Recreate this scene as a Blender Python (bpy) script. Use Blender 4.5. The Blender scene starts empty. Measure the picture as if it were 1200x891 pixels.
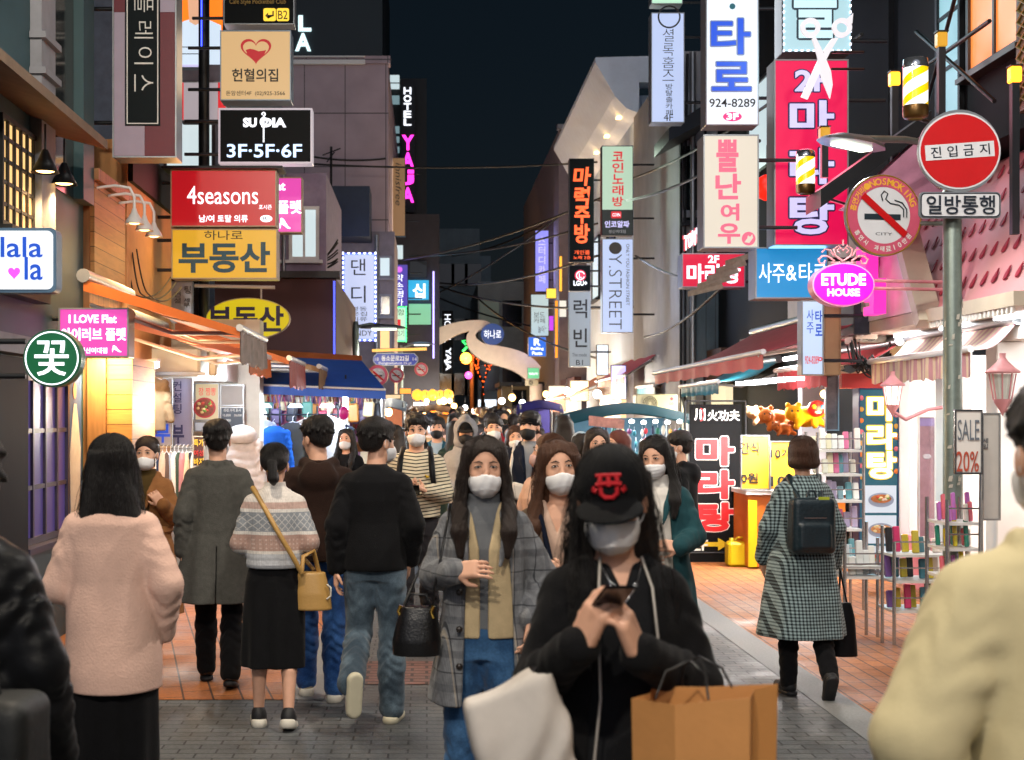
import bpy, bmesh, math, random
import numpy as np
from mathutils import Vector, Matrix, Euler
S = bpy.context.scene
COL = S.collection
R = math.radians
F, CX, HZ, CAMZ = 1667.0, 500.0, 490.0, 1.75
# ---------------- camera
cd = bpy.data.cameras.new('camera'); cam = bpy.data.objects.new('camera', cd); COL.objects.link(cam)
cam.location = (0, 0, CAMZ); cam.rotation_euler = (R(90), 0, 0)
cd.sensor_width = 36; cd.lens = 50.0; cd.shift_x = 0.0833; cd.shift_y = 0.0371
cd.clip_start = .05; cd.clip_end = 600
cd.dof.use_dof = True; cd.dof.focus_distance = 10.5; cd.dof.aperture_fstop = 4.5
S.camera = cam
# ---------------- sky: night
wd = bpy.data.worlds.new('World'); S.world = wd; wd.use_nodes = True
wn = wd.node_tree.nodes; bg = wn['Background']
sky = wn.new('ShaderNodeTexSky'); sky.sky_type = 'NISHITA'; sky.sun_disc = False
sky.sun_elevation = R(-4.5); sky.sun_rotation = R(40); sky.air_density = 1.0
mx = wn.new('ShaderNodeMix'); mx.data_type = 'RGBA'; mx.blend_type = 'ADD'; mx.inputs[0].default_value = 1
mx.inputs[7].default_value = (.0330, .085, .140, 1)
wd.node_tree.links.new(sky.outputs[0], mx.inputs[6]); wd.node_tree.links.new(mx.outputs[2], bg.inputs[0])
bg.inputs[1].default_value = .055
sl_ = bpy.data.lights.new('night_fill_sun', 'SUN'); sl_.energy = .5; sl_.angle = R(60); sl_.color = (.86, .88, 1); so = bpy.data.objects.new('night_fill_sun', sl_); COL.objects.link(so); so.rotation_euler = (R(66), 0, R(-12))  # broad dim fill added to lift facades and people; no sun at night
# ---------------- view and render
S.view_settings.view_transform = 'Standard'; S.view_settings.look = 'None'
S.view_settings.exposure = 0.18; S.view_settings.gamma = 1; S.view_settings.use_curve_mapping = False
S.render.engine = 'CYCLES'
cy = S.cycles
cy.use_denoising = True
try: cy.denoiser = 'OPENIMAGEDENOISE'
except Exception: pass
cy.max_bounces = 5; cy.diffuse_bounces = 3; cy.glossy_bounces = 3; cy.transmission_bounces = 4; cy.transparent_max_bounces = 6
cy.sample_clamp_indirect = 3; cy.sample_clamp_direct = 0; cy.caustics_reflective = False; cy.caustics_refractive = False
cy.use_light_tree = True
cy.use_adaptive_sampling = True; cy.adaptive_threshold = 0.02

def P(px, py, Y):
 return Vector(((px - CX) / F * Y, Y, CAMZ + (HZ - py) / F * Y))
def GX(px, Y): return (px - CX) / F * Y
def GZ(py, Y): return CAMZ + (HZ - py) / F * Y

# ---------------- materials
MATS = {}
def srgb(h):
 if isinstance(h, str):
  h = h.lstrip('#'); c = [int(h[i:i + 2], 16) / 255 for i in (0, 2, 4)]
  return tuple((x / 12.92 if x <= .04045 else ((x + .055) / 1.055) ** 2.4) for x in c)
 return tuple(h[:3])
def newmat(name):
 m = bpy.data.materials.new(name); m.use_nodes = True
 return m, m.node_tree.nodes, m.node_tree.links, m.node_tree.nodes['Principled BSDF']
def M(name, col=(.5, .5, .5), rough=.6, metal=0, emit=0, var=.18, vs=6, bump=0, bs=80, coat=0, sheen=0, alpha=1, trans=0, spec=.5, stretch=None, ecol=None):
 if name in MATS: return MATS[name]
 col = srgb(col)
 m, N, L, b = newmat(name)
 b.inputs['Roughness'].default_value = rough; b.inputs['Metallic'].default_value = metal
 b.inputs['Base Color'].default_value = (*col, 1)
 b.inputs['Specular IOR Level'].default_value = spec
 if coat: b.inputs['Coat Weight'].default_value = coat
 if sheen: b.inputs['Sheen Weight'].default_value = sheen; b.inputs['Sheen Roughness'].default_value = .5
 if alpha < 1: b.inputs['Alpha'].default_value = alpha
 if trans: b.inputs['Transmission Weight'].default_value = trans
 if emit:
  ec = srgb(ecol) if ecol else col
  b.inputs['Emission Color'].default_value = (*ec, 1); b.inputs['Emission Strength'].default_value = emit
 if var or bump:
  tc = N.new('ShaderNodeTexCoord'); src = tc.outputs['Object']
  if stretch:
   mp = N.new('ShaderNodeMapping'); mp.inputs['Scale'].default_value = stretch; L.new(src, mp.inputs[0]); src = mp.outputs[0]
 if var:
  n = N.new('ShaderNodeTexNoise'); n.inputs['Scale'].default_value = vs; n.inputs['Detail'].default_value = 5; n.inputs['Roughness'].default_value = .62
  L.new(src, n.inputs['Vector'])
  mr = N.new('ShaderNodeMapRange'); mr.inputs[1].default_value = .25; mr.inputs[2].default_value = .75
  mr.inputs[3].default_value = 1 - var; mr.inputs[4].default_value = 1 + var
  L.new(n.outputs[0], mr.inputs[0])
  vm = N.new('ShaderNodeVectorMath'); vm.operation = 'SCALE'; vm.inputs[0].default_value = col
  L.new(mr.outputs[0], vm.inputs['Scale']); L.new(vm.outputs[0], b.inputs['Base Color'])
 if bump:
  n2 = N.new('ShaderNodeTexNoise'); n2.inputs['Scale'].default_value = bs; n2.inputs['Detail'].default_value = 3
  L.new(src, n2.inputs['Vector'])
  bp = N.new('ShaderNodeBump'); bp.inputs['Strength'].default_value = bump; bp.inputs['Distance'].default_value = .01
  L.new(n2.outputs[0], bp.inputs['Height']); L.new(bp.outputs[0], b.inputs['Normal'])
 MATS[name] = m
 return m
def glow(name, col, strength=1.0, base=None):
 """backlit sign face / lamp: gives off light"""
 if name in MATS: return MATS[name]
 c = srgb(col)
 m, N, L, b = newmat(name)
 b.inputs['Base Color'].default_value = (*(srgb(base) if base else [x * .35 for x in c]), 1)
 b.inputs['Roughness'].default_value = .35
 b.inputs['Emission Color'].default_value = (*c, 1); b.inputs['Emission Strength'].default_value = strength
 MATS[name] = m
 return m
def math_node(N, L, op, a, b=None, c=None):
 n = N.new('ShaderNodeMath'); n.operation = op
 for i, v in enumerate((a, b, c)):
  if v is None: continue
  if isinstance(v, (int, float)): n.inputs[i].default_value = v
  else: L.new(v, n.inputs[i])
 return n.outputs[0]
def mixc(N, L, fac, a, b):
 n = N.new('ShaderNodeMix'); n.data_type = 'RGBA'
 if isinstance(fac, (int, float)): n.inputs[0].default_value = fac
 else: L.new(fac, n.inputs[0])
 for i, v in ((6, a), (7, b)):
  if isinstance(v, tuple): n.inputs[i].default_value = (*v[:3], 1)
  else: L.new(v, n.inputs[i])
 return n.outputs[2]
def fabric_base(name, rough=.85):
 m, N, L, b = newmat(name)
 b.inputs['Roughness'].default_value = rough; b.inputs['Specular IOR Level'].default_value = .2
 b.inputs['Sheen Weight'].default_value = .15
 tc = N.new('ShaderNodeTexCoord'); sp = N.new('ShaderNodeSeparateXYZ'); L.new(tc.outputs['Object'], sp.inputs[0])
 n2 = N.new('ShaderNodeTexNoise'); n2.inputs['Scale'].default_value = 240; n2.inputs['Detail'].default_value = 2
 L.new(tc.outputs['Object'], n2.inputs['Vector'])
 bp = N.new('ShaderNodeBump'); bp.inputs['Strength'].default_value = .35; bp.inputs['Distance'].default_value = .004
 L.new(n2.outputs[0], bp.inputs['Height']); L.new(bp.outputs[0], b.inputs['Normal'])
 return m, N, L, b, tc, sp
def stripes(N, L, coord, period, width, phase=0.0):
 """1 inside the line"""
 f = math_node(N, L, 'FRACT', math_node(N, L, 'ADD', math_node(N, L, 'DIVIDE', coord, period), 100.0 + phase))
 return math_node(N, L, 'LESS_THAN', f, width)
def noisy(N, L, tc, out, amt=.15, scale=30):
 n = N.new('ShaderNodeTexNoise'); n.inputs['Scale'].default_value = scale; n.inputs['Detail'].default_value = 4
 L.new(tc.outputs['Object'], n.inputs['Vector'])
 mr = N.new('ShaderNodeMapRange'); mr.inputs[1].default_value = .3; mr.inputs[2].default_value = .7
 mr.inputs[3].default_value = 1 - amt; mr.inputs[4].default_value = 1 + amt; L.new(n.outputs[0], mr.inputs[0])
 vm = N.new('ShaderNodeVectorMath'); vm.operation = 'SCALE'; L.new(out, vm.inputs[0]); L.new(mr.outputs[0], vm.inputs['Scale'])
 return vm.outputs[0]

# ---------------- things
def empty(name, loc, label=None, cat=None, group=None, rz=0, kind=None):
 o = bpy.data.objects.new(name, None); COL.objects.link(o); o.location = loc; o.rotation_euler = (0, 0, rz)
 o.empty_display_size = .1
 return tag(o, label, cat, group, kind)
def tag(o, label=None, cat=None, group=None, kind=None):
 if label: o['label'] = label
 if cat: o['category'] = cat
 if group: o['group'] = group
 if kind: o['kind'] = kind
 return o
def copy_tree(o, parent=None):
 c = o.copy(); COL.objects.link(c)
 if parent is not None: c.parent = parent
 for ch in list(o.children): copy_tree(ch, c)
 return c

# ---------------- mesh builder
TXT = {}
def text_geo(body, off=0.0, shear=0.0, space=1.0):
 if not body.isascii(): off = min(off, .03)
 key = (body, off, shear, space)
 if key in TXT: return TXT[key]
 c = bpy.data.curves.new('lettering_curve', 'FONT'); c.body = body; c.offset = off; c.shear = shear; c.resolution_u = 3
 c.space_character = space
 o = bpy.data.objects.new('lettering_curve', c); COL.objects.link(o)
 dg = bpy.context.evaluated_depsgraph_get()
 m = bpy.data.meshes.new_from_object(o.evaluated_get(dg))
 v = np.array([tuple(p.co)[:2] for p in m.vertices]) if len(m.vertices) else np.zeros((0, 2))
 f = [tuple(p.vertices) for p in m.polygons]
 bpy.data.objects.remove(o); bpy.data.curves.remove(c); bpy.data.meshes.remove(m)
 TXT[key] = (v, f)
 return v, f
class MB:
 def __init__(s): s.v, s.f, s.m, s.mats, s.sm = [], [], [], [], []
 def mi(s, mat):
  if mat not in s.mats: s.mats.append(mat)
  return s.mats.index(mat)
 def add(s, vs, fs, mat, smooth=False):
  n = len(s.v); k = s.mi(mat)
  s.v.extend([tuple(v) for v in vs])
  for f in fs: s.f.append(tuple(n + i for i in f)); s.m.append(k); s.sm.append(smooth)
  return s
 def box(s, lo, hi, mat, bev=0.0):
  lo, hi = [min(a, b) for a, b in zip(lo, hi)], [max(a, b) for a, b in zip(lo, hi)]
  return s.obox([(a + b) / 2 for a, b in zip(lo, hi)], [(b - a) / 2 for a, b in zip(lo, hi)], None, mat, bev)
 def obox(s, c, h, rot, mat, bev=0.0):
  c = Vector(c); Rm = rot.to_matrix() if isinstance(rot, Euler) else (rot or Matrix.Identity(3))
  vs, fs = [], []
  if bev <= 0:
   for sx in (-1, 1):
    for sy in (-1, 1):
     for sz in (-1, 1): vs.append(c + Rm @ Vector((sx * h[0], sy * h[1], sz * h[2])))
   fs = [(0, 1, 3, 2), (4, 6, 7, 5), (0, 4, 5, 1), (2, 3, 7, 6), (0, 2, 6, 4), (1, 5, 7, 3)]
  else:
   b = min(bev, min(h) * .95); ix = {}
   for sx in (-1, 1):
    for sy in (-1, 1):
     for sz in (-1, 1):
      for a in range(3):
       q = [sx * (h[0] - b), sy * (h[1] - b), sz * (h[2] - b)]; q[a] = (sx, sy, sz)[a] * h[a]
       ix[sx, sy, sz, a] = len(vs); vs.append(c + Rm @ Vector(q))
   for a in range(3):
    u, w = [(1, 2), (2, 0), (0, 1)][a]
    for sg in (-1, 1):
     def k(su, sw, ax):
      t = [0, 0, 0]; t[a] = sg; t[u] = su; t[w] = sw; return ix[t[0], t[1], t[2], ax]
     q = [k(-1, -1, a), k(1, -1, a), k(1, 1, a), k(-1, 1, a)]
     fs.append(tuple(q if sg > 0 else q[::-1]))
   for a in range(3):
    u, w = [(1, 2), (2, 0), (0, 1)][a]
    for su in (-1, 1):
     for sw in (-1, 1):
      def k2(sa, ax):
       t = [0, 0, 0]; t[a] = sa; t[u] = su; t[w] = sw; return ix[t[0], t[1], t[2], ax]
      q = [k2(-1, u), k2(1, u), k2(1, w), k2(-1, w)]
      fs.append(tuple(q if su * sw < 0 else q[::-1]))
   for sx in (-1, 1):
    for sy in (-1, 1):
     for sz in (-1, 1):
      q = [ix[sx, sy, sz, 0], ix[sx, sy, sz, 1], ix[sx, sy, sz, 2]]
      fs.append(tuple(q if sx * sy * sz > 0 else q[::-1]))
  return s.add(vs, fs, mat)
 def quad(s, a, b, c, d, mat): return s.add([a, b, c, d], [(0, 1, 2, 3)], mat)
 def slab(s, pts, nrm, t, mat):
  """polygon pts (3D) thickened by t along nrm"""
  n = len(pts); nrm = Vector(nrm).normalized() * t
  vs = [Vector(p) for p in pts] + [Vector(p) + nrm for p in pts]
  fs = [tuple(range(n))[::-1], tuple(range(n, 2 * n))] + [(i, (i + 1) % n, n + (i + 1) % n, n + i) for i in range(n)]
  return s.add(vs, fs, mat)
 def tube(s, pts, r, mat, n=8, cap=True):
  pts = [Vector(p) for p in pts]; rs = r if isinstance(r, (list, tuple)) else [r] * len(pts)
  vs, fs = [], []; up = None
  for i, p in enumerate(pts):
   d = (pts[min(i + 1, len(pts) - 1)] - pts[max(i - 1, 0)]).normalized()
   if up is None: up = Vector((0, 0, 1)) if abs(d.z) < .9 else Vector((1, 0, 0))
   a = d.cross(up).normalized(); up = a.cross(d).normalized()
   for k in range(n):
    t = 2 * math.pi * k / n; vs.append(p + (a * math.cos(t) + up * math.sin(t)) * rs[i])
  for i in range(len(pts) - 1):
   for k in range(n): fs.append((i * n + k, i * n + (k + 1) % n, (i + 1) * n + (k + 1) % n, (i + 1) * n + k))
  s.add(vs, fs, mat, True)
  if cap and n > 2: s.add(vs[:n], [tuple(range(n))[::-1]], mat); s.add(vs[-n:], [tuple(range(n))], mat)
  return s
 def lathe(s, prof, c, mat, n=20, ax='z', smooth=True):
  c = Vector(c); vs, fs = [], []
  for (r, h) in prof:
   for k in range(n):
    t = 2 * math.pi * k / n; a, b = r * math.cos(t), r * math.sin(t)
    vs.append(c + Vector({'z': (a, b, h), 'y': (a, h, b), 'x': (h, a, b)}[ax]))
  for i in range(len(prof) - 1):
   for k in range(n):
    q = (i * n + k, i * n + (k + 1) % n, (i + 1) * n + (k + 1) % n, (i + 1) * n + k)
    fs.append(q if ax != 'y' else q[::-1])
  return s.add(vs, fs, mat, smooth)
 def ball(s, c, r, mat, nu=12, nv=8, rot=None):
  rr = r if isinstance(r, (tuple, list)) else (r, r, r); Rm = rot or Matrix.Identity(3); c = Vector(c); vs, fs = [], []
  for i in range(nv + 1):
   a = math.pi * i / nv
   for k in range(nu):
    t = 2 * math.pi * k / nu
    vs.append(c + Rm @ Vector((rr[0] * math.sin(a) * math.cos(t), rr[1] * math.sin(a) * math.sin(t), rr[2] * math.cos(a))))
  for i in range(nv):
   for k in range(nu): fs.append((i * nu + k, (i + 1) * nu + k, (i + 1) * nu + (k + 1) % nu, i * nu + (k + 1) % nu))
  return s.add(vs, fs, mat, True)
 def fit(s, v, f, cx, cz, w, h, y, mat, th=.006, rot=0, keep=True, tilt=0.0):
  """2D geometry -> upright plate facing -Y, fitted into w x h (metres) round (cx, cz)"""
  if not len(v): return s
  v = np.array(v, float)
  if rot:
   a = R(rot); v = v @ np.array([[math.cos(a), math.sin(a)], [-math.sin(a), math.cos(a)]])
  lo, hi = v.min(0), v.max(0); e = np.maximum(hi - lo, 1e-6)
  sx = w / e[0] if w else None; sz = h / e[1] if h else None
  sx = sx or sz; sz = sz or sx
  q = (v - (lo + hi) / 2) * (sx, sz)
  if tilt:
   a = R(tilt); q = q @ np.array([[math.cos(a), math.sin(a)], [-math.sin(a), math.cos(a)]])
  n = len(q)
  vs = [(cx + p[0], y - th, cz + p[1]) for p in q] + [(cx + p[0], y, cz + p[1]) for p in q]
  fs = [tuple(g) for g in f]
  ed = {}
  for g in f:
   for i in range(len(g)):
    a, b = g[i], g[(i + 1) % len(g)]
    if (b, a) in ed: del ed[(b, a)]
    else: ed[(a, b)] = 1
  fs += [(b, a, a + n, b + n) for a, b in ed]
  return s.add(vs, fs, mat)
 def text(s, body, cx, cz, w, h, y, mat, off=0.0, rot=0, th=.006, shear=0.0, vert=False, space=1.0, tilt=0.0):
  if vert:
   n = len(body); ch = h / n
   for i, c in enumerate(body):
    if c == ' ': continue
    v, f = text_geo(c, off, shear)
    s.fit(v, f, cx, cz + h / 2 - ch * (i + .5), w, ch * .86, y, mat, th, rot)
   return s
  v, f = text_geo(body, off, shear, space)
  return s.fit(v, f, cx, cz, w, h, y, mat, th, rot, tilt=tilt)
 def build(s, name, parent=None, org=None, smooth=None):
  me = bpy.data.meshes.new(name)
  o = Vector(org) if org is not None else (parent.location.copy() if parent is not None and parent.type == 'EMPTY' and parent.parent is None else Vector((0, 0, 0)))
  if parent is not None and org is None and parent.type == 'MESH':
   q = parent
   while q.parent: q = q.parent
   o = q.location.copy()
  me.from_pydata([tuple(Vector(v) - o) for v in s.v], [], s.f)
  for m in s.mats: me.materials.append(m)
  me.polygons.foreach_set('material_index', s.m)
  me.polygons.foreach_set('use_smooth', s.sm if smooth is None else [smooth] * len(s.f))
  me.update()
  ob = bpy.data.objects.new(name, me); COL.objects.link(ob)
  if parent is not None: ob.parent = parent
  elif org is not None: ob.location = o
  return ob
 def thing(s, name, label, cat, group=None, org=None, kind=None):
  """a thing that is one mesh, origin at its base"""
  if org is None:
   a = np.array([tuple(v) for v in s.v]); org = ((a[:, 0].min() + a[:, 0].max()) / 2, (a[:, 1].min() + a[:, 1].max()) / 2, a[:, 2].min())
  return tag(s.build(name, None, org), label, cat, group, kind)
def disc_poly(rx, rz, n=40):
 v = [(rx * math.cos(2 * math.pi * i / n), rz * math.sin(2 * math.pi * i / n)) for i in range(n)]
 return v, [tuple(range(n))]
def ring_poly(r0, r1, a0=0, a1=360, n=48, sx=1.0):
 v, f = [], []
 for i in range(n + 1):
  a = R(a0 + (a1 - a0) * i / n)
  v += [(r0 * math.cos(a) * sx, r0 * math.sin(a)), (r1 * math.cos(a) * sx, r1 * math.sin(a))]
 for i in range(n): f.append((2 * i, 2 * i + 1, 2 * i + 3, 2 * i + 2))
 return v, f
def rrect_poly(w, h, r, n=6):
 v = []
 for cx, cz, a0 in ((w / 2 - r, h / 2 - r, 0), (-w / 2 + r, h / 2 - r, 90), (-w / 2 + r, -h / 2 + r, 180), (w / 2 - r, -h / 2 + r, 270)):
  for i in range(n + 1):
   a = R(a0 + 90 * i / n); v.append((cx + r * math.cos(a), cz + r * math.sin(a)))
 return v, [tuple(range(len(v)))]
def heart_poly(n=40):
 v = []
 for i in range(n):
  t = 2 * math.pi * i / n
  v.append((16 * math.sin(t) ** 3, 13 * math.cos(t) - 5 * math.cos(2 * t) - 2 * math.cos(3 * t) - math.cos(4 * t)))
 return v[::-1], [tuple(range(n))]
# ---------------- lamps' light (some sit in a built lamp, others are added alone)
def light(kind, loc, energy, col=(1, 1, 1), size=.3, rot=(0, 0, 0), spot=None, sizey=None):
 l = bpy.data.lights.new('lamp_light', kind); l.energy = energy; l.color = col
 if kind == 'AREA':
  l.size = size
  if sizey: l.shape = 'RECTANGLE'; l.size_y = sizey
 else: l.shadow_soft_size = size
 if spot: l.spot_size = R(spot); l.spot_blend = .6
 o = bpy.data.objects.new('lamp_light', l); COL.objects.link(o); o.location = loc; o.rotation_euler = rot; o['kind'] = 'helper'
 return o
WARM, NEUT, COOL = (1, .62, .28), (1, .86, .68), (.82, .92, 1)
# ---------------- paving
def brick_mat(name, c1, c2, mort, sc, w, h, off=.5, rot=0, rough=.75, stain=.35, msz=.012, bumps=.5):
 m, N, L, b = newmat(name); tc = N.new('ShaderNodeTexCoord'); mp = N.new('ShaderNodeMapping'); mp.inputs['Rotation'].default_value = (0, 0, R(rot)); L.new(tc.outputs['Object'], mp.inputs[0])
 br = N.new('ShaderNodeTexBrick'); br.inputs['Scale'].default_value = sc; br.inputs['Brick Width'].default_value = w; br.inputs['Row Height'].default_value = h; br.inputs['Mortar Size'].default_value = msz; br.inputs['Mortar Smooth'].default_value = .2; br.offset = off
 br.inputs['Color1'].default_value = (*srgb(c1), 1); br.inputs['Color2'].default_value = (*srgb(c2), 1); br.inputs['Mortar'].default_value = (*srgb(mort), 1); br.inputs['Bias'].default_value = -.1
 L.new(mp.outputs[0], br.inputs[0])
 n = N.new('ShaderNodeTexNoise'); n.inputs['Scale'].default_value = 1.1; n.inputs['Detail'].default_value = 6; n.inputs['Roughness'].default_value = .65; L.new(tc.outputs['Object'], n.inputs[0])
 mr = N.new('ShaderNodeMapRange'); mr.inputs[1].default_value = .3; mr.inputs[2].default_value = .7; mr.inputs[3].default_value = 1 - stain; mr.inputs[4].default_value = 1 + stain * .6; L.new(n.outputs[0], mr.inputs[0])
 n3 = N.new('ShaderNodeTexNoise'); n3.inputs['Scale'].default_value = 38; n3.inputs['Detail'].default_value = 4; L.new(tc.outputs['Object'], n3.inputs[0])
 mr3 = N.new('ShaderNodeMapRange'); mr3.inputs[1].default_value = .3; mr3.inputs[2].default_value = .7; mr3.inputs[3].default_value = .78; mr3.inputs[4].default_value = 1.18; L.new(n3.outputs[0], mr3.inputs[0])
 vm = N.new('ShaderNodeVectorMath'); vm.operation = 'SCALE'; L.new(br.outputs[0], vm.inputs[0]); L.new(math_node(N, L, 'MULTIPLY', mr.outputs[0], mr3.outputs[0]), vm.inputs['Scale']); L.new(vm.outputs[0], b.inputs['Base Color'])
 vo = N.new('ShaderNodeTexVoronoi'); vo.inputs['Scale'].default_value = 3.3; L.new(tc.outputs['Object'], vo.inputs[0]); sp_ = math_node(N, L, 'GREATER_THAN', vo.outputs['Distance'], .055 if stain else 0)
 k2 = N.new('ShaderNodeVectorMath'); k2.operation = 'SCALE'; L.new(vm.outputs[0], k2.inputs[0]); L.new(math_node(N, L, 'ADD', math_node(N, L, 'MULTIPLY', sp_, .45), .55), k2.inputs['Scale']); L.new(k2.outputs[0], b.inputs['Base Color'])
 rr = N.new('ShaderNodeMapRange'); rr.inputs[1].default_value = .35; rr.inputs[2].default_value = .65; rr.inputs[3].default_value = rough - .28; rr.inputs[4].default_value = rough + .1; L.new(n.outputs[0], rr.inputs[0]); L.new(rr.outputs[0], b.inputs['Roughness'])
 bp = N.new('ShaderNodeBump'); bp.inputs['Strength'].default_value = bumps; bp.inputs['Distance'].default_value = .012
 hh = math_node(N, L, 'ADD', math_node(N, L, 'MULTIPLY', br.outputs['Fac'], -1.0), math_node(N, L, 'MULTIPLY', n3.outputs[0], .5)); L.new(hh, bp.inputs['Height']); L.new(bp.outputs[0], b.inputs['Normal'])
 return m
asph = M('asphalt', '#3c3d40', .85, var=.2, bump=.3)
pavG = brick_mat('grey_block_paving', '#5e6061', '#525456', '#303133', 1, .2, .1, rot=0, stain=.55, msz=.006)
pavO = brick_mat('orange_block_paving', '#a3622f', '#8f532a', '#4a2e1e', 1, .36, .18, rot=78, stain=.3, msz=.007)
pavO2 = brick_mat('orange_clay_paving', '#a1622f', '#8c5229', '#402a1a', 1, .24, .12, rot=90, stain=.3, msz=.006)
pavR = brick_mat('red_block_paving', '#80594f', '#70524a', '#3f302c', 1, .2, .1, stain=.3)
granite = M('granite_kerb', '#77797a', .7, var=.25, vs=60, bump=.2)
def sheet(name, x0, x1, y0, y1, z, mat):
 return MB().quad((x0, y0, z), (x1, y0, z), (x1, y1, z), (x0, y1, z), mat).thing(name, None, None, None, (0, 0, z), 'structure')
sheet('ground', -300, 300, -60, 500, 0, asph)
MB().add([(-7, -8, .004), (2.38, -8, .004), (2.38, 18, .004), (-7, 18, .004), (2.38, 80, .75), (-7, 80, .75)], [(0, 1, 2, 3), (3, 2, 4, 5)], pavG).thing('street_paving', None, None, None, (0, 0, .004), 'structure')
sheet('kerb_strip', 2.38, 2.62, -8, 60, .008, granite)
sheet('sidewalk_paving', 2.62, 9, -8, 60, .008, pavO2)
sheet('shopfront_paving', -7, -.86, 8.8, 40, .008, pavO)
sheet('kerb_strip_opposite', -.86, -.64, 8.8, 40, .008, granite)
sheet('red_paving_band', -.64, 1.2, 9.3, 10.2, .008, pavR)
# ---------------- setting materials
tealW = M('teal_cladding', '#1d4047', .5, var=.25, vs=1.2, bump=.1, bs=4); greyP = M('grey_pilaster', '#7e8088', .7, var=.15); darkG = M('dark_glass', '#10161a', .12, var=.2, vs=2); concG = M('grey_render', '#85878c', .8, var=.18, vs=1.5, bump=.2, bs=30)
darkM = M('dark_metal', '#1b1d21', .45, .6, var=.2); greyM = M('grey_metal', '#8d9196', .4, .8, var=.15); whiteM = M('white_painted_metal', '#cfd0d0', .4, var=.06); woodW = None
brownW = M('brown_panelling', '#4a2b1a', .6, var=.3, vs=3, stretch=(6, 6, 1)); maroon = M('maroon_render', '#3c1a18', .75, var=.2, vs=2, bump=.15); tileG = M('pale_tile_cladding', '#a3939a', .6, var=.08, vs=2)
wallB = M('blue_grey_brick', '#5a6a78', .75, var=.25, vs=5, bump=.3, bs=25); peach = M('peach_render', '#b98a5a', .8, var=.15, vs=3); plaster = M('white_render', '#a6b8d2', .75, var=.08, vs=2, bump=.08); darkB = M('dark_facade', '#0d1014', .7, var=.3, vs=2, spec=.12); farB = M('far_facade', '#5a666c', .85, var=.25, vs=1); farC = M('far_concrete', '#8a9498', .85, var=.25, vs=1)
winE = glow('lit_window', '#cfe2e6', .8); winW = glow('warm_window', '#ffcf86', 1.0); lampW = glow('white_lamp', '#f4f8ff', 9); lampY = glow('warm_lamp', '#ffc979', 8); lampO = glow('amber_lamp', '#ff9a20', 4); ledB = glow('blue_led', '#3a4dff', 4); ledW = glow('white_led', '#dfe8ff', 5); ledG = glow('green_led', '#4dff8a', 2.5)
def planks(name, c, horizontal=True, w=.13):
 m, N, L, b = newmat(name); tc = N.new('ShaderNodeTexCoord'); sp = N.new('ShaderNodeSeparateXYZ'); L.new(tc.outputs['Object'], sp.inputs[0]); z = sp.outputs[2] if horizontal else math_node(N, L, 'ADD', sp.outputs[0], sp.outputs[1])
 line = stripes(N, L, z, w, .06)
 n = N.new('ShaderNodeTexNoise'); mp = N.new('ShaderNodeMapping'); mp.inputs['Scale'].default_value = (3, 3, 30) if horizontal else (30, 30, 3); L.new(tc.outputs['Object'], mp.inputs[0]); L.new(mp.outputs[0], n.inputs[0]); n.inputs['Scale'].default_value = 1.5; n.inputs['Detail'].default_value = 5
 fl = math_node(N, L, 'FLOOR', math_node(N, L, 'DIVIDE', z, w)); wn_ = N.new('ShaderNodeTexWhiteNoise'); wn_.noise_dimensions = '1D'; L.new(fl, wn_.inputs['W'])
 k = math_node(N, L, 'ADD', math_node(N, L, 'MULTIPLY', n.outputs[0], .8), math_node(N, L, 'MULTIPLY', wn_.outputs[0], .4))
 vm = N.new('ShaderNodeVectorMath'); vm.operation = 'SCALE'; vm.inputs[0].default_value = srgb(c); L.new(math_node(N, L, 'ADD', k, .4), vm.inputs['Scale'])
 c2 = mixc(N, L, line, vm.outputs[0], tuple(x * .25 for x in srgb(c))); L.new(c2, b.inputs['Base Color']); b.inputs['Roughness'].default_value = .6
 bp = N.new('ShaderNodeBump'); bp.inputs['Strength'].default_value = .6; bp.inputs['Distance'].default_value = .01; L.new(math_node(N, L, 'SUBTRACT', 1.0, line), bp.inputs['Height']); L.new(bp.outputs[0], b.inputs['Normal'])
 return m
woodH = planks('wood_planks', '#a5763f'); woodV = planks('wood_boards', '#8a6038', False, .2); clad = planks('vertical_cladding', '#41515b', False, .16)
def grid_mat(name, c, line, pw, ph, wid=.012):
 m, N, L, b = newmat(name); tc = N.new('ShaderNodeTexCoord'); sp = N.new('ShaderNodeSeparateXYZ'); L.new(tc.outputs['Object'], sp.inputs[0])
 g = math_node(N, L, 'MAXIMUM', stripes(N, L, math_node(N, L, 'ADD', sp.outputs[0], sp.outputs[1]), pw, wid), stripes(N, L, sp.outputs[2], ph, wid))
 c2 = mixc(N, L, g, srgb(c), srgb(line)); L.new(noisy(N, L, tc, c2, .12, 1.5), b.inputs['Base Color']); b.inputs['Roughness'].default_value = .55
 return m
tileP = grid_mat('panel_cladding', '#9d8c95', '#4a4248', 1.03, 1.35, .022)
def face(fc, pos):
 return {'-y': lambda u, v, d=0: (u, pos - d, v), '+x': lambda u, v, d=0: (pos + d, u, v), '-x': lambda u, v, d=0: (pos - d, u, v)}[fc]
def fbox(mb, f, u0, u1, v0, v1, d0, d1, mat): mb.box(f(u0, v0, d0), f(u1, v1, d1), mat)
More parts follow.
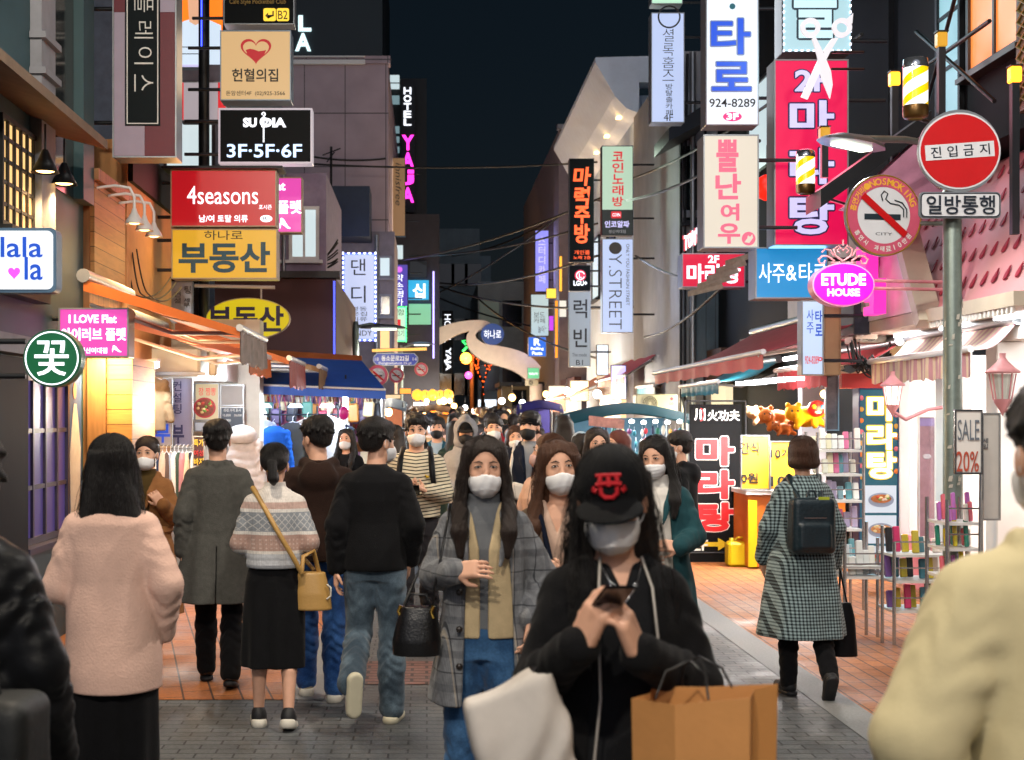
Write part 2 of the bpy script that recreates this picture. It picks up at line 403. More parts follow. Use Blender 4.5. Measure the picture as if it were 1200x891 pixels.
def win(parent, fc, pos, u0, u1, v0, v1, pane=None, frame=None, bars=(1, 1), fw=.05, dp=.05, sill=True):
 f = face(fc, pos); mb = MB(); fr = frame or darkM
 fbox(mb, f, u0, u1, v0, v0 + fw, .003, dp, fr); fbox(mb, f, u0, u1, v1 - fw, v1, .003, dp, fr); fbox(mb, f, u0, u0 + fw, v0 + fw, v1 - fw, .003, dp, fr); fbox(mb, f, u1 - fw, u1, v0 + fw, v1 - fw, .003, dp, fr)
 for i in range(1, bars[0]): u = u0 + (u1 - u0) * i / bars[0]; fbox(mb, f, u - fw * .35, u + fw * .35, v0 + fw, v1 - fw, .003, dp * .9, fr)
 for i in range(1, bars[1]): v = v0 + (v1 - v0) * i / bars[1]; fbox(mb, f, u0 + fw, u1 - fw, v - fw * .35, v + fw * .35, .003, dp * .8, fr)
 w = mb.build('window', parent)
 mb = MB(); fbox(mb, f, u0 + fw * .5, u1 - fw * .5, v0 + fw * .5, v1 - fw * .5, .002, dp * .45, pane or darkG); p = mb.build('pane', w)
 if sill: mb = MB(); fbox(mb, f, u0 - .05, u1 + .05, v0 - .05, v0 - .004, .004, dp + .08, fr); mb.build('sill', w)
 return w
def building(name, label, x0, x1, y0, y1, z1, mat, cat='building', z0=0, group=None):
 r = empty(name, ((x0 + x1) / 2, (y0 + y1) / 2, z0), label, cat, group)
 MB().box((x0, y0, z0), (x1, y1, z1), mat).build('wall', r); return r
def part(parent, name, fn, *a, **k):
 mb = MB(); fn(mb); return mb.build(name, parent)

# ================= LEFT SIDE
XL = -3.0
lb = building('corner_building', 'teal clad corner building with grey pilasters at the left edge', -8, XL, 6.5, 12.42, 10, tealW)
for y0, y1 in ((10.75, 11.15),): part(lb, 'pilaster', lambda mb: mb.box((XL + .002, y0, 2.9), (XL + .09, y1, 10), greyP))
part(lb, 'dark_glazing', lambda mb: mb.box((XL + .002, 11.2, 3.6), (XL + .02, 12.0, 10), darkG))
part(lb, 'corner_post', lambda mb: mb.box((XL + .002, 12.02, 3.6), (XL + .10, 12.4, 10), tealW))
for z in (4.35, 4.62): part(lb, 'ledge', lambda mb: mb.box((XL + .004, 10.72, z), (XL + .13, 11.18, z + .05), greyP))
part(lb, 'canopy_roof', lambda mb: mb.slab([(XL + .003, 8.6, 4.03), (XL + .42, 8.6, 3.92), (XL + .42, 11.5, 3.92), (XL + .003, 11.5, 4.03)], (0, 0, 1), .07, M('weathered_timber', '#6b5a48', .7, var=.25, vs=6)))
wb = building('timber_shopfront', 'timber fronted shop with a lattice window beside the flower sign', -8, XL - .002, 6.5, 12.3, 3.55, M('dark_timber', '#2a211b', .6, var=.3, vs=3), z0=.0)
win(wb, '+x', XL + .0, 9.9, 11.05, 3.1, 3.88, winW, M('black_timber', '#171412', .6), (7, 5), .035)
win(wb, '+x', XL + .0, 10.35, 11.75, .8, 2.08, glow('violet_display', '#6a58a8', .22), M('lilac_frame', '#3a3548', .4), (4, 3), .05)
win(wb, '+x', XL + .0, 7.2, 9.2, .3, 2.5, darkG, darkM, (3, 1), .06); part(wb, 'dado_panel', lambda mb: mb.box((XL + .003, 10.3, 0), (XL + .08, 11.75, .74), tealW))
part(wb, 'signboard', lambda mb: mb.box((XL + .003, 8.2, 2.62), (XL + .12, 10.9, 2.86), darkM))
part(wb, 'door_post', lambda mb: mb.box((XL + .003, 9.35, 0), (XL + .12, 10.28, 2.18), darkB)); part(wb, 'door_lintel', lambda mb: mb.box((XL + .003, 9.3, 2.2), (XL + .16, 10.5, 2.33), greyP))
def coat_poster(mb):
 f = face('+x', XL); fbox(mb, f, 11.8, 12.28, .75, 2.12, .004, .02, M('blue_poster', '#31507f', .5));
 v = [(-.2, -.5), (.22, -.5), (.25, .05), (.12, .3), (.05, .42), (-.06, .42), (-.13, .28), (-.24, 0)]
 mb.slab([(XL + .022, 12.04 + a * .75, 1.45 + b * 1.0) for a, b in v], (1, 0, 0), .004, M('poster_coat', '#c9beb4', .5)); mb.slab([(XL + .0225, 12.02 + .06 * math.cos(i), 1.98 + .07 * math.sin(i)) for i in np.linspace(0, 6.28, 13)[:-1]], (1, 0, 0), .004, M('poster_face', '#b98a72', .5))
MB_ = MB(); coat_poster(MB_); tag(MB_.build('poster', None, (XL, 12.04, .75)), 'tall blue poster of a figure in a pale coat on the timber shopfront', 'poster')
bay = building('boarded_bay', 'bay of warm lit timber boards under gooseneck lamps', -8, -2.95, 12.44, 13.75, 3.95, woodV)
part(bay, 'board_panel', lambda mb: mb.box((-2.948, 12.0 + .46, 2.9), (-2.91, 13.72, 3.82), woodH))
part(bay, 'plank_pier', lambda mb: mb.box((-2.948, 12.46, 0), (-2.58, 13.5, 2.28), woodH)); part(bay, 'corner_board', lambda mb: mb.box((-2.96, 12.40, 0), (-2.80, 12.458, 2.3), woodV))
part(bay, 'top_beam', lambda mb: mb.box((-2.948, 12.4, 3.83), (-2.86, 13.74, 3.93), woodV))
for i, y in enumerate((12.55, 13.0, 13.45)):
 r = empty('gooseneck_lamp', (-2.9, y, 3.75), ('first', 'second', 'third')[i] + ' white gooseneck lamp from the street edge of the boarded bay', 'lamp', 'gooseneck lamps on the boarded bay')
 MB().tube([(-2.92, y, 3.78), (-2.75, y, 3.80), (-2.62, y, 3.78), (-2.58, y, 3.70), (-2.58, y, 3.58)], .014, whiteM).build('arm', r)
 MB().lathe([(.018, .14), (.03, .10), (.075, .03), (.085, 0), (.08, 0), (.02, .09)], (-2.58, y, 3.46), whiteM).build('lamp_shade', r); MB().ball((-2.58, y, 3.475), (.05, .05, .018), lampY).build('bulb', r)
 light('SPOT', (-2.58, y, 3.45), 300, WARM, .05, (0, R(-28), 0), 130)
pl_ = P(127, 411, 12.2); MB().box((pl_.x - .17, 12.16, pl_.z - .02), (pl_.x + .17, 12.22, pl_.z + .02), lampY).thing('strip_lamp', 'short warm strip lamp over the plank pier under the pink lightbox', 'lamp'); light('AREA', pl_ - Vector((0, .02, .04)), 34, (1, .72, .34), .34, (R(28), 0, 0), None, .06)
for i, (y, x) in enumerate(((10.55, -2.83), (11.1, -2.83))):
 r = empty('pendant_lamp', (x, y, 3.9), ('nearer', 'further')[i] + ' black cone pendant lamp under the timber canopy', 'lamp', 'black pendant lamps')
 MB().tube([(x, y, 3.93), (x, y, 3.74)], .008, darkM).build('cord', r); MB().lathe([(.02, .17), (.035, .14), (.05, .10), (.105, .0), (.10, 0), (.03, .11)], (x, y, 3.57), darkM).build('lamp_shade', r); MB().ball((x, y, 3.585), (.07, .07, .016), lampY).build('bulb', r)
 light('SPOT', (x, y, 3.56), 110, WARM, .05, (0, R(-12), 0), 140)
cl = building('clothes_shop', 'narrow clothes shop with peach walls under orange awnings', -8, -2.9, 13.77, 16.15, 4.45, peach)
part(cl, 'rear_wall', lambda mb: mb.box((-3.6, 16.6, 0), (-1.95, 17.0, 2.9), M('shop_lining', '#cfcabf', .8, var=.1)))
part(cl, 'shop_header', lambda mb: mb.box((-2.895, 15.6, 2.16), (-2.2, 16.58, 2.42), whiteM)); part(cl, 'dark_upper_band', lambda mb: mb.box((-2.898, 13.8, 4.05), (-2.85, 16.1, 4.452), darkB))
blk2 = building('blue_grey_block', 'blue grey brick block behind the stacked signs', -8, -3.05, 22.2, 30, 9.5, wallB)
win(blk2, '-y', 22.2, -4.1, -3.3, 5.6, 7.0, winE); win(blk2, '-y', 22.2, -4.3, -3.5, 3.3, 4.6, darkG)
mrn = building('maroon_block', 'low maroon block behind the yellow oval sign', -3.04, -1.3, 20.4, 26, 3.75, maroon)
part(mrn, 'parapet', lambda mb: mb.box((-3.0, 20.3, 3.752), (-1.24, 20.6, 3.85), darkM)); part(mrn, 'led_strip', lambda mb: mb.box((-1.33, 20.24, 2.6), (-1.305, 20.29, 3.7), glow('blue_led_dim', '#3a4dff', 1.6)))
part(mrn, 'upper_room', lambda mb: mb.box((-3.0, 21.2, 3.86), (-1.5, 25, 5.4), M('mauve_render', '#8a7d92', .8, var=.2)))
win(mrn, '-y', 21.2, -2.75, -2.2, 4.1, 4.9, darkG, whiteM, (2, 1)); win(mrn, '-y', 21.2, -2.05, -1.6, 4.1, 4.9, winE, whiteM, (2, 1)); part(mrn, 'downpipe', lambda mb: mb.tube([(-2.12, 21.12, 3.9), (-2.12, 21.12, 5.4)], .03, greyM, 6))
til = building('panel_clad_building', 'tall pale building clad in square panels', -9, GX(455, 36), 36, 48, GZ(75, 36), tileP)
part(til, 'roof_rail', lambda mb: (mb.box((-9, 35.9, GZ(76, 36)), (GX(428, 36), 36.1, GZ(71, 36)), whiteM), mb.box((-9, 35.9, GZ(68, 36)), (GX(428, 36), 36.0, GZ(66.5, 36)), whiteM)))
part(til, 'roof_edge', lambda mb: mb.box((-9, 35.95, GZ(75, 36) + .003), (GX(455, 36) + .05, 36.4, GZ(66, 36)), tileP))
win(til, '+x', GX(455, 36), 37, 38.6, 5.0, 6.4, darkG); win(til, '+x', GX(455, 36), 40, 42, 5.0, 6.4, darkG)
tl2 = building('dark_teal_tower', 'dark teal tower with lit white letters behind the pale panels', -12, GX(448, 50), 50, 60, 19, M('deep_teal', '#0c2028', .6, var=.2, vs=.5))
mb = MB(); mb.text('L', GX(357, 49.9), GZ(27, 49.9), GX(365, 49.9) - GX(350, 49.9), .55, 49.98, glow('letter_cyanwhite', '#cfeef2', 1.6), .03, th=.06); mb.text('A', GX(355, 49.9), GZ(49, 49.9), .55, .62, 49.98, MATS['letter_cyanwhite'], .03, th=.06); mb.build('lettering', tl2)
htl = building('hotel_building', 'narrow dark hotel building with a lit crown', GX(456, 56), GX(500, 56), 56, 70, GZ(92, 56), M('hotel_dark', '#2b3034', .7, var=.2, vs=1))
for i, (a, b) in enumerate(((88, 96), (98, 104), (112, 122), (148, 156), (160, 167), (172, 179))): part(htl, 'window', lambda mb: mb.box((GX(457, 55.9), 55.9, GZ(b, 55.9)), (GX(468, 55.9), 55.99, GZ(a, 55.9)), winE if i < 2 else glow('dim_window', '#8fb0b8', .5)))
part(htl, 'sign_fin', lambda mb: mb.box((GX(470, 55.5), 55.2, GZ(250, 55.5)), (GX(486, 55.5), 55.98, GZ(95, 55.5)), darkM))
mb = MB(); mb.text('HOTEL', GX(477.5, 55.2), GZ(125, 55.2), GX(482, 55) - GX(473, 55), GZ(102, 55) - GZ(148, 55), 55.19, glow('letter_white', '#f2f6ff', 1.5), .02, vert=True, th=.05); mb.build('lettering', htl)
mb = MB(); mb.text('YAJA', GX(478, 55.2), GZ(198, 55.2), GX(486, 55) - GX(472, 55), GZ(158, 55) - GZ(240, 55), 55.19, glow('letter_magenta', '#ff3fd0', 1.8), .03, vert=True, th=.05); mb.build('lettering', htl)
mid = building('mauve_midblock', 'mauve shop block with small lit windows, left of the arch', GX(392, 32), GX(462, 32), 32.2, 35.8, GZ(270, 32), M('mauve_block', '#7d7478', .8, var=.2))
[win(mid, '-y', 32.2, GX(a_, 32.2), GX(a_ + 16, 32.2), GZ(q_ + 26, 32.2), GZ(q_, 32.2), m_, concG) for a_, q_, m_ in ((443, 300, winE), (443, 345, darkG), (443, 385, winW), (392, 345, darkG))]; part(mid, 'downpipe', lambda mb: mb.tube([(GX(441, 32), 32.1, 0), (GX(441, 32), 32.1, GZ(275, 32))], .05, greyM, 6))
part(mid, 'navy_screen', lambda mb: mb.box((GX(375, 31), 31, GZ(277, 31)), (GX(433, 31), 32.19, GZ(218, 31)), M('navy_sheet', '#16263a', .6, var=.2)))
mid2 = building('dark_midblock', 'dark shop block with a lit cyan sign and green window', GX(462, 44), GX(515, 44), 44.2, 55, GZ(250, 44), M('dark_mauve', '#2e2c31', .8, var=.2))
part(mid2, 'window', lambda mb: mb.box((GX(479, 44), 44.1, GZ(380, 44)), (GX(505, 44), 44.19, GZ(356, 44)), glow('green_window', '#7fc79a', .7))); part(mid2, 'window', lambda mb: mb.box((GX(462, 44), 44.1, GZ(303, 44)), (GX(472, 44), 44.19, GZ(287, 44)), winE)); part(mid2, 'window', lambda mb: mb.box((GX(480, 44), 44.1, GZ(325, 44)), (GX(500, 44), 44.19, GZ(306, 44)), darkG))
part(mid2, 'led_strip', lambda mb: mb.box((GX(507, 44), 44, GZ(420, 44)), (GX(509, 44), 44.1, GZ(318, 44)), glow('lilac_led', '#b9a8ff', 2)))

# ================= FAR END
fr = [(515, 562, 78, 268, farB, 'distant dark tower standing left of the street end'), (560, 640, 66, 330, farC, 'broad dark concrete block behind the arch'), (548, 575, 95, 300, farB, 'slim distant tower with faint windows behind the arch'), (484, 520, 90, 330, farB, 'low far block behind the hotel sign')]
for a, b, Y, t, m, lab in fr:
 r = building('distant_block', lab, GX(a, Y), GX(b, Y), Y, Y + 14, GZ(t, Y), m)
 for k in range(5):
  for q in range(3):
   x = GX(a, Y) + (GX(b, Y) - GX(a, Y)) * (q + .5) / 3; z = 3 + k * 3.0
   if z < GZ(t, Y) - 1.5: MB().box((x - .45, Y - .05, z), (x + .45, Y - .004, z + 1.2), darkG if (k * 7 + q * 5 + a) % 9 else glow('faint_window', '#8a9a8a', .12)).build('window', r)
# ================= RIGHT SIDE
XR = 5.0
brn = building('tan_block', 'tan rendered block behind the orange lettered sign', GX(655, 44), GX(705, 44) + 4, 44, 60, GZ(152, 44), M('tan_block_render', '#7a6f74', .8, var=.15))
part(brn, 'cornice', lambda mb: mb.box((GX(653, 44), 43.8, GZ(152, 44) + .003), (6, 44.2, GZ(147, 44)), concG))
wht = building('white_cornice_building', 'white building with a sweeping curved cornice', GX(744, 30), 9.5, 30, 39, GZ(112, 30), plaster)
def cornice(mb):   # a sweeping eave: a curve in section, run along the street face and the front
 pr = [(0, 0), (-.25, .10), (-.48, .34), (-.68, .70), (-.86, 1.0), (-.86, 1.10), (-.15, 1.12), (.0, 1.12)]
 x0, z0 = GX(744, 30), GZ(140, 30)
 pts = [(x0 + a * 1.05, b * 1.05 + z0) for a, b in pr]
 mb.slab([(x, 29.4, z) for x, z in pts], (0, 1, 0), 9.6, M('white_stucco', '#c6d0e0', .7, var=.06))
part(wht, 'cornice', cornice)
part(wht, 'front_cornice', lambda mb: mb.box((GX(744, 30) + .002, 29.42, GZ(104, 30)), (9.4, 29.99, GZ(74, 30)), MATS['white_stucco']))
for i in range(4): part(wht, 'soffit_lamp', lambda mb: mb.box((GX(744, 30) - .35, 30.2 + i * 2, GZ(140, 30) + .08), (GX(744, 30) - .25, 30.4 + i * 2, GZ(140, 30) + .12), lampY)); light('POINT', (GX(744, 30) - .5, 30.3 + i * 2, GZ(140, 30) - .3), 6, WARM, .1)
part(wht, 'pilaster', lambda mb: mb.box((GX(752, 29.9), 29.9, 0), (GX(764, 29.9), 29.997, GZ(120, 30)), plaster)); win(wht, '-y', 30, GX(768, 30), GX(788, 30), GZ(300, 30), GZ(235, 30), darkG, concG, (2, 2)); win(wht, '-y', 30, GX(768, 30), GX(788, 30), GZ(215, 30), GZ(165, 30), winE, concG, (2, 2)); part(wht, 'downpipe', lambda mb: mb.tube([(GX(793, 30), 29.93, .5), (GX(793, 30), 29.93, 8.3)], .05, greyM, 8)); [part(wht, 'wall_joint', lambda mb: mb.box((GX(765, 30), 29.985, z), (GX(795, 30), 29.998, z + .02), concG)) for z in (2.6, 4.4, 6.2)]
win(wht, '-x', GX(744, 30), 33, 34.5, 4.8, 6.4, darkG); win(wht, '-x', GX(744, 30), 36, 37.5, 4.8, 6.4, winE)
gry = building('grey_infill_building', 'grey infill building with tall dark windows', GX(796, 24.5), 9.5, 24.5, 29.9, GZ(60, 24.5), concG)
win(gry, '-y', 24.5, GX(800, 24.5), GX(822, 24.5), GZ(262, 24.5), GZ(172, 24.5), darkG); part(gry, 'side_canopy', lambda mb: mb.slab([(GX(784, 23), 23, GZ(165, 23)), (GX(784, 23), 23, GZ(150, 23)), (GX(832, 23), 23, GZ(118, 23)), (GX(832, 23), 23, GZ(140, 23))], (0, 1, 0), 1.49, darkM))
part(gry, 'clad_strip', lambda mb: mb.box((GX(809, 24.4), 24.38, GZ(430, 24.4)), (GX(850, 24.4), 24.49, GZ(300, 24.4)), clad)); [part(gry, 'wall_band', lambda mb: mb.box((GX(796, 24.5), 24.44, z), (9, 24.497, z + .12), greyP)) for z in (3.3, 5.2, 7.2)]; [part(gry, 'conduit', lambda mb: mb.tube([(GX(px, 24.4), 24.42, .5), (GX(px, 24.4), 24.42, 6), (GX(px + 3, 24.4), 24.42, 8)], .025, darkM, 5)) for px in (798, 803, 826, 842)]
part(gry, 'downpipe', lambda mb: mb.tube([(GX(812, 24.3), 24.3, .5), (GX(812, 24.3), 24.3, 8)], .05, greyM))
sgb = building('signboard_building', 'dark building hung with stacked signs, right of the street', XR, 10, 15.4, 24.4, 10.5, darkB)
win(sgb, '-x', XR, 18, 19.6, 5.4, 6.8, darkG); win(sgb, '-x', XR, 20.4, 22, 5.4, 6.8, winE); win(sgb, '-x', XR, 18, 19.6, 7.8, 9.2, darkG)
part(sgb, 'upper_shop_window', lambda mb: mb.box((XR - .05, 15.9, 3.0), (XR - .003, 19.5, 4.1), M('pale_shop_panel', '#c9c3b6', .5, var=.1))); part(sgb, 'shop_fascia', lambda mb: mb.box((XR - .16, 15.5, 2.66), (XR - .003, 22, 2.96), M('rose_fascia', '#8e5050', .6, var=.15)))
etu = empty('cosmetics_shop', (6.5, 13.2, 0), 'white and pink cosmetics shop with a scalloped gable and tiled mansard', 'building')
whiteS = M('white_shop_panel', '#d6d4d0', .45, var=.04); pinkT = M('pink_paint', '#cf7f8c', .5, var=.1)
part(etu, 'wall', lambda mb: (mb.box((XR, 11.0, 2.42), (5.25, 15.36, 2.95), whiteS), mb.box((7.4, 10.5, 0), (7.6, 15.36, 4.2), whiteS), mb.box((XR + .003, 15.2, 0), (7.4, 15.36, 2.42), whiteS), mb.box((5.25, 10.5, 2.60), (7.4, 15.2, 2.75), whiteS), mb.box((XR, 8.5, 0), (7.4, 10.49, 4.2), whiteS)))
for y0, y1 in ((14.9, 15.19), (13.55, 13.85), (12.35, 12.6), (11.0, 11.3)): part(etu, 'pillar', lambda mb: mb.box((XR - .05, y0, 0), (XR + .2, y1, 2.415), whiteS, .01))
part(etu, 'display_window', lambda mb: mb.box((XR + .05, 13.86, .55), (XR + .07, 14.89, 2.4), M('shop_glass', '#dfe6ea', .05, alpha=.18, var=0))); part(etu, 'stall_riser', lambda mb: mb.box((XR - .02, 13.86, 0), (XR + .15, 14.89, .54), pinkT))
def mansard(mb):
 m, N, L, b = newmat('pink_roof_tile'); b.inputs['Base Color'].default_value = (*srgb('#c98e94'), 1); b.inputs['Roughness'].default_value = .5
 mb.slab([(XR - .35, 11.0, 2.74), (XR - .35, 15.35, 2.74), (XR + .35, 15.35, 4.15), (XR + .35, 11.0, 4.15)], (1, 0, .3), .05, m)
part(etu, 'roof', mansard)
def drops(mb):
 red = M('crimson_tile', '#8e2035', .5)
 for r in range(5):
  t = .12 + .19 * r; x, z = XR - .35 + .7 * t, 2.74 + 1.41 * t
  for k in range(18):
   y = 11.1 + .24 * k + .12 * (r % 2)
   if y > 15.25: continue
   q = [(0, .085), (.022, .035), (.034, .0), (.024, -.03), (0, -.04), (-.024, -.03), (-.034, 0), (-.022, .035)]
   mb.slab([(x + .5 * b - .012, y + a, z + b) for a, b in q], (-1, 0, .4), .012, red)
part(etu, 'pattern_tile', drops)
part(etu, 'eaves', lambda mb: mb.box((XR - .46, 11.0, 2.62), (XR - .02, 15.35, 2.735), M('beige_eaves', '#b9ad9c', .6, var=.08)))
def gable(mb):
 mb.slab([(XR - .47, 13.0, 2.74), (XR - .47, 14.75, 2.74), (XR - .47, 13.88, 4.0)], (1, 0, 0), .1, whiteS)
 for a, b in (((14.88, 2.64), (13.85, 4.1)), ((12.88, 2.64), (13.91, 4.1))):
  d = Vector((0, b[0] - a[0], b[1] - a[1])).normalized(); n = Vector((0, -d.z, d.y)) * (-.12 if a[0] > 14 else .12)
  mb.slab([Vector((XR - .54, *a)), Vector((XR - .54, *b)), Vector((XR - .54, *b)) - n, Vector((XR - .54, *a)) - n], (1, 0, 0), .22, MATS['beige_eaves'])
  for k in range(14):
   c = Vector((XR - .5, *a)) + d * (.1 + k * .115) - n * 1.15; mb.ball(c, (.03, .05, .05), whiteS, 8, 6)
part(etu, 'gable', gable)
part(etu, 'eaves_fringe', lambda mb: [mb.box((XR - .45, 11.05 + .09 * k, 2.565), (XR - .43, 11.09 + .09 * k, 2.618), whiteS) for k in range(47) if not 12.9 < 11.05 + .09 * k < 14.85])
v_ = MB(); v_.text('E', 0, 0, .34, .34, 0, glow('letter_hotpink', '#ff2aa8', 1.1), .05, th=.12); q_ = [(XR - .60 + y, 14.02 + x * .95, 3.28 + z) for x, y, z in v_.v]; q2 = [(XR - .60 + y, 13.78 + x * .95, 2.92 + z) for x, y, z in v_.v]
mb.add(q_, v_.f, MATS['letter_hotpink']); mb.add(q2, v_.f, MATS['letter_hotpink']); mb.build('lettering', etu)
for y in (11.6, 12.6, 13.6, 14.6):
 part(etu, 'ceiling_light', lambda mb: mb.box((5.5, y - .08, 2.55), (7.2, y + .08, 2.595), lampW))
light('AREA', (6.3, 13.0, 2.54), 230, (1, .95, .9), 1.6, (0, 0, 0), None, 4.0)
for y in (11.9, 13.2, 14.5):
 part(etu, 'fascia_lamp', lambda mb: mb.box((XR - .14, y - .3, 2.585), (XR - .05, y + .3, 2.615), lampW)); light('AREA', (XR - .12, y, 2.58), 15, (1, .96, .92), .5, (0, R(15), 0))
shelfcols = ['#d9708c', '#e9c3c9', '#6aa0c4', '#f0e6d8', '#b8504e', '#e0b24c', '#8ab08a', '#c9c9d6']
def shelves(mb):
 for z in (.5, .95, 1.4, 1.85): mb.box((7.05, 11.2, z), (7.39, 15.1, z + .03), whiteS)
part(etu, 'shelving', shelves)
def goods(mb):
 rr = random.Random(4)
 for z in (.53, .98, 1.43, 1.88):
  y = 11.25
  while y < 15.0:
   w = rr.uniform(.05, .12); h = rr.uniform(.1, .3); mb.box((7.08, y, z + .002), (7.25, y + w * .9, z + h), M('pack_' + str(rr.randrange(8)), shelfcols[rr.randrange(8)], .4, var=.05)); y += w
gd = MB(); goods(gd); gd.thing('cosmetics_stock', 'rows of coloured cosmetics packs on the shelves of the pink shop', 'stock', kind='stuff')
upb = building('glazed_upper_building', 'dark upper storeys with a glazed orange lit bay over the pink shop', XR + .05, 10, 10.9, 15.38, 11, darkB, z0=4.21)
win(upb, '-x', XR + .05, 11.95, 13.2, 4.9, 7.2, glow('orange_interior', '#ff8a3a', 1.0), M('bronze_frame', '#3a3128', .4, .5), (2, 2), .06)
win(upb, '-x', XR + .05, 13.35, 14.0, 4.6, 7.2, glow('blue_interior', '#9fd0dc', .7), darkM, (1, 5), .05)
def lattice_col(mb):
 lm = M('lattice_brass', '#8a7a48', .45, .4)
 mb.box((XR - .06, 11.65, 4.3), (XR + .04, 11.92, 8), M('lattice_backing', '#5c5132', .5))
 for k in range(34):
  z = 4.35 + k * .1
  for s in (-1, 1): mb.tube([(XR - .07, 11.785 - .1 * s, z), (XR - .07, 11.785 + .1 * s, z + .1)], .012, lm, 4)
part(upb, 'lattice_column', lattice_col)
for a, b in (((13.9, 4.3), (12.0, 6.4)), ((13.8, 5.5), (11.9, 4.4)), ((13.9, 5.1), (12.0, 5.1))): part(upb, 'brace', lambda mb: mb.tube([(XR - .25, *a), (XR - .25, *b)], .02, darkM, 6))
cab = building('narrow_gap_wall', 'dark narrow gap wall full of cables beside the pink shop', XR - .1, XR + .04, 15.37, 15.6, 4.4, M('dark_gap_render', '#1c1a18', .8, var=.3))  # one near-black tone over the whole gap wall
mb = MB(); a, b = P(962, 243, 12.6), P(1092, 150, 12.6); mb.slab([a, b, b + Vector((0, 0, .16)), a + Vector((0, 0, .16))], (0, 1, 0), .5, darkM)
rk = mb.thing('raking_canopy', 'grey raking canopy edge with pink cladding beside the round signs', 'canopy')
mb = MB(); mb.slab([a + Vector((.25, .03, .02)), a + Vector((.95, .03, -.12)), b + Vector((.2, .03, -.55)), b + Vector((0, .03, .0))], (0, 1, 0), .3, M('mauve_pink_panel', '#a8728c', .5)); k = mb.build('cladding', None, rk.location); k.location = (0, 0, 0); k.parent = rk
for i, (y0, y1, c, x) in enumerate(((23.2, 24.4, '#e8d8b0', XR), (31.2, 35, '#ffd9a0', 4.38), (39.5, 43.5, '#e8e0d0', 4.3))):  # glowing panels added to light the far crowd, each with an area light
 r = building('lit_shopfront', ('first', 'second', 'third')[i] + ' glowing shopfront along the far right row', x - .12, x - .004, y0, y1, 2.3, glow('shopfront_glow_%d' % i, c, 1.1), 'shopfront'); part(r, 'fascia', lambda mb: mb.box((x - .2, y0, 2.303), (x - .004, y1, 2.9), [rust_ for rust_ in (brownW, concG, maroon)][i])); light('AREA', (x - .5, (y0 + y1) / 2, 1.7), 260, srgb(c), 1.2, (0, R(70), 0), None, 2.5)
for i, (y0, y1, c, x) in enumerate(((36.5, 40, '#ffcf8a', -.9), (46, 52, '#d8e4ff', -.2))):  # two more added panels, brightening the crowd from the left
 r = building('lit_shopfront', ('nearer', 'further')[i] + ' glowing shopfront along the far left row', x - .4, x, y0, y1, 2.4, glow('shopfront_glow_l%d' % i, c, 1.1), 'shopfront'); part(r, 'fascia', lambda mb: mb.box((x - .4, y0, 2.403), (x + .08, y1, 2.9), [brownW, darkB][i])); light('AREA', (x + .4, (y0 + y1) / 2, 1.8), 300, srgb(c), 1.2, (0, R(-70), 0), None, 2.5)
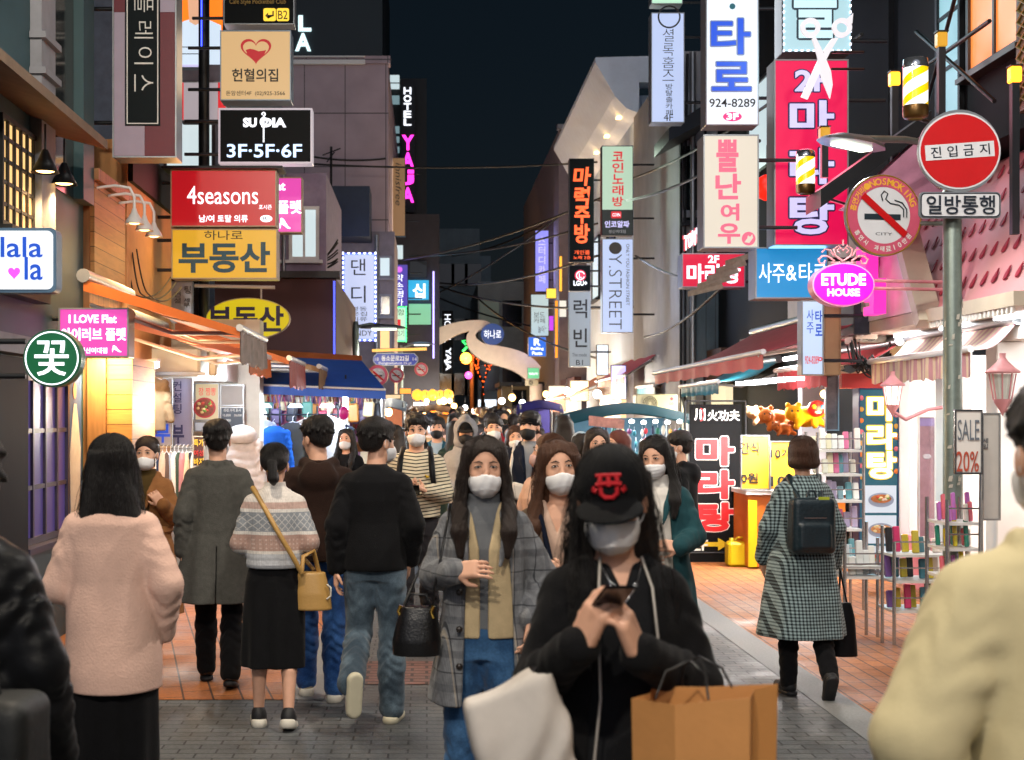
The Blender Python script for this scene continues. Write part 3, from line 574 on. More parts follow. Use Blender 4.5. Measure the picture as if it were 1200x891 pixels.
# ---------------- signs: boxes that hang square to the street; lettering is its own raised mesh
wL = glow('letter_white', '#f2f6ff', 1.3); kL = M('letter_black', '#111114', .5, var=0); nL = M('letter_navy', '#1d2560', .5, var=0); tL = M('letter_petrol', '#0f4d63', .5, var=0); bL = glow('letter_blue', '#1550c8', .8); rL = glow('letter_red', '#d81e2a', .8); pL = glow('letter_pink', '#ec6a8a', .7); oL = glow('letter_orange', '#ff5a20', 1.5); yL = glow('letter_yellow', '#ffd23a', 1.0); gL = M('letter_grey', '#4a4d55', .5, var=0); wD = M('letter_white_paint', '#d9d9d6', .5, var=0); lavL = glow('letter_lavender', '#c9c4f2', .95); gold = M('letter_gold', '#a8883a', .5, var=0)
frS = M('sign_frame_steel', '#8f959b', .4, .7, var=.12); frK = M('sign_frame_dark', '#24272c', .5, .4, var=.15)
def sign(name, label, px0, py0, px1, py1, Y, facem, texts=(), frame=None, th=.2, cat='sign', group=None, shape=None, rim=.012, bracket=None, extra=None, face2=None):
 x0, x1, z0, z1 = GX(px0, Y), GX(px1, Y), GZ(py1, Y), GZ(py0, Y); s = Y / F
 r = empty(name, ((x0 + x1) / 2, Y + th / 2, z0), label, cat, group)
 cx, cz, w, h = (x0 + x1) / 2, (z0 + z1) / 2, x1 - x0, z1 - z0
 hb, fb = MB(), MB()
 if shape in (None, 'box'):
  hb.box((x0, Y, z0), (x1, Y + th, z1), frame or frS, .006)
  for a, b in (((x0, z0), (x1, z0 + rim)), ((x0, z1 - rim), (x1, z1)), ((x0, z0 + rim + .001), (x0 + rim, z1 - rim - .001)), ((x1 - rim, z0 + rim + .001), (x1, z1 - rim - .001))): hb.box((a[0], Y - .016, a[1]), (b[0], Y - .002, b[1]), frame or frS)
  fb.box((x0 + rim + .001, Y - .008, z0 + rim + .001), (x1 - rim - .001, Y - .003, z1 - rim - .001), facem)
  fb.box((x0 + rim + .001, Y + th + .003, z0 + rim + .001), (x1 - rim - .001, Y + th + .008, z1 - rim - .001), facem)
 else:
  pv, pf = shape(w, h); hb.fit(pv, pf, cx, cz, w, h, Y + th, frame or frS, th); fb.fit(pv, pf, cx, cz, w - 2 * rim, h - 2 * rim, Y - .003, facem, .006)
 hb.build('housing', r); fb.build('sign_face', r)
 tm = MB(); q = MB()
 for t in texts:
  body, cxp, cyp, wp, hp, m = t[:6]; o = t[6] if len(t) > 6 else {}
  W_, H_ = (wp * s if wp else None), (hp * s if hp else None); X, Z = GX(cxp, Y), GZ(cyp, Y); d = o.get('d', 0)
  if 'out' in o:
   for j in range(8): q.text(body, X + o['oo'] * s * math.cos(j * .785), Z + o['oo'] * s * math.sin(j * .785), W_, H_, Y - .0085 - d - .0004 * j, o['out'], o.get('off', 0), th=.001)
  (tm if isinstance(body, str) else q).text(body, X, Z, W_, H_, Y - .0135 - d, m, o.get('off', 0), o.get('rot', 0), .005, o.get('shear', 0), o.get('v', False), tilt=o.get('tilt', 0)) if isinstance(body, str) else q.fit(*body, X, Z, W_, H_, Y - .009 - d, m, .004, tilt=o.get('tilt', 0))
 if q.v: q.build('emblem', r)
 if tm.v: tm.build('lettering', r)
 if bracket is None and shape is None and name in ('hanging_sign', 'vertical_sign'): bracket = -.4 if px1 < 460 else .4
 if bracket:
  bm = MB()
  for zz in (z0 + h * .2, z0 + h * .8): bm.tube([(x0 if bracket < 0 else x1, Y + th / 2, zz), ((x0 if bracket < 0 else x1) + bracket, Y + th / 2, zz)], .02, frK, 6)
  bm.build('bracket', r)
 if extra: extra(r, Y, s)
 e = facem.node_tree.nodes['Principled BSDF'].inputs['Emission Strength'].default_value; A_ = w * h
 if e > .3 and A_ > .3:
  c_ = facem.node_tree.nodes['Principled BSDF'].inputs['Emission Color'].default_value; k_ = max(c_[:3]); q_ = A_ * e * math.pi * LIT * (.4 + .6 * k_)
  for sg, yy in ((-1, Y - .06), (1, Y + th + .06)): light('AREA', (cx, yy, cz), q_ * (1 if sg < 0 else .4), tuple((v / k_) * .8 + .2 for v in c_[:3]), w * .9, (R(90 * sg), 0, 0), None, h * .9)  # area lights added off both faces to brighten the walls around
 return r
LIT = 8.0
ell = lambda w, h: disc_poly(w / 2, h / 2); rr = lambda w, h: rrect_poly(w, h, min(w, h) * .1)
rect = ([(-1, -1), (1, -1), (1, 1), (-1, 1)], [(0, 1, 2, 3)])
G = glow
def led_border(px0, py0, px1, py1, m, step=5.0, sz=1.1):
 def f(r, Y, s):
  mb = MB(); n = max(2, int(abs(py1 - py0) / step)); k = max(2, int(abs(px1 - px0) / step))
  for i in range(n + 1):
   for px in (px0, px1): c = P(px, py0 + (py1 - py0) * i / n, Y); mb.box((c.x - sz * s * .8, Y - .03, c.z - sz * s * 1.4), (c.x + sz * s * .8, Y - .017, c.z + sz * s * 1.4), m)
  for i in range(1, k):
   for py in (py0, py1): c = P(px0 + (px1 - px0) * i / k, py, Y); mb.box((c.x - sz * s * 1.4, Y - .03, c.z - sz * s * .8), (c.x + sz * s * 1.4, Y - .017, c.z + sz * s * .8), m)
  mb.build('led_border', r)
 return f
# ---- left
sign('hanging_sign', 'white rounded lightbox with blue lettering and a pink heart at the left edge', -28, 267, 66, 343, 9.0, G('face_white', '#e9eef4', .95), [('lala', 26, 290, 49, 24, bL, dict(off=.01)), (heart_poly(), 17, 321, 14, 14, G('letter_magenta', '#ff3fd0', 1.8)), ('la', 40, 315, 21, 27, bL, dict(off=.01))], M('slate_blue', '#49657f', .4), .14, shape=rr, rim=.02, bracket=-.5)
sign('flower_sign', 'round green sign with a single white syllable beside the pink lightbox', 27, 386, 95, 454, 8.9, G('face_green', '#10683f', .55), [(ring_poly(.92, .97), 61, 420, 63, 63, wL), ('꽃', 61, 420, 40, 41, wL, dict(off=.01))], M('green_edge', '#1c5a3c', .4), .12, shape=ell, rim=.012, bracket=-.25)
def shoe_icon(n=0): return ([(-1, .1), (-.7, .0), (-.2, -.25), (.3, -.55), (.75, -.6), (.8, -.45), (.45, -.3), (.1, .1), (-.25, .55), (-.55, .75), (-.85, .7), (-.88, -.6), (-.95, -.6)], [tuple(range(13))])
sign('hanging_sign', 'small pink lightbox with three rows of white lettering over the clothes shop', 69, 361, 151, 419, 11.3, G('face_pink', '#e04cb0', .85), [('I LOVE Flat', 109, 374, 56, 10, wL, dict(off=.03)), ('아이러브 플렛', 110, 392, 76, 15, wL, dict(off=.05)), ('성신여대점', 110, 411, 32, 7, wL, dict(off=.02)), (shoe_icon(), 137, 409, 11, 8, wL)], frS, .22, bracket=-.3)
def pl_extra(r, Y, s):
 mb = MB()
 white, wine = M('pinkish_white_panel', '#9a90a4', .5, var=.06), M('wine_panel', '#5c1226', .5, var=.08)
 for (p0, q0, p1, q1, m) in ((134, 15, 169.6, 183, white), (170, 15, 205, 183, wine), (134, -38, 169.6, 14.6, wine), (170, -38, 205, 14.6, white)):
  a, b = P(p0, q1, Y), P(p1, q0, Y); mb.box((a.x, Y - .014, a.z), (b.x, Y - .0085, b.z), m)
 a, b = P(147, 148, Y), P(188, -30, Y); mb.box((a.x, Y - .022, a.z), (b.x, Y - .0145, b.z), M('black_panel', '#0a1418', .5, var=.1, spec=.1))
 mb.build('panel', r); mb = MB()
 for (p0, q0, p1, q1) in ((149, -28, 150.2, 146), (184.8, -28, 186, 146), (150.3, 144.8, 184.7, 146)): a, b = P(p0, q1, Y), P(p1, q0, Y); mb.box((a.x, Y - .027, a.z), (b.x, Y - .0225, b.z), wD)
 for c, y in (('플', 5), ('레', 36), ('이', 66), ('스', 98)): mb.text(c, GX(169, Y), GZ(y, Y), 22 * s, 20 * s, Y - .0225, wD, -.01, -90, .005)
 mb.build('lettering', r)
sign('vertical_sign', 'tall wine and white vertical sign with a black panel of white lettering', 132, -40, 207, 185, 13.0, M('wine_panel', '#5c1226', .5, var=.08), [], frS, .3, extra=pl_extra, bracket=-.3)
def chef(r, Y, s):
 mb = MB(); f = lambda pts, m, d: mb.slab([P(a, b, Y) + Vector((0, -.012 - d, 0)) for a, b in pts], (0, -1, 0), .003, m)
 f([(207, 76), (207, 30), (216, 25), (226, 22), (236, 21), (248, 25), (259, 30), (261, 76)], G('poster_shirt', '#cfe0f0', .9), 0); f([(222, 26), (221, 14), (220, -8), (224, -14), (234, -14), (239, -8), (238, 14), (237, 26), (229, 30)], G('poster_skin', '#e6b08c', .8), .004); mb.build('figure', r)
sign('billboard', 'backlit orange billboard of a figure in a white shirt behind the lamp post', 206, -30, 262, 56, 20, G('face_orange', '#ff7a14', 1.1), [], frK, .15, 'billboard', extra=chef); sign('lit_sign', 'small backlit pale panel under the orange billboard', 209, 63, 234, 80, 20.0, G('face_lilac', '#cdc9f0', .8), [], frK, .12)
sign('blank_sign', 'square white sign with red side bands above the dark double lightbox', 211, 96, 266, 142, 19, G('face_greywhite', '#c0b6bd', .55), [(rect, 213.5, 119, 3.5, 44, rL), (rect, 260, 119, 9, 44, rL)], frS, .25)
sign('hanging_sign', 'black lightbox with yellow lettering and two yellow tiles at the top of the stack', 262, -25, 345, 29, 17.2, M('face_black', '#080d10', .5, var=.1, spec=.1), [('Cafe Style Pocketball Club', 302, 3, 66, 7, gold, dict(off=.0)), ('Cafe', 300, -14, 50, 16, yL), (rrect_poly(2, 2, .3), 316, 17.5, 14.5, 15, yL), (rrect_poly(2, 2, .3), 331.5, 17.5, 14.5, 15, yL), ('B2', 331.5, 18, 11, 10, kL, dict(d=.006)), ('↵', 316, 18, 10, 9, kL, dict(off=.03, d=.006))], frS, .24)
def blood(r, Y, s):
 mb = MB(); v, f = heart_poly(48); a = np.array(v); lo, hi = a.min(0), a.max(0); n = (a - (lo + hi) / 2) / ((hi - lo) / 2)
 red = G('heart_red', '#b51420', .75); o = [P(300 + 18 * p[0], 61 - 15 * p[1], Y) for p in n]; i_ = [P(300 + 15.2 * p[0], 61.3 - 12.4 * p[1], Y) for p in n]
 vs = [(p.x, Y - .012, p.z) for p in o] + [(p.x, Y - .012, p.z) for p in i_]; k = len(o); mb.add(vs, [(j, (j + 1) % k, k + (j + 1) % k, k + j) for j in range(k)], red)
 pts = [(288, 59), (293, 57.5), (298, 58.5), (303, 60.5), (308, 60), (312, 59), (310, 64), (305, 69), (300, 73), (295, 69), (290, 64)]
 mb.slab([P(a_, b_, Y) + Vector((0, -.012, 0)) for a_, b_ in pts], (0, -1, 0), .003, red); mb.build('heart', r)
sign('hanging_sign', 'square cream lightbox with a red heart emblem and dark lettering', 258, 36, 341, 118, 16.6, G('face_cream', '#d9b27c', .72), [('헌혈의집', 299, 88.5, 54, 15.5, kL, dict(off=.015)), ('돈암센터4F  (02)925-3566', 299.5, 110, 69, 6.5, kL)], M('pale_blue_frame', '#8fa3b4', .4, .3), .3, extra=blood)
sign('hanging_sign', 'black lightbox with pale blue floor numbers and a white name', 256, 127, 366, 192, 16.0, M('face_black', '#080d10', .5, var=.1, spec=.1), [('SU', 293, 144, 16, 11, wL, dict(off=.05)), ('DIA', 321, 144, 29, 11, wL, dict(off=.05)), (ring_poly(.6, 1), 309, 143, 9, 11, wL), (rect, 309, 151, 1.6, 32, wL), (ring_poly(.5, 1, -60, 200), 309, 134, 5, 5, wL), ('3F·5F·6F', 310, 177, 88, 16, G('letter_iceblue', '#bfdcff', 1.4), dict(off=.015))], G('edge_glow', '#cfc6d0', .55), .2, rim=.02)
sign('hanging_sign', 'red sign with large white lettering directly above the yellow sign', 200, 199, 324, 266, 15.2, G('face_red', '#b8101c', .72), [('4seasons', 261, 229, 83, 21, wL, dict(off=.0)), ('포시즌', 311, 243, 15, 5.5, wL), ('남/여 토탈 의류', 262, 256.5, 57, 8.5, wL, dict(off=.01)), (disc_poly(1, 1), 312, 256.5, 14, 8, wL), ('B1', 312, 256.5, 8, 4.5, kL, dict(d=.006))], M('cream_frame', '#b7a98c', .5), .26, extra=lambda r, Y, s: MB().box((P(191, 0, Y).x, Y - .1, GZ(199, Y)), (P(332, 0, Y).x, Y + .3, GZ(196, Y)), darkM).build('rain_hood', r))
sign('hanging_sign', 'yellow sign with petrol blue lettering hung beneath the red sign', 201, 268.5, 325, 327, 15.2, G('face_yellow', '#d8a51e', .75), [('하나로', 262, 276, 45, 11, kL), ('부동산', 263, 302, 107, 36, tL, dict(off=.03))], MATS['cream_frame'], .24)
sign('hanging_sign', 'magenta lightbox half hidden behind the red sign, with a white shoe', 322, 208, 354, 273, 17.6, G('face_pink', '#e04cb0', .85), [('at', 329, 219, 11, 9, wL, dict(off=.03)), ('플렛', 339, 243, 29, 16, wL, dict(off=.05)), (shoe_icon(), 334, 262, 13, 13, wL)], MATS['cream_frame'], .2)
ov = sign('oval_sign', 'yellow oval sign with navy lettering hanging from a horizontal bar', 241, 349, 340, 398, 17.6, G('face_lemon', '#dcc814', .62), [('부동산', 288, 374, 89, 31, nL, dict(off=.03))], M('cream_frame', '#b7a98c', .5), .1, shape=ell)
mb = MB(); Y = 17.65; mb.tube([P(228, 335, Y), P(322, 337, Y)], .022, whiteM, 8); mb.tube([P(306, 337, Y), P(306, 352, Y)], .012, whiteM, 6); mb.build('hanging_bar', ov)
def tall(label, px0, py0, px1, py1, Y, facem, texts, frame=None, th=.22, extra=None, name='vertical_sign', rim=.012): return sign(name, label, px0, py0, px1, py1, Y, facem, texts, frame, th, extra=extra, rim=rim)
tall('tall white vertical lightbox with black lettering and a ring of blue LEDs', 402, 297, 440, 399, 30, G('face_bluewhite', '#c3cdf0', .85), [('댄', 420, 313, 17, 19, kL), ('디', 420, 345, 17, 20, kL), ('명동', 421, 362, 18, 5, gL), ('옷집', 421, 368, 18, 5, gL), ('의류', 421, 374, 18, 5, gL), ('DANDY', 420, 390.5, 32, 6, gL)], ledB, .2, led_border(402, 297, 440, 399, ledW, 5.5, .9), rim=.03)
tall('slim tan vertical sign with dark italic lettering below the hotel letters', 459, 185, 475, 277, 41, G('face_tan', '#a07a52', .45), [('innisfree', 467, 216, 7, 50, kL, dict(rot=-90, shear=.2))], frK)
tall('slim violet vertical sign with white lettering above the green bordered one', 458, 310, 478, 359, 40, G('face_violet', '#4a3ca8', .8), [(disc_poly(1, 1), 468, 316, 7, 7, G('letter_orchid', '#d06ae0', 1.0)), ('약손명가', 468, 340, 9, 38, wL, dict(v=True))], frK)
tall('small white sign with a green LED border and red emblem', 456, 360, 476, 400, 39, G('face_mint', '#b9e6c8', .9), [('명함', 466, 366, 16, 7, kL), (rect, 466, 379, 7, 9, rL), ('생고기', 466, 391, 15, 7, kL)], ledG, .2, led_border(456, 360, 476, 400, ledG, 4, .8), rim=.03)
sign('lit_sign', 'cyan lightbox with one large white syllable on the dark shop block', 478, 328, 503, 352, 43.6, G('face_cyan', '#1f9fd0', 1.0), [('십', 491, 341, 15, 17, wL, dict(off=.04))], frK, .2)
tall('dark vertical sign with white capitals turned sideways under the arch', 518, 364, 531, 438, 52, M('face_black', '#080d10', .5, var=.1, spec=.1), [('HOTEL', 524.5, 385, 7.5, 33, wL, dict(rot=-90)), ('YAJA', 524.5, 421, 8, 27, wL, dict(rot=-90, off=.04))], frK)
tall('white notice board with small dark characters on the peach wall', 198, 330, 226, 375, 18.4, M('white_board', '#b7b3b8', .5, var=.05), [('건설', 208, 349, 8, 14, kL, dict(v=True)), ('팅', 220, 340, 7, 9, kL), ('세무', 219, 355, 7, 12, kL, dict(v=True))], None, .06)
tall('white slanted sign panel with dark marks below the LED bordered sign', 381, 388, 398, 420, 27, G('face_bluewhite', '#c3cdf0', .85), [('바', 388, 402, 8, 12, kL)], frK); tall('white shop panel with a dark ampersand left of the round no smoking signs', 417, 402, 438, 436, 33, G('face_bluewhite', '#c3cdf0', .85), [('&', 432, 423, 9, 12, kL)], frK)
# ---- right
blueW = G('face_skywhite', '#b9c9ee', .85)
tall('tall pale blue lightbox with thin dark serif lettering and a floor number', 763, 15, 802, 144, 20.5, blueW, [(ring_poly(.86, 1), 784, 20, 27, 27, kL), ('셜록', 783, 50, 13, 34, kL, dict(v=True, off=-.012)), ('홈즈', 783, 81, 14, 30, kL, dict(v=True, off=-.012)), ('방탈출카페', 784, 117, 8, 38, kL, dict(v=True)), ('4F', 783, 138, 11, 8, kL)], None, .25); tall('pale green sign edge above the pale blue lightbox', 763, -20, 800, 5, 20.5, G('face_mint', '#b9e6c8', .9), [], None, .25)
tall('tall white lightbox with two large blue syllables, a phone number and a pink oval', 827, -30, 889, 147, 15.8, G('face_white2', '#dfe9f2', .95), [('·', 858, 8, 7, 7, M('letter_teal', '#1d6c7a', .5)), ('타', 856, 43, 46, 42, G('letter_royal', '#1a4fd0', .9), dict(off=.02, out=M('letter_shadow', '#8fa0b8', .5), oo=1.5)), ('로', 857, 90, 46, 34, MATS['letter_royal'], dict(off=.02, out=MATS['letter_shadow'], oo=1.5)), ('924-8289', 858, 121, 54, 10, kL, dict(off=.01)), (disc_poly(1, 1), 858, 137, 22, 11, G('letter_hotrose', '#e8307a', .9)), ('3F', 858, 137, 14, 8, wL, dict(off=.03, d=.006))], None, .3)
def fox(r, Y, s):
 mb = MB(); c = P(877, 280, Y); mb.fit(*disc_poly(1, 1), c.x, c.z, 16 * s, 16 * s, Y - .009, pL, .004); mb.fit([(-.6, -.5), (.1, -.6), (.6, .1), (.5, .6), (.2, .25), (-.1, .45), (-.2, .05)], [tuple(range(7))], c.x, c.z, 10 * s, 10 * s, Y - .014, G('face_cream2', '#d9d0c0', .8), .004); mb.build('emblem', r)
tall('cream vertical lightbox with loose pink brush lettering and a round fox mark', 824, 158, 889, 291, 13.3, G('face_cream2', '#d9d0c0', .8), [('뿔', 852, 183, 26, 38, pL, dict(off=.035)), ('난', 853, 219, 30, 30, pL, dict(off=.035)), ('여', 855, 249, 22, 20, pL, dict(off=.035)), ('우', 854, 274, 26, 24, pL, dict(off=.035))], None, .3, fox)
tall('upper lightbox with outlined grey lettering and dotted white LEDs', 916, -30, 998, 62, 14.4, G('face_aqua', '#a9d3dd', .8), [('글', 955, 12, 50, 66, G('face_aqua2', '#bfe6ee', .95), dict(off=.03, out=M('letter_slate', '#223a4a', .4), oo=2.5))], frK, .3, led_border(918, -30, 996, 60, ledW, 7, .9))
tall('tall hot pink lightbox with large lavender syllables behind the barber pole', 907, 70, 994, 288, 13.6, G('face_hotpink', '#e0084e', .85), [('2F', 951, 95, 40, 25, lavL, dict(off=.03, out=nL, oo=1.6)), ('마', 951, 139, 52, 42, lavL, dict(off=.05, out=nL, oo=2)), ('라', 951, 195, 52, 42, lavL, dict(off=.05, out=nL, oo=2)), ('탕', 951, 252, 52, 46, lavL, dict(off=.05, out=nL, oo=2))], None, .3)
tall('black vertical sign with glowing orange brush lettering', 667, 186, 696, 307, 27, M('face_black', '#080d10', .5, var=.1, spec=.1), [('마', 682, 207, 21, 22, oL, dict(off=.03, shear=.1)), ('력', 682, 230, 19, 22, oL, dict(off=.03, shear=.1)), ('주', 682, 252, 18, 21, oL, dict(off=.03)), ('방', 682, 274, 18, 23, oL, dict(off=.03)), ('개인룸', 682, 296, 18, 5, oL), ('노래 2층', 682, 302, 20, 4, oL)], frK, .22)
def lg(r, Y, s):
 mb = MB(); c = P(680, 323, Y); mb.fit(*disc_poly(1, 1), c.x, c.z, 13 * s, 13 * s, Y - .009, G('letter_crimson', '#e01848', 1.0), .004); mb.fit(*ring_poly(.8, 1, 20, 340), c.x, c.z, 10 * s, 10 * s, Y - .0135, wL, .004); mb.text('L', c.x, c.z, 3.4 * s, 5 * s, Y - .0135, wL); mb.build('emblem', r)
tall('dark square lightbox with a red round face mark over pale lettering', 667, 311, 692, 341, 27.1, M('face_black', '#080d10', .5, var=.1, spec=.1), [('LGU+', 680, 332, 16, 6, wL, dict(off=.03))], frK, .2, lg)
tall('grey vertical sign with two large navy syllables under the dark lightbox', 667, 342, 692, 430, 27.05, G('face_slate', '#9aa4ad', .6), [('럭', 680, 362, 16, 22, kL, dict(off=.01)), ('빈', 680, 396, 16, 22, kL, dict(off=.01)), ('The mode', 679, 416, 17, 4, gL), ('B1', 679, 425, 8, 6, kL)], frS, .2)
tall('pale green vertical lightbox with red lettering and a dark foot panel', 705, 171, 742, 276, 26, G('face_palegreen', '#b4d0b6', .85), [('코인노래방', 724, 210, 13, 66, rL, dict(v=True, off=.02)), (rect, 723.5, 261, 35.5, 30, M('foot_panel', '#39433f', .5)), (rrect_poly(2, 1.2, .2), 722, 252, 12, 8, rL, dict(d=.006)), ('COIN', 722, 252, 9, 3.5, wL, dict(d=.01)), ('인코알파', 723, 263, 29, 8, lavL, dict(off=.03, d=.006)), ('성신여대점', 723, 271.5, 20, 4, wD, dict(d=.006))], frK, .22)
tall('pale blue vertical lightbox with thin dark capitals running downwards', 705.5, 280, 742, 390, 25.6, blueW, [(disc_poly(1, 1), 721, 291, 15, 14, M('letter_taupe', '#5a564f', .6)), ('Y.STREET', 721, 342, 15, 88, gL, dict(rot=-90, off=-.015)), ('ONLY YOU FASHION STREET', 735.5, 322, 3.8, 72, gL, dict(rot=-90))], None, .24)
tall('slim violet blue LED panel hung high on the far right row', 627, 270, 643, 342, 46, G('face_periwinkle', '#8f8ef0', .95), [('스터디카페', 635, 305, 8, 56, lavL, dict(v=True, off=.02))], frK, .3); tall('pale vertical sign with small dark characters under the violet LED panel', 622, 345, 643, 394, 45, G('face_ice', '#bcd3d6', .75), [('보드', 632, 369, 13, 6, gL), ('카페', 632, 376, 13, 6, gL), ('놀이', 634, 386, 7, 8, gL)], frK, .3)
sign('lit_sign', 'bright blue square lightbox with a white capital on the far right row', 619, 395, 640, 418, 44, G('face_blue', '#1a66d8', 1.0), [('R', 629.5, 401, 8, 8, wL, dict(off=.03)), ('Rolling', 629.5, 409, 15, 4, wL, dict(off=.03)), ('Pasta', 629.5, 414, 12, 4, wL, dict(off=.03))], frS, .25); sign('lit_sign', 'small mint green lightbox above the far air conditioner', 618, 431, 632, 444, 43, G('face_emerald', '#59c08a', .85), [('nature', 625, 438, 10, 3, wL)], frS, .2)
sign('hanging_sign', 'red lightbox with white rounded lettering behind slanted shutters', 799, 297, 873, 337, 16.6, G('face_crimson', '#d0103a', .85), [('2F', 836, 304, 13, 9, wL, dict(off=.03)), ('마라탕', 836, 321, 63, 23, wL, dict(off=.05))], None, .28)
sign('hanging_sign', 'bright blue lightbox with white lettering beside the magenta oval', 885, 290, 970, 350, 13.9, G('face_azure', '#1a86c4', .85), [('사주', 904, 320, 30, 23, wL), ('&', 927, 320, 12, 18, wL), ('타로', 952, 320, 32, 23, wL)], None, .3)
tall('narrow white sign with blue syllables and a small red number over the snack shop', 939, 352, 965, 440, 13.8, G('face_skywhite2', '#bcd0ea', .9), [('사주', 949, 377, 8, 30, bL, dict(v=True)), ('타로', 959, 379, 8, 32, bL, dict(v=True, off=.02)), ('924-8289', 951, 422, 16, 9, rL), (ring_poly(.5, 1), 961, 421, 5, 5, rL)], None, .16)
def etude(r, Y, s):
 m = M('pink_iron', '#d68f98', .45, .2); mb = MB()
 def curve(pts, w=1.3): mb.tube([P(a, b, Y + .05) for a, b in pts], w * s, m, 6)
 curve([(988, 306), (979, 300), (977, 292), (983, 288), (988, 294), (993, 288), (999, 292), (997, 300), (988, 306)])
 curve([(988, 288), (988, 281)]);
 for sg in (-1, 1):
  X = lambda a: 988 + sg * a
  curve([(X(10), 306), (X(18), 300), (X(24), 300), (X(29), 304), (X(27), 309), (X(22), 309), (X(21), 305)]); curve([(X(11), 300), (X(15), 293), (X(21), 292), (X(25), 296)], 1.1); curve([(X(4), 297), (X(7), 293), (X(4), 291)], 1.0); curve([(X(4), 308), (X(14), 308)], 1.1)
 mb.build('iron_crest', r); mb = MB()
 for y in (329, 338): mb.tube([P(1024, y, Y + .08), Vector((XR - .05, Y + .5, GZ(y - 4, Y)))], .016, m, 6)
 mb.build('bracket', r)
sign('oval_sign', 'glowing magenta oval sign with white capitals and pink iron scrolls', 952, 308, 1025, 359, 12.4, G('face_magenta', '#f000c0', .95), [('ETUDE', 988, 328, 52, 14, wL, dict(off=.035)), ('HOUSE', 988, 343, 38, 9, wL, dict(off=.035))], M('pink_rim', '#e58fb8', .4), .16, shape=ell, extra=etude)
def bowls(r, Y, s):
 mb = MB(); wh, br = G('panel_photo_white', '#cfd8e4', .7), [M('bowl_soup_a', '#b06a3a', .5, var=.5, vs=40), M('bowl_soup_b', '#c9905a', .5, var=.5, vs=40), M('bowl_soup_c', '#b84a3a', .5, var=.5, vs=40)]
 for i, (a, b) in enumerate(((569, 601), (604, 637), (640, 668))):
  p, q = P(1012, b, Y), P(1050, a, Y); mb.box((p.x, Y - .012, p.z), (q.x, Y - .0085, q.z), wh); c = P(1032, (a + b) / 2 + 1, Y); mb.fit(*disc_poly(1, .55), c.x, c.z, 30 * s, 17 * s, Y - .0125, M('bowl_china', '#8f9db8', .3), .004); mb.fit(*disc_poly(1, .5), c.x, c.z + 1.5 * s, 24 * s, 10 * s, Y - .017, br[i], .004)
  rd = random.Random(i)
  for k in range(9): mb.ball((c.x + rd.uniform(-9, 9) * s, Y - .023, c.z + rd.uniform(-1, 5) * s), (2.4 * s, .004, 1.6 * s), M('topping_%d' % (k % 4), ['#e8d9a8', '#7a9a4a', '#c9543a', '#f0e8dc'][k % 4], .5), 8, 5)
 mb.build('menu_photo', r); mb = MB(); rd = random.Random(8)
 for k in range(16): c = P(1009 if k % 2 else 1050, 460 + k * 6.6, Y); mb.ball((c.x, Y - .012, c.z), (3 * s, .004, 3 * s), M('lantern_dot_%d' % (k % 3), ['#d8a03a', '#d86a7a', '#e0782a'][k % 3], .5), 8, 5)
 mb.build('trim_dots', r)
sign('menu_board', 'tall teal lit menu board with big yellow edged syllables and bowls of soup', 1006, 455, 1053, 671, 14.2, G('face_teal', '#0c5a6e', .6), [('마', 1033, 478, 34, 30, wL, dict(off=.05, out=yL, oo=1.5)), ('라', 1033, 512, 34, 30, wL, dict(off=.05, out=yL, oo=1.5)), ('탕', 1033, 545, 34, 32, wL, dict(off=.05, out=yL, oo=1.5))], M('navy_frame', '#1a2a5a', .4), .2, extra=bowls)
mb = MB()
for i, c in enumerate('TONYT'): mb.text(c, GX(803.5 + i * 4.6, 17.5), GZ(285 - i * 3.0, 17.5), 4.2 * 17.5 / F, 17 * 17.5 / F, 17.5, wL, .03, 0, .05); mb.text(c, GX(802.7 + i * 4.6, 17.5), GZ(285 - i * 3.0, 17.5), 4.8 * 17.5 / F, 18 * 17.5 / F, 17.55, rL, .05, 0, .04)
mb.thing('channel_letters', 'row of red edged white capital letters left of the cream fox sign', 'sign')
def scissors():
 Y = 12.2; r = empty('scissors_sign', P(966, 118, Y), 'large white scissors shaped sign hung in front of the hot pink lightbox', 'sign'); m = glow('scissor_white', '#e8e4ea', .75); s = Y / F
 for sg, ring_c, blade in ((1, (949, 33), [(955, 44), (964, 62), (973, 84), (975, 100), (972, 116), (962, 92), (957, 66), (951, 46)]), (-1, (986, 33), [(982, 45), (972, 62), (962, 82), (946, 117), (938, 114), (952, 84), (960, 66), (974, 46)])):
  mb = MB(); y0 = Y - (.03 if sg > 0 else .0)
  mb.slab([P(a, b, y0) for a, b in blade], (0, -1, 0), .025, m); c = P(*ring_c, y0); mb.fit(*ring_poly(.56, 1), c.x, c.z, 23 * s, 22 * s, y0, m, .03)
  if sg < 0: mb.slab([P(a, b, y0) for a, b in ((990, 24), (997, 18), (999, 16), (998, 28), (994, 31))], (0, -1, 0), .025, m)
  mb.build('blade', r)
 MB().lathe([(0, -.05), (.02, -.05), (.02, 0)], P(961, 64, Y), frK, 12, 'y').build('pivot', r)
 MB().tube([P(975, 61, Y + .02), P(1012, 61, Y + .3)], .012, frK, 6).tube([P(975, 81, Y + .02), P(1012, 81, Y + .3)], .012, frK, 6).build('bracket', r)
scissors()
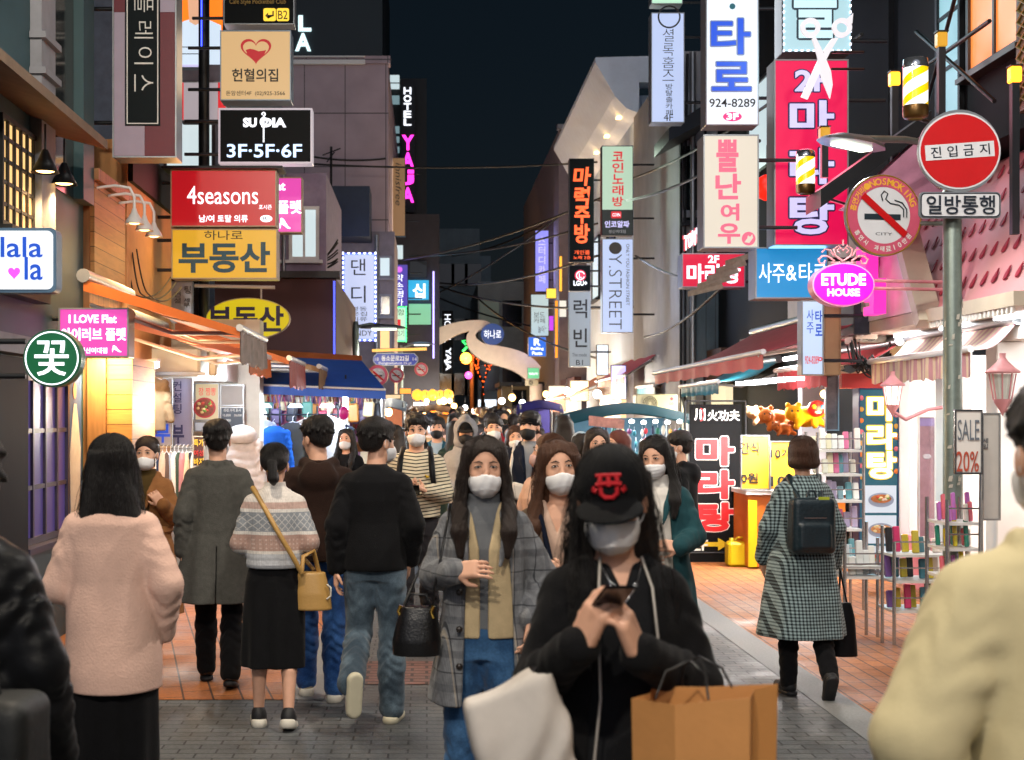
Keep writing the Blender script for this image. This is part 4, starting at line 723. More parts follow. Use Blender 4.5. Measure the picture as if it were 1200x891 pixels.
def stripe_mat():
 m, N, L, b = newmat('barber_stripe'); tc = N.new('ShaderNodeTexCoord'); sp = N.new('ShaderNodeSeparateXYZ'); L.new(tc.outputs['Object'], sp.inputs[0])
 at = math_node(N, L, 'ARCTAN2', sp.outputs[1], sp.outputs[0]); f = stripes(N, L, math_node(N, L, 'SUBTRACT', math_node(N, L, 'MULTIPLY', sp.outputs[2], 3.4), math_node(N, L, 'DIVIDE', at, 6.28318)), .5, .42)
 c = mixc(N, L, f, srgb('#e6ecf4'), srgb('#d8b40c')); L.new(c, b.inputs['Base Color']); L.new(c, b.inputs['Emission Color']); b.inputs['Emission Strength'].default_value = .85; b.inputs['Roughness'].default_value = .15; return m
stM = stripe_mat(); bronze = M('bronze', '#5a4220', .35, .7, var=.15)
for px, y0, y1, w, Y, lab in ((1073, 68, 140, 29, 10.6, 'larger yellow and white barber pole lamp beside the red round sign'), (944, 176, 228, 22, 12.9, 'smaller yellow and white barber pole lamp in front of the hot pink lightbox')):
 s = Y / F; c = P(px, y1, Y); h = (y1 - y0) * s; rr_ = w / 2 * s; r = empty('barber_pole', c, lab, 'barber pole', 'barber poles')
 MB().lathe([(rr_ * .6, 0), (rr_ * .9, .01), (rr_, h * .06), (rr_ * 1.02, h * .2), (rr_, h * .22)], c, bronze, 24).build('base_cap', r)
 o = MB().lathe([(rr_ * .98, -h * .33), (rr_ * .98, h * .33)], c + Vector((0, 0, h * .52)), stM, 28).build('striped_cylinder', None, c + Vector((0, 0, h * .52))); o.location = (0, 0, h * .52); o.parent = r
 MB().lathe([(rr_, h * .83), (rr_ * 1.02, h * .85), (rr_ * .95, h * .98), (rr_ * .7, h), (0, h)], c, silver_ if 'silver_' in globals() else M('chrome', '#a5aab2', .15, .9, var=.1), 24).build('top_cap', r)
 MB().tube([c + Vector((0, rr_, h * .1)), c + Vector((.25, .3, h * .05)), c + Vector((.7, .8, 0))], .015, frK, 6).build('bracket', r)
for px, py, Y in ((1048, 93, 13.4), (1103, 47, 12.6), (966, 158, 13.2), (1189, 88, 11.6)):
 c = P(px, py, Y); h = .09; r = empty('amber_lantern', c - Vector((0, 0, h)), {1048: 'lit amber lantern left of the larger barber pole', 1103: 'amber lantern at the top of the dark post', 966: 'amber lantern by the smaller barber pole', 1189: 'amber lantern on the brass lattice column'}[px], 'lantern', 'amber lanterns')
 MB().box((c.x - .045, Y - .045, c.z - h * .7), (c.x + .045, Y + .045, c.z + h * .7), lampO if px in (1048, 1189) else glow('amber_dim', '#d8a030', .8), .01).build('lamp_glass', r); MB().box((c.x - .05, Y - .05, c.z + h * .7 + .002), (c.x + .05, Y + .05, c.z + h * .85), frK).build('lid', r); MB().box((c.x - .03, Y - .03, c.z - (.4 if px == 966 else 1.3)), (c.x + .03, Y + .03, c.z - h * .7 - .002), frK).build('bracket', r)
# ---- traffic signs on one pole
pole = empty('sign_pole', (GX(1116, 10.4), 10.4, 0.008), 'weathered grey steel sign pole covered in torn sticker marks', 'pole')
polM = M('pole_paint', '#6f7b76', .4, .35, var=.25, vs=9)
MB().lathe([(.066, 0), (.066, 3.62), (.05, 3.66)], (GX(1116, 10.4), 10.4, .008), polM, 20).build('shaft', pole); MB().lathe([(.13, 0), (.13, .02), (.075, .03)], (GX(1116, 10.4), 10.4, .008), polM, 20).build('flange', pole)
mb = MB(); rd = random.Random(3)
for k in range(26):
 a = R(rd.uniform(200, 340)); z = rd.uniform(1.2, 2.6); c = Vector((GX(1116, 10.4) + .0735 * math.cos(a), 10.4 + .0735 * math.sin(a), z)); t = Vector((-math.sin(a), math.cos(a), 0)); w, h = rd.uniform(.006, .018), rd.uniform(.01, .045)
 mb.slab([c - t * w, c + t * w * .7, c + t * w + Vector((0, 0, h)), c - t * w * .6 + Vector((0, 0, h * .8))], (math.cos(a), math.sin(a), 0), .001, M('torn_paper', '#b9b6ac', .8))
mb.build('sticker_remains', pole)
reW = M('sign_white', '#cdd0d6', .35, var=.05); reR = M('sign_red', '#b80d12', .35, var=.06); reK = M('sign_navy', '#15202e', .4, var=0)
Y = 10.28; s = Y / F
def disc_sign(name, lab, cx, cy, dia, Y, build, yaw=0, tilt=0):
 r = empty(name, (0, 0, 0), lab, 'sign'); c = P(cx, cy, Y); hb = MB(); hb.fit(*disc_poly(1, 1), 0, 0, dia * Y / F, dia * Y / F, .03, frS, .028); mbs = build(Y / F)
 r.location = c; r.rotation_euler = (0, R(tilt), R(yaw)); k = hb.build('back_plate', None, (0, 0, 0)); k.location = (0, 0, 0); k.parent = r
 for nm, m_ in mbs: k = m_.build(nm, None, (0, 0, 0)); k.location = (0, 0, 0); k.parent = r
 return r
def noentry(s):
 a = MB().fit(*disc_poly(1, 1), 0, 0, 96 * s, 90 * s, 0, reW, .003).fit(*disc_poly(1, 1), 0, 0, 92 * s, 86 * s, -.0035, reR, .002); b = MB().fit(*rect, 0, 0, 81 * s, 18 * s, -.006, reW, .002); c = MB()
 for i, ch in enumerate('진입금지'): c.text(ch, (-28 + 19 * i) * s, 0, 12 * s, 13 * s, -.0085, reK, .01, 0, .002)
 return [('sign_face', a), ('bar', b), ('lettering', c)]
disc_sign('no_entry_sign', 'round red no entry sign with a white bar of black characters on the pole', 1124.5, 177, 97, Y, noentry, 0, -4)
sign('plate_sign', 'small white bordered plate with four black characters under the red disc', 1077, 225, 1173, 256, 10.26, reW, [('일방통행', 1125, 240.5, 80, 22, reK, dict(off=.01))], frS, .02, shape=lambda w, h: rrect_poly(w, h, h * .18), extra=lambda r, Y, s: (MB().fit(*[(lambda v: (v + [(x * .975, z * .93) for x, z in v], [(i, (i + 1) % 28, 28 + (i + 1) % 28, 28 + i) for i in range(28)]))(rrect_poly(93 * s, 28 * s, 5 * s)[0])][0], GX(1125, Y), GZ(240.5, Y), 93 * s, 28 * s, Y - .0095, reK, .003).build('border', r)))
def nosmoke(full=True, seg='흡연거리', rim='#b58a2a'):
 def f(s):
  D = 95 * s; ink = M('sign_ink', '#1c2a33', .4, var=0); a = MB().fit(*disc_poly(1, 1), 0, 0, D, D, 0, reW, .003); rg = MB()
  rg.fit(*ring_poly(.97, 1.0), 0, 0, D, D, -.0035, M('brass_rim', rim, .3, .6), .004); rg.fit(*ring_poly(.70, .965), 0, 0, D * .965, D * .965, -.0035, M('no_smoking_red', '#c0506c', .4, var=.15), .002)
  k = MB(); k.fit(*rect, -.02 * D, -.02 * D, .48 * D, .07 * D, -.0065, ink, .002)
  pts = [(.26, -.02), (.26, .08), (.2, .13), (.08, .15), (.02, .2), (.05, .27), (0, .3), (-.04, .25), (-.02, .18)]; k.tube([(a_ * D, -.009, b_ * D) for a_, b_ in pts], .008 * D, ink, 5); k.tube([(a_ * D + .04 * D, -.009, b_ * D - .01 * D) for a_, b_ in [(.26, -.01), (.26, .09), (.2, .17), (.1, .2)]], .008 * D, ink, 5)
  sl = MB(); sl.fit(*rect, 0, 0, .74 * D, .085 * D, -.0115, reR, .002, tilt=-40)
  t = MB()
  def arc(txt, a0, a1, rad, h, m, flip=False):
   n = len(txt)
   for i, ch in enumerate(txt):
    if ch == ' ': continue
    a_ = R(a0 + (a1 - a0) * i / max(1, n - 1)); v, f_ = text_geo(ch, .02)
    t.fit(v, f_, rad * D * math.cos(a_), rad * D * math.sin(a_), None, h * D, -.0062, m, .002, tilt=math.degrees(a_) + (90 if flip else -90))
  if full: arc('흡연거리•NOSMOKING', 168, 22, .415, .085, yL2); arc('흡연시 과태료10만원', 212, 322, .415, .065, wD, True); t.text('CITY', 0, -.23 * D, .22 * D, .035 * D, -.0035, gL, 0, 0, .002)
  return [('sign_face', a), ('ring', rg), ('cigarette', k), ('slash', sl)] + ([('lettering', t)] if t.v else [])
 return f
yL2 = M('letter_amber', '#e0a83a', .4, var=0)
disc_sign('no_smoking_sign', 'large round no smoking sign with a brass rim beside the sign pole', 1035.5, 252.5, 96, 10.7, nosmoke(), 10)
MB().tube([P(1080, 262, 10.75), P(1116, 262, 10.5)], .018, polM, 6).thing('sign_bracket', 'short steel arm holding the large round no smoking sign', 'bracket')
for cx, cy, d, Yk, lab in ((442.5, 440, 25, 25, 'round no smoking sign nearest the blue awning edge'), (464.5, 440, 18, 30, 'small round no smoking sign between two others on the left'), (493.5, 433, 16, 34, 'smallest round no smoking sign under the street name plate')):
 def nf(s, d=d): return [(a, b) for a, b in nosmoke(False)(s * d / 95)]
 disc_sign('no_smoking_sign', lab, cx, cy, d, Yk, nf, -8)
sign('street_name_sign', 'long blue street name plate with pointed ends across the left lane', 437, 414, 490, 428.5, 26, glow('face_streetblue', '#0f2f9a', .55), [('동소문로22길', 463, 420, 32, 6.5, wD, dict(off=.02)), ('Dongsomun-ro 22-gil', 463, 426, 38, 3.4, wD), ('18', 441.5, 421, 4.5, 4, wD), ('14', 486, 421, 4.5, 4, wD)], frS, .05, shape=lambda w, h: ([(-w / 2 + h * .3, -h / 2), (w / 2 - h * .3, -h / 2), (w / 2, -h * .15), (w / 2, h * .15), (w / 2 - h * .3, h / 2), (-w / 2 + h * .3, h / 2), (-w / 2, h * .15), (-w / 2, -h * .15)], [tuple(range(8))]))
# ---------------- people: signed-distance bodies, meshed by surface nets
rngP = np.random.RandomState(5)
def waves(seed, n=7, k=(6, 18), aniso=(1, 1, 1)):
 r = np.random.RandomState(seed); W = []
 for i in range(n):
  d = r.normal(size=3); d /= np.linalg.norm(d); kk = k[0] + (k[1] - k[0]) * r.rand()
  W.append((*(d * kk * np.array(aniso)), r.rand() * 6.28, .6 + .8 * r.rand()))
 def f(x, y, z):
  o = 0
  for a, b, c, p, w in W: o = o + w * np.sin(a * x + b * y + c * z + p)
  return o / n * 1.6
 return f
class Vox:
 def __init__(s, lo, hi, h):
  s.lo = np.array(lo, float); s.h = h
  n = (np.ceil((np.array(hi) - s.lo) / h) + 1).astype(int)
  s.d = np.full(n, .25, np.float32); s.ax = [(s.lo[i] + h * np.arange(n[i])).astype(np.float32) for i in range(3)]
 def op(s, f, lo, hi, k=.012, mode='u'):
  m = 2 * k + 2.5 * s.h if mode == 'u' else k + s.h
  sl = []
  for i in range(3):
   a = max(0, int((lo[i] - m - s.lo[i]) / s.h)); b = min(s.d.shape[i], int((hi[i] + m - s.lo[i]) / s.h) + 2)
   if b - a < 2: return
   sl.append(slice(a, b))
  x, y, z = s.ax[0][sl[0]][:, None, None], s.ax[1][sl[1]][None, :, None], s.ax[2][sl[2]][None, None, :]
  v = f(x, y, z); a = s.d[tuple(sl)]
  if mode == 'u':
   hh = np.clip(.5 + .5 * (v - a) / k, 0, 1); r = v + (a - v) * hh - k * hh * (1 - hh)
  elif mode == 's':
   v = -v; hh = np.clip(.5 - .5 * (v - a) / k, 0, 1); r = v + (a - v) * hh + k * hh * (1 - hh)
  else:
   r = a - v
  s.d[tuple(sl)] = r
 def disp(s, f, lo, hi): s.op(f, lo, hi, 0.0, 'd')
 def cone(s, a, b, ra, rb, k=.015, mode='u', fl=None, sq=1.0, wr=0.0, wk=60.0, seed=0):
  a, b = np.array(a, float), np.array(b, float); ab = b - a; L2 = float(ab @ ab) + 1e-9; rm = max(ra, rb) * max(1, sq)
  ln = math.sqrt(L2)
  def f(x, y, z):
   px, py, pz = x - a[0], y - a[1], z - a[2]
   t = np.clip((px * ab[0] + py * ab[1] + pz * ab[2]) / L2, 0, 1)
   qx, qy, qz = px - t * ab[0], py - t * ab[1], pz - t * ab[2]
   if fl is not None:
    dt = (qx * fl[0] + qy * fl[1] + qz * fl[2]) * (1 - 1 / sq)
    qx, qy, qz = qx - dt * fl[0], qy - dt * fl[1], qz - dt * fl[2]
   d = np.sqrt(qx * qx + qy * qy + qz * qz) - (ra + (rb - ra) * t)
   if wr: d = d - wr * (np.sin(t * ln * wk * .8 + seed + 2.6 * np.sin(qx * 28 + seed + t * 3) + 2.2 * np.sin(qy * 25 + qz * 14 + 2 * seed)) + .7 * np.sin(t * ln * wk * 1.7 + 3 * np.sin(qx * 45 - qy * 38 + seed))) * (.35 + .65 * np.sin(3.1 * t + .6) ** 2)
   return d
  s.op(f, np.minimum(a, b) - rm, np.maximum(a, b) + rm, k, mode)
 def ell(s, c, r, k=.012, mode='u', T=None):
  c = np.array(c, float); r = np.array(r, float); R_ = None
  if T is not None: R_, c2 = T[0], T[0] @ (c - T[1]) + T[1]
  else: c2 = c
  rm = r if T is None else np.full(3, r.max()); mn = float(r.min())
  def f(x, y, z):
   if R_ is not None:
    x, y, z = T.inv(x, y, z)
   X, Y, Z = (x - c[0]) / r[0], (y - c[1]) / r[1], (z - c[2]) / r[2]
   q = np.sqrt(X * X + Y * Y + Z * Z) + 1e-6
   g = np.sqrt((X / r[0]) ** 2 + (Y / r[1]) ** 2 + (Z / r[2]) ** 2) + 1e-6
   return q * (q - 1) / g
  s.op(f, c2 - rm, c2 + rm, k, mode)
 def box(s, c, hf, rad=.005, k=.008, mode='u', rot=None):
  c = np.array(c, float); A = np.array(rot) if rot is not None else np.eye(3); ext = np.abs(A) @ np.array(hf) + rad
  def f(x, y, z):
   x, y, z = x - c[0], y - c[1], z - c[2]
   X = A[0, 0] * x + A[1, 0] * y + A[2, 0] * z; Y = A[0, 1] * x + A[1, 1] * y + A[2, 1] * z; Z = A[0, 2] * x + A[1, 2] * y + A[2, 2] * z
   X, Y, Z = abs(X) - hf[0], abs(Y) - hf[1], abs(Z) - hf[2]
   return np.sqrt(np.maximum(X, 0) ** 2 + np.maximum(Y, 0) ** 2 + np.maximum(Z, 0) ** 2) + np.minimum(np.maximum(np.maximum(X, Y), Z), 0) - rad
  s.op(f, c - ext, c + ext, k, mode)
 def loft(s, rows, k=.02, mode='u', fold=None, pw=2.3, off=0.0):
  rows = sorted(rows); zz = [r[0] for r in rows]; z0, z1 = zz[0], zz[-1]
  col = lambda z, i: np.interp(z, zz, [r[i] for r in rows])
  def f(x, y, z):
   cx, cy = col(z, 1), col(z, 2); rx, ry = col(z, 3) + off, col(z, 4) + off
   X, Y = x - cx, y - cy
   q = (np.abs(X / rx) ** pw + np.abs(Y / ry) ** pw) ** (1 / pw) + 1e-5
   rad = np.sqrt(X * X + Y * Y) + 1e-5
   d = rad - rad / q
   if fold is not None: d = d - fold(X, Y, z, np.arctan2(X, Y))
   return np.maximum(np.maximum(d, z0 - z), z - z1)
  R_ = np.array(rows)
  lo = (np.min(R_[:, 1] - R_[:, 3]) - .05 - abs(off), np.min(R_[:, 2] - R_[:, 4]) - .05 - abs(off), z0)
  hi = (np.max(R_[:, 1] + R_[:, 3]) + .05 + abs(off), np.max(R_[:, 2] + R_[:, 4]) + .05 + abs(off), z1)
  s.op(f, lo, hi, k, mode)
 def mesh(s):
  d = s.d; neg = d < 0
  nx, ny, nz = d.shape
  cnt = np.zeros((nx - 1, ny - 1, nz - 1), np.int8)
  for i in (0, 1):
   for j in (0, 1):
    for k in (0, 1): cnt += neg[i:nx - 1 + i, j:ny - 1 + j, k:nz - 1 + k]
  act = (cnt > 0) & (cnt < 8); I, J, K = np.nonzero(act)
  idx = np.full(act.shape, -1, np.int32); idx[I, J, K] = np.arange(len(I))
  C = {}
  for i in (0, 1):
   for j in (0, 1):
    for k in (0, 1): C[i, j, k] = d[I + i, J + j, K + k].astype(np.float64)
  acc = np.zeros((len(I), 3)); n = np.zeros(len(I))
  for ax in range(3):
   o = [a for a in range(3) if a != ax]
   for u in (0, 1):
    for w in (0, 1):
     p = [0, 0, 0]; p[o[0]] = u; p[o[1]] = w; q = list(p); q[ax] = 1
     a, b = C[tuple(p)], C[tuple(q)]; m = (a < 0) != (b < 0)
     t = np.where(m, a / np.where(m, a - b, 1), 0)
     pt = np.zeros((len(I), 3)); pt[:, o[0]] = u; pt[:, o[1]] = w; pt[:, ax] = t
     acc[m] += pt[m]; n[m] += 1
  V = s.lo + (np.stack([I, J, K], 1) + acc / np.maximum(n, 1)[:, None]) * s.h
  Fs = []
  for ax in range(3):
   o = [(1, 2), (2, 0), (0, 1)][ax]
   sl0 = [slice(None)] * 3; sl1 = [slice(None)] * 3; sl0[ax] = slice(0, -1); sl1[ax] = slice(1, None)
   a, b = neg[tuple(sl0)], neg[tuple(sl1)]
   E = np.array(np.nonzero(a != b)); ok = (E[o[0]] > 0) & (E[o[1]] > 0) & (E[o[0]] < d.shape[o[0]] - 1) & (E[o[1]] < d.shape[o[1]] - 1)
   E = E[:, ok]
   fl = a[E[0], E[1], E[2]]
   def g(du, dw):
    q = E.copy(); q[o[0]] -= du; q[o[1]] -= dw; return idx[q[0], q[1], q[2]]
   q = np.stack([g(1, 1), g(0, 1), g(0, 0), g(1, 0)], 1)
   q[~fl] = q[~fl][:, ::-1]
   Fs.append(q[(q >= 0).all(1)])
  return V, np.concatenate(Fs)
class Turn:
 """rotation about a pivot (the head on its neck)"""
 def __init__(s, yaw, pitch, roll, piv):
  s.R = np.array((Matrix.Rotation(R(yaw), 3, 'Z') @ Matrix.Rotation(R(pitch), 3, 'X') @ Matrix.Rotation(R(roll), 3, 'Y'))); s.p = np.array(piv, float)
 def __getitem__(s, i): return (s.R, s.p)[i]
 def inv(s, x, y, z):
  x, y, z = x - s.p[0], y - s.p[1], z - s.p[2]; A = s.R
  return A[0, 0] * x + A[1, 0] * y + A[2, 0] * z + s.p[0], A[0, 1] * x + A[1, 1] * y + A[2, 1] * z + s.p[1], A[0, 2] * x + A[1, 2] * y + A[2, 2] * z + s.p[2]
 def __call__(s, v): return s.R @ (np.array(v, float) - s.p) + s.p
def net_object(name, vox, mat, parent, mesh_only=False, smooth=1):
 V, Fq = vox.mesh()
 for _ in range(smooth):
  if not len(Fq): break
  acc = np.zeros_like(V); n = np.zeros(len(V))
  for i in range(4):
   np.add.at(acc, Fq[:, i], V[Fq[:, (i + 1) % 4]]); np.add.at(n, Fq[:, i], 1)
  V = V * .5 + .5 * acc / np.maximum(n, 1)[:, None]
 me = bpy.data.meshes.new(name); me.vertices.add(len(V)); me.vertices.foreach_set('co', V.astype(np.float32).ravel())
 nf = len(Fq); me.loops.add(nf * 4); me.loops.foreach_set('vertex_index', Fq.astype(np.int32).ravel())
 me.polygons.add(nf); me.polygons.foreach_set('loop_start', np.arange(0, nf * 4, 4, dtype=np.int32))
 me.update(calc_edges=True); me.polygons.foreach_set('use_smooth', [True] * nf)
 me.materials.append(mat)
 if mesh_only: return me
 o = bpy.data.objects.new(name, me); COL.objects.link(o); o.parent = parent
 return o
skinM = M('skin', '#d9a78c', .5, var=.07, vs=25, bump=.06, bs=300, spec=.35)
def hair_mat(name, c): return M(name, c, .5, var=.4, vs=30, bump=.8, bs=60, spec=.4, stretch=(6, 6, .5))
hairK = hair_mat('black_hair', '#14100f'); hairB = hair_mat('brown_hair', '#3d2417'); hairD = hair_mat('dark_brown_hair', '#241812')
maskW = M('white_mask_cloth', '#e4e4e6', .8, var=.04, vs=20, bump=.1, bs=160); maskK = M('black_mask_cloth', '#121214', .8, var=.1)
eyeW = M('eye_white', '#d8d2cc', .25, var=0); eyeK = M('eye_iris', '#120b08', .15, var=0)
def fab(name, c, rough=.9, var=.16, bump=.25, bs=150, vs=14): return M(name, c, rough, var=var, vs=vs, bump=bump, bs=bs, sheen=.04, spec=.12)

# ---- poses: elbow, wrist, finger direction, palm normal, curl (radians per joint)
def arm(side, kind, **k):
 sx = side
 A = {
  'down': ((.212, -.03, 1.10), (.222, .05, .855), (0, .12, -1), (-sx, .1, 0), .35),
  'swing': ((.21, -.09, 1.11), (.218, -.05, .86), (0, .05, -1), (-sx, .1, 0), .4),
  'swingf': ((.208, .03, 1.10), (.208, .17, .88), (0, .5, -1), (-sx, .1, 0), .4),
  'phone': ((.208, .02, 1.10), (.095, .24, 1.135), (-sx * .75, .45, .35), (0, .35, .8), .55),
  'chest': ((.208, .04, 1.11), (.12, .27, 1.13), (-sx * .95, .25, .1), (-.1 * sx, -.7, -.4), .55),
  'strap': ((.208, .02, 1.11), (.16, .18, 1.22), (-sx * .5, .2, .7), (-sx * .5, -.7, .2), 1.0),
  'pocket': ((.222, -.06, 1.11), (.19, .07, .90), (-sx * .2, .3, -1), (-sx, 0, 0), .4),
  'bent': ((.212, -.04, 1.11), (.20, .20, 1.05), (-sx * .3, 1, .1), (-sx, 0, .1), .7),
  'front': ((.208, .0, 1.10), (.09, .21, 1.0), (-sx * .8, .4, -.2), (-sx * .1, -.9, 0), .6),
 }[kind]
 e, w, d, n, c = A
 return dict(e=np.array((sx * e[0], e[1], e[2])), w=np.array((sx * w[0], w[1], w[2])), d=np.array(d, float), n=np.array(n, float), c=c, s=sx, **k)
def leg(side, kind='stand'):
 sx = side
 K = {'stand': ((.092, .015, .49), (.095, -.02, .075), (.15, 1, 0)),
         'wide': ((.11, .015, .49), (.13, -.02, .075), (.25, 1, 0)),
         'fwd': ((.088, .13, .49), (.085, .16, .085), (.08, 1, .12)),
         'back': ((.092, -.04, .49), (.095, -.27, .155), (.05, .55, -.75)),
         'lift': ((.095, .03, .49), (.10, -.33, .27), (.05, .1, -1)),
         'rear': ((.092, -.03, .49), (.095, -.17, .095), (.05, 1, -.25))}[kind]
 k, a, t = K
 return dict(k=np.array((sx * k[0], k[1], k[2])), a=np.array((sx * a[0], a[1], a[2])), t=np.array((sx * t[0], t[1], t[2])), s=sx)
def nrmd(v): v = np.array(v, float); return v / (np.linalg.norm(v) + 1e-9)
def add_hand(v, A):
 d = nrmd(A['d']); n = A['n'] - d * (A['n'] @ d); n = nrmd(n); t = np.cross(n, d) * A['s']
 if A.get('thumb') is not None and t @ np.array(A['thumb']) < 0: t = -t
 w = A['w']; c = A['c']
 M3 = np.stack([t, d, n], 1)
 v.box(w + d * .05, (.028, .036, .005), .010, .012, rot=M3)
 for i in range(4):
  base = w + d * .086 + t * (.030 - .0195 * i) - n * .002; ln = (.068, .076, .071, .055)[i]; dd, nn = d + t * (.08 - .055 * i), n
  p = base; ang = c * (.75 + .12 * i)
  dd = nrmd(dd)
  for j, fr in enumerate((.45, .31, .24)):
   a = ang * (1.0 if j else .8); dd, nn = nrmd(dd * math.cos(a) + nn * math.sin(a)), nrmd(nn * math.cos(a) - dd * math.sin(a))
   q = p + dd * ln * fr; v.cone(p, q, .0088 - .0008 * j, .0082 - .001 * j, .004); p = q
 b = w + d * .02 + t * .026; dd = nrmd(d * .65 + t * .62 + n * .45); q = b + dd * .045; v.cone(b, q, .013, .0105, .008)
 dd = nrmd(d * .9 + t * .12 + n * (.35 + .3 * c)); v.cone(q, q + dd * .034, .0102, .008, .004)
def build_body(sp, h, T, arms, legs):
 f = sp.get('female', True); sw = .148 if f else .168
 v = Vox((-.52, -.5, -.02), (.52, .5, 1.78), h)
 v.loft([(.80, 0, 0, .13, .09), (.92, 0, -.01, .15, .10), (1.02, 0, 0, .13, .095), (1.12, 0, 0, .118, .088), (1.25, 0, .005, .13, .098), (1.36, 0, -.005, .14 if f else .15, .088), (1.42, 0, -.01, .09, .065)], .03)
 v.cone((0, -.02, 1.36), T((0, .0, 1.50)), .052 if f else .058, .048 if f else .054, .02)
 for A in arms:
  sh = np.array((A['s'] * sw * .93, -.01, 1.345))
  v.cone(sh, A['e'], .045, .036, .02); v.cone(A['e'], A['w'], .036, .024, .012); add_hand(v, A)
 for Lg in legs:
  v.cone((Lg['s'] * .085, 0, .86), Lg['k'], .074, .046, .03); v.cone(Lg['k'], Lg['k'] + (Lg['a'] - Lg['k']) * .4 - np.array((0, .010, 0)), .046, .046, .012)
  v.cone(Lg['k'] + (Lg['a'] - Lg['k']) * .4 - np.array((0, .010, 0)), Lg['a'], .046, .030, .012)
  v.cone(Lg['a'], Lg['a'] + nrmd(Lg['t']) * .12 - np.array((0, 0, .03)), .034, .026, .01)
 E = lambda c, r, k=.012, m='u': v.ell(c, r, k, m, T)
 E((0, -.012, 1.612), (.075, .092, .084), .02); E((0, .03, 1.572), (.062, .062, .082), .03)
 E((0, .038, 1.507), (.046, .048, .036), .03); E((0, .055, 1.482), (.022, .022, .014), .015)
 for sx in (-1, 1):
  E((sx * .036, .062, 1.553), (.024, .024, .02), .02)
  E((sx * .079, -.008, 1.565), (.009, .02, .031), .006)
  E((sx * .031, .101, 1.590), (.02, .014, .0095), .012, 's')
  E((sx * .031, .078, 1.588), (.0155, .014, .0125), .004)
 for a, b, ra, rb in (((0, .088, 1.592), (0, .106, 1.555), .0075, .0115), ((-.009, .098, 1.549), (.009, .098, 1.549), .009, .009)):
  v.cone(T(a), T(b), ra, rb, .012)
 E((0, .087, 1.518), (.024, .012, .006), .005); E((0, .086, 1.508), (.021, .012, .007), .005)
 return v
def build_mask(T, h, kind='kf'):
 v = Vox(T((0, .03, 1.53)) - .16, T((0, .03, 1.53)) + .16, h)
 v.ell((0, .052, 1.530), (.066, .070, .052), .01, 'u', T); v.ell((0, .050, 1.505), (.056, .062, .046), .03, 'u', T)
 v.ell((0, .088, 1.520), (.030, .040, .040) if kind == 'kf' else (.036, .03, .04), .03, 'u', T)
 v.ell((0, .112, 1.552), (.011, .012, .018), .015, 'u', T)
 def cut(x, y, z):
  x, y, z = T.inv(x, y, z); return y - (.018 + .35 * np.abs(z - 1.525) + .0 * x)
 c = T((0, .03, 1.53)); v.op(cut, c - .16, c + .16, .004, 's')
 def cut2(x, y, z):
  x, y, z = T.inv(x, y, z); return (1.563 - .26 * np.abs(x)) - z
 v.op(cut2, c - .16, c + .16, .004, 's')
 if kind == 'pleat':
  def pl(x, y, z):
   x, y, z = T.inv(x, y, z); return .0022 * np.sin((z - 1.5) * 300) * (np.abs(x) < .05)
  v.disp(pl, c - .1, c + .1)
 else:
  def pl(x, y, z):
   x, y, z = T.inv(x, y, z); return .003 * np.exp(-(((z - 1.505) + .25 * np.abs(x)) / .003) ** 2) + .0012 * np.sin(x * 160 + z * 60)
  v.disp(pl, c - .1, c + .1)
 return v
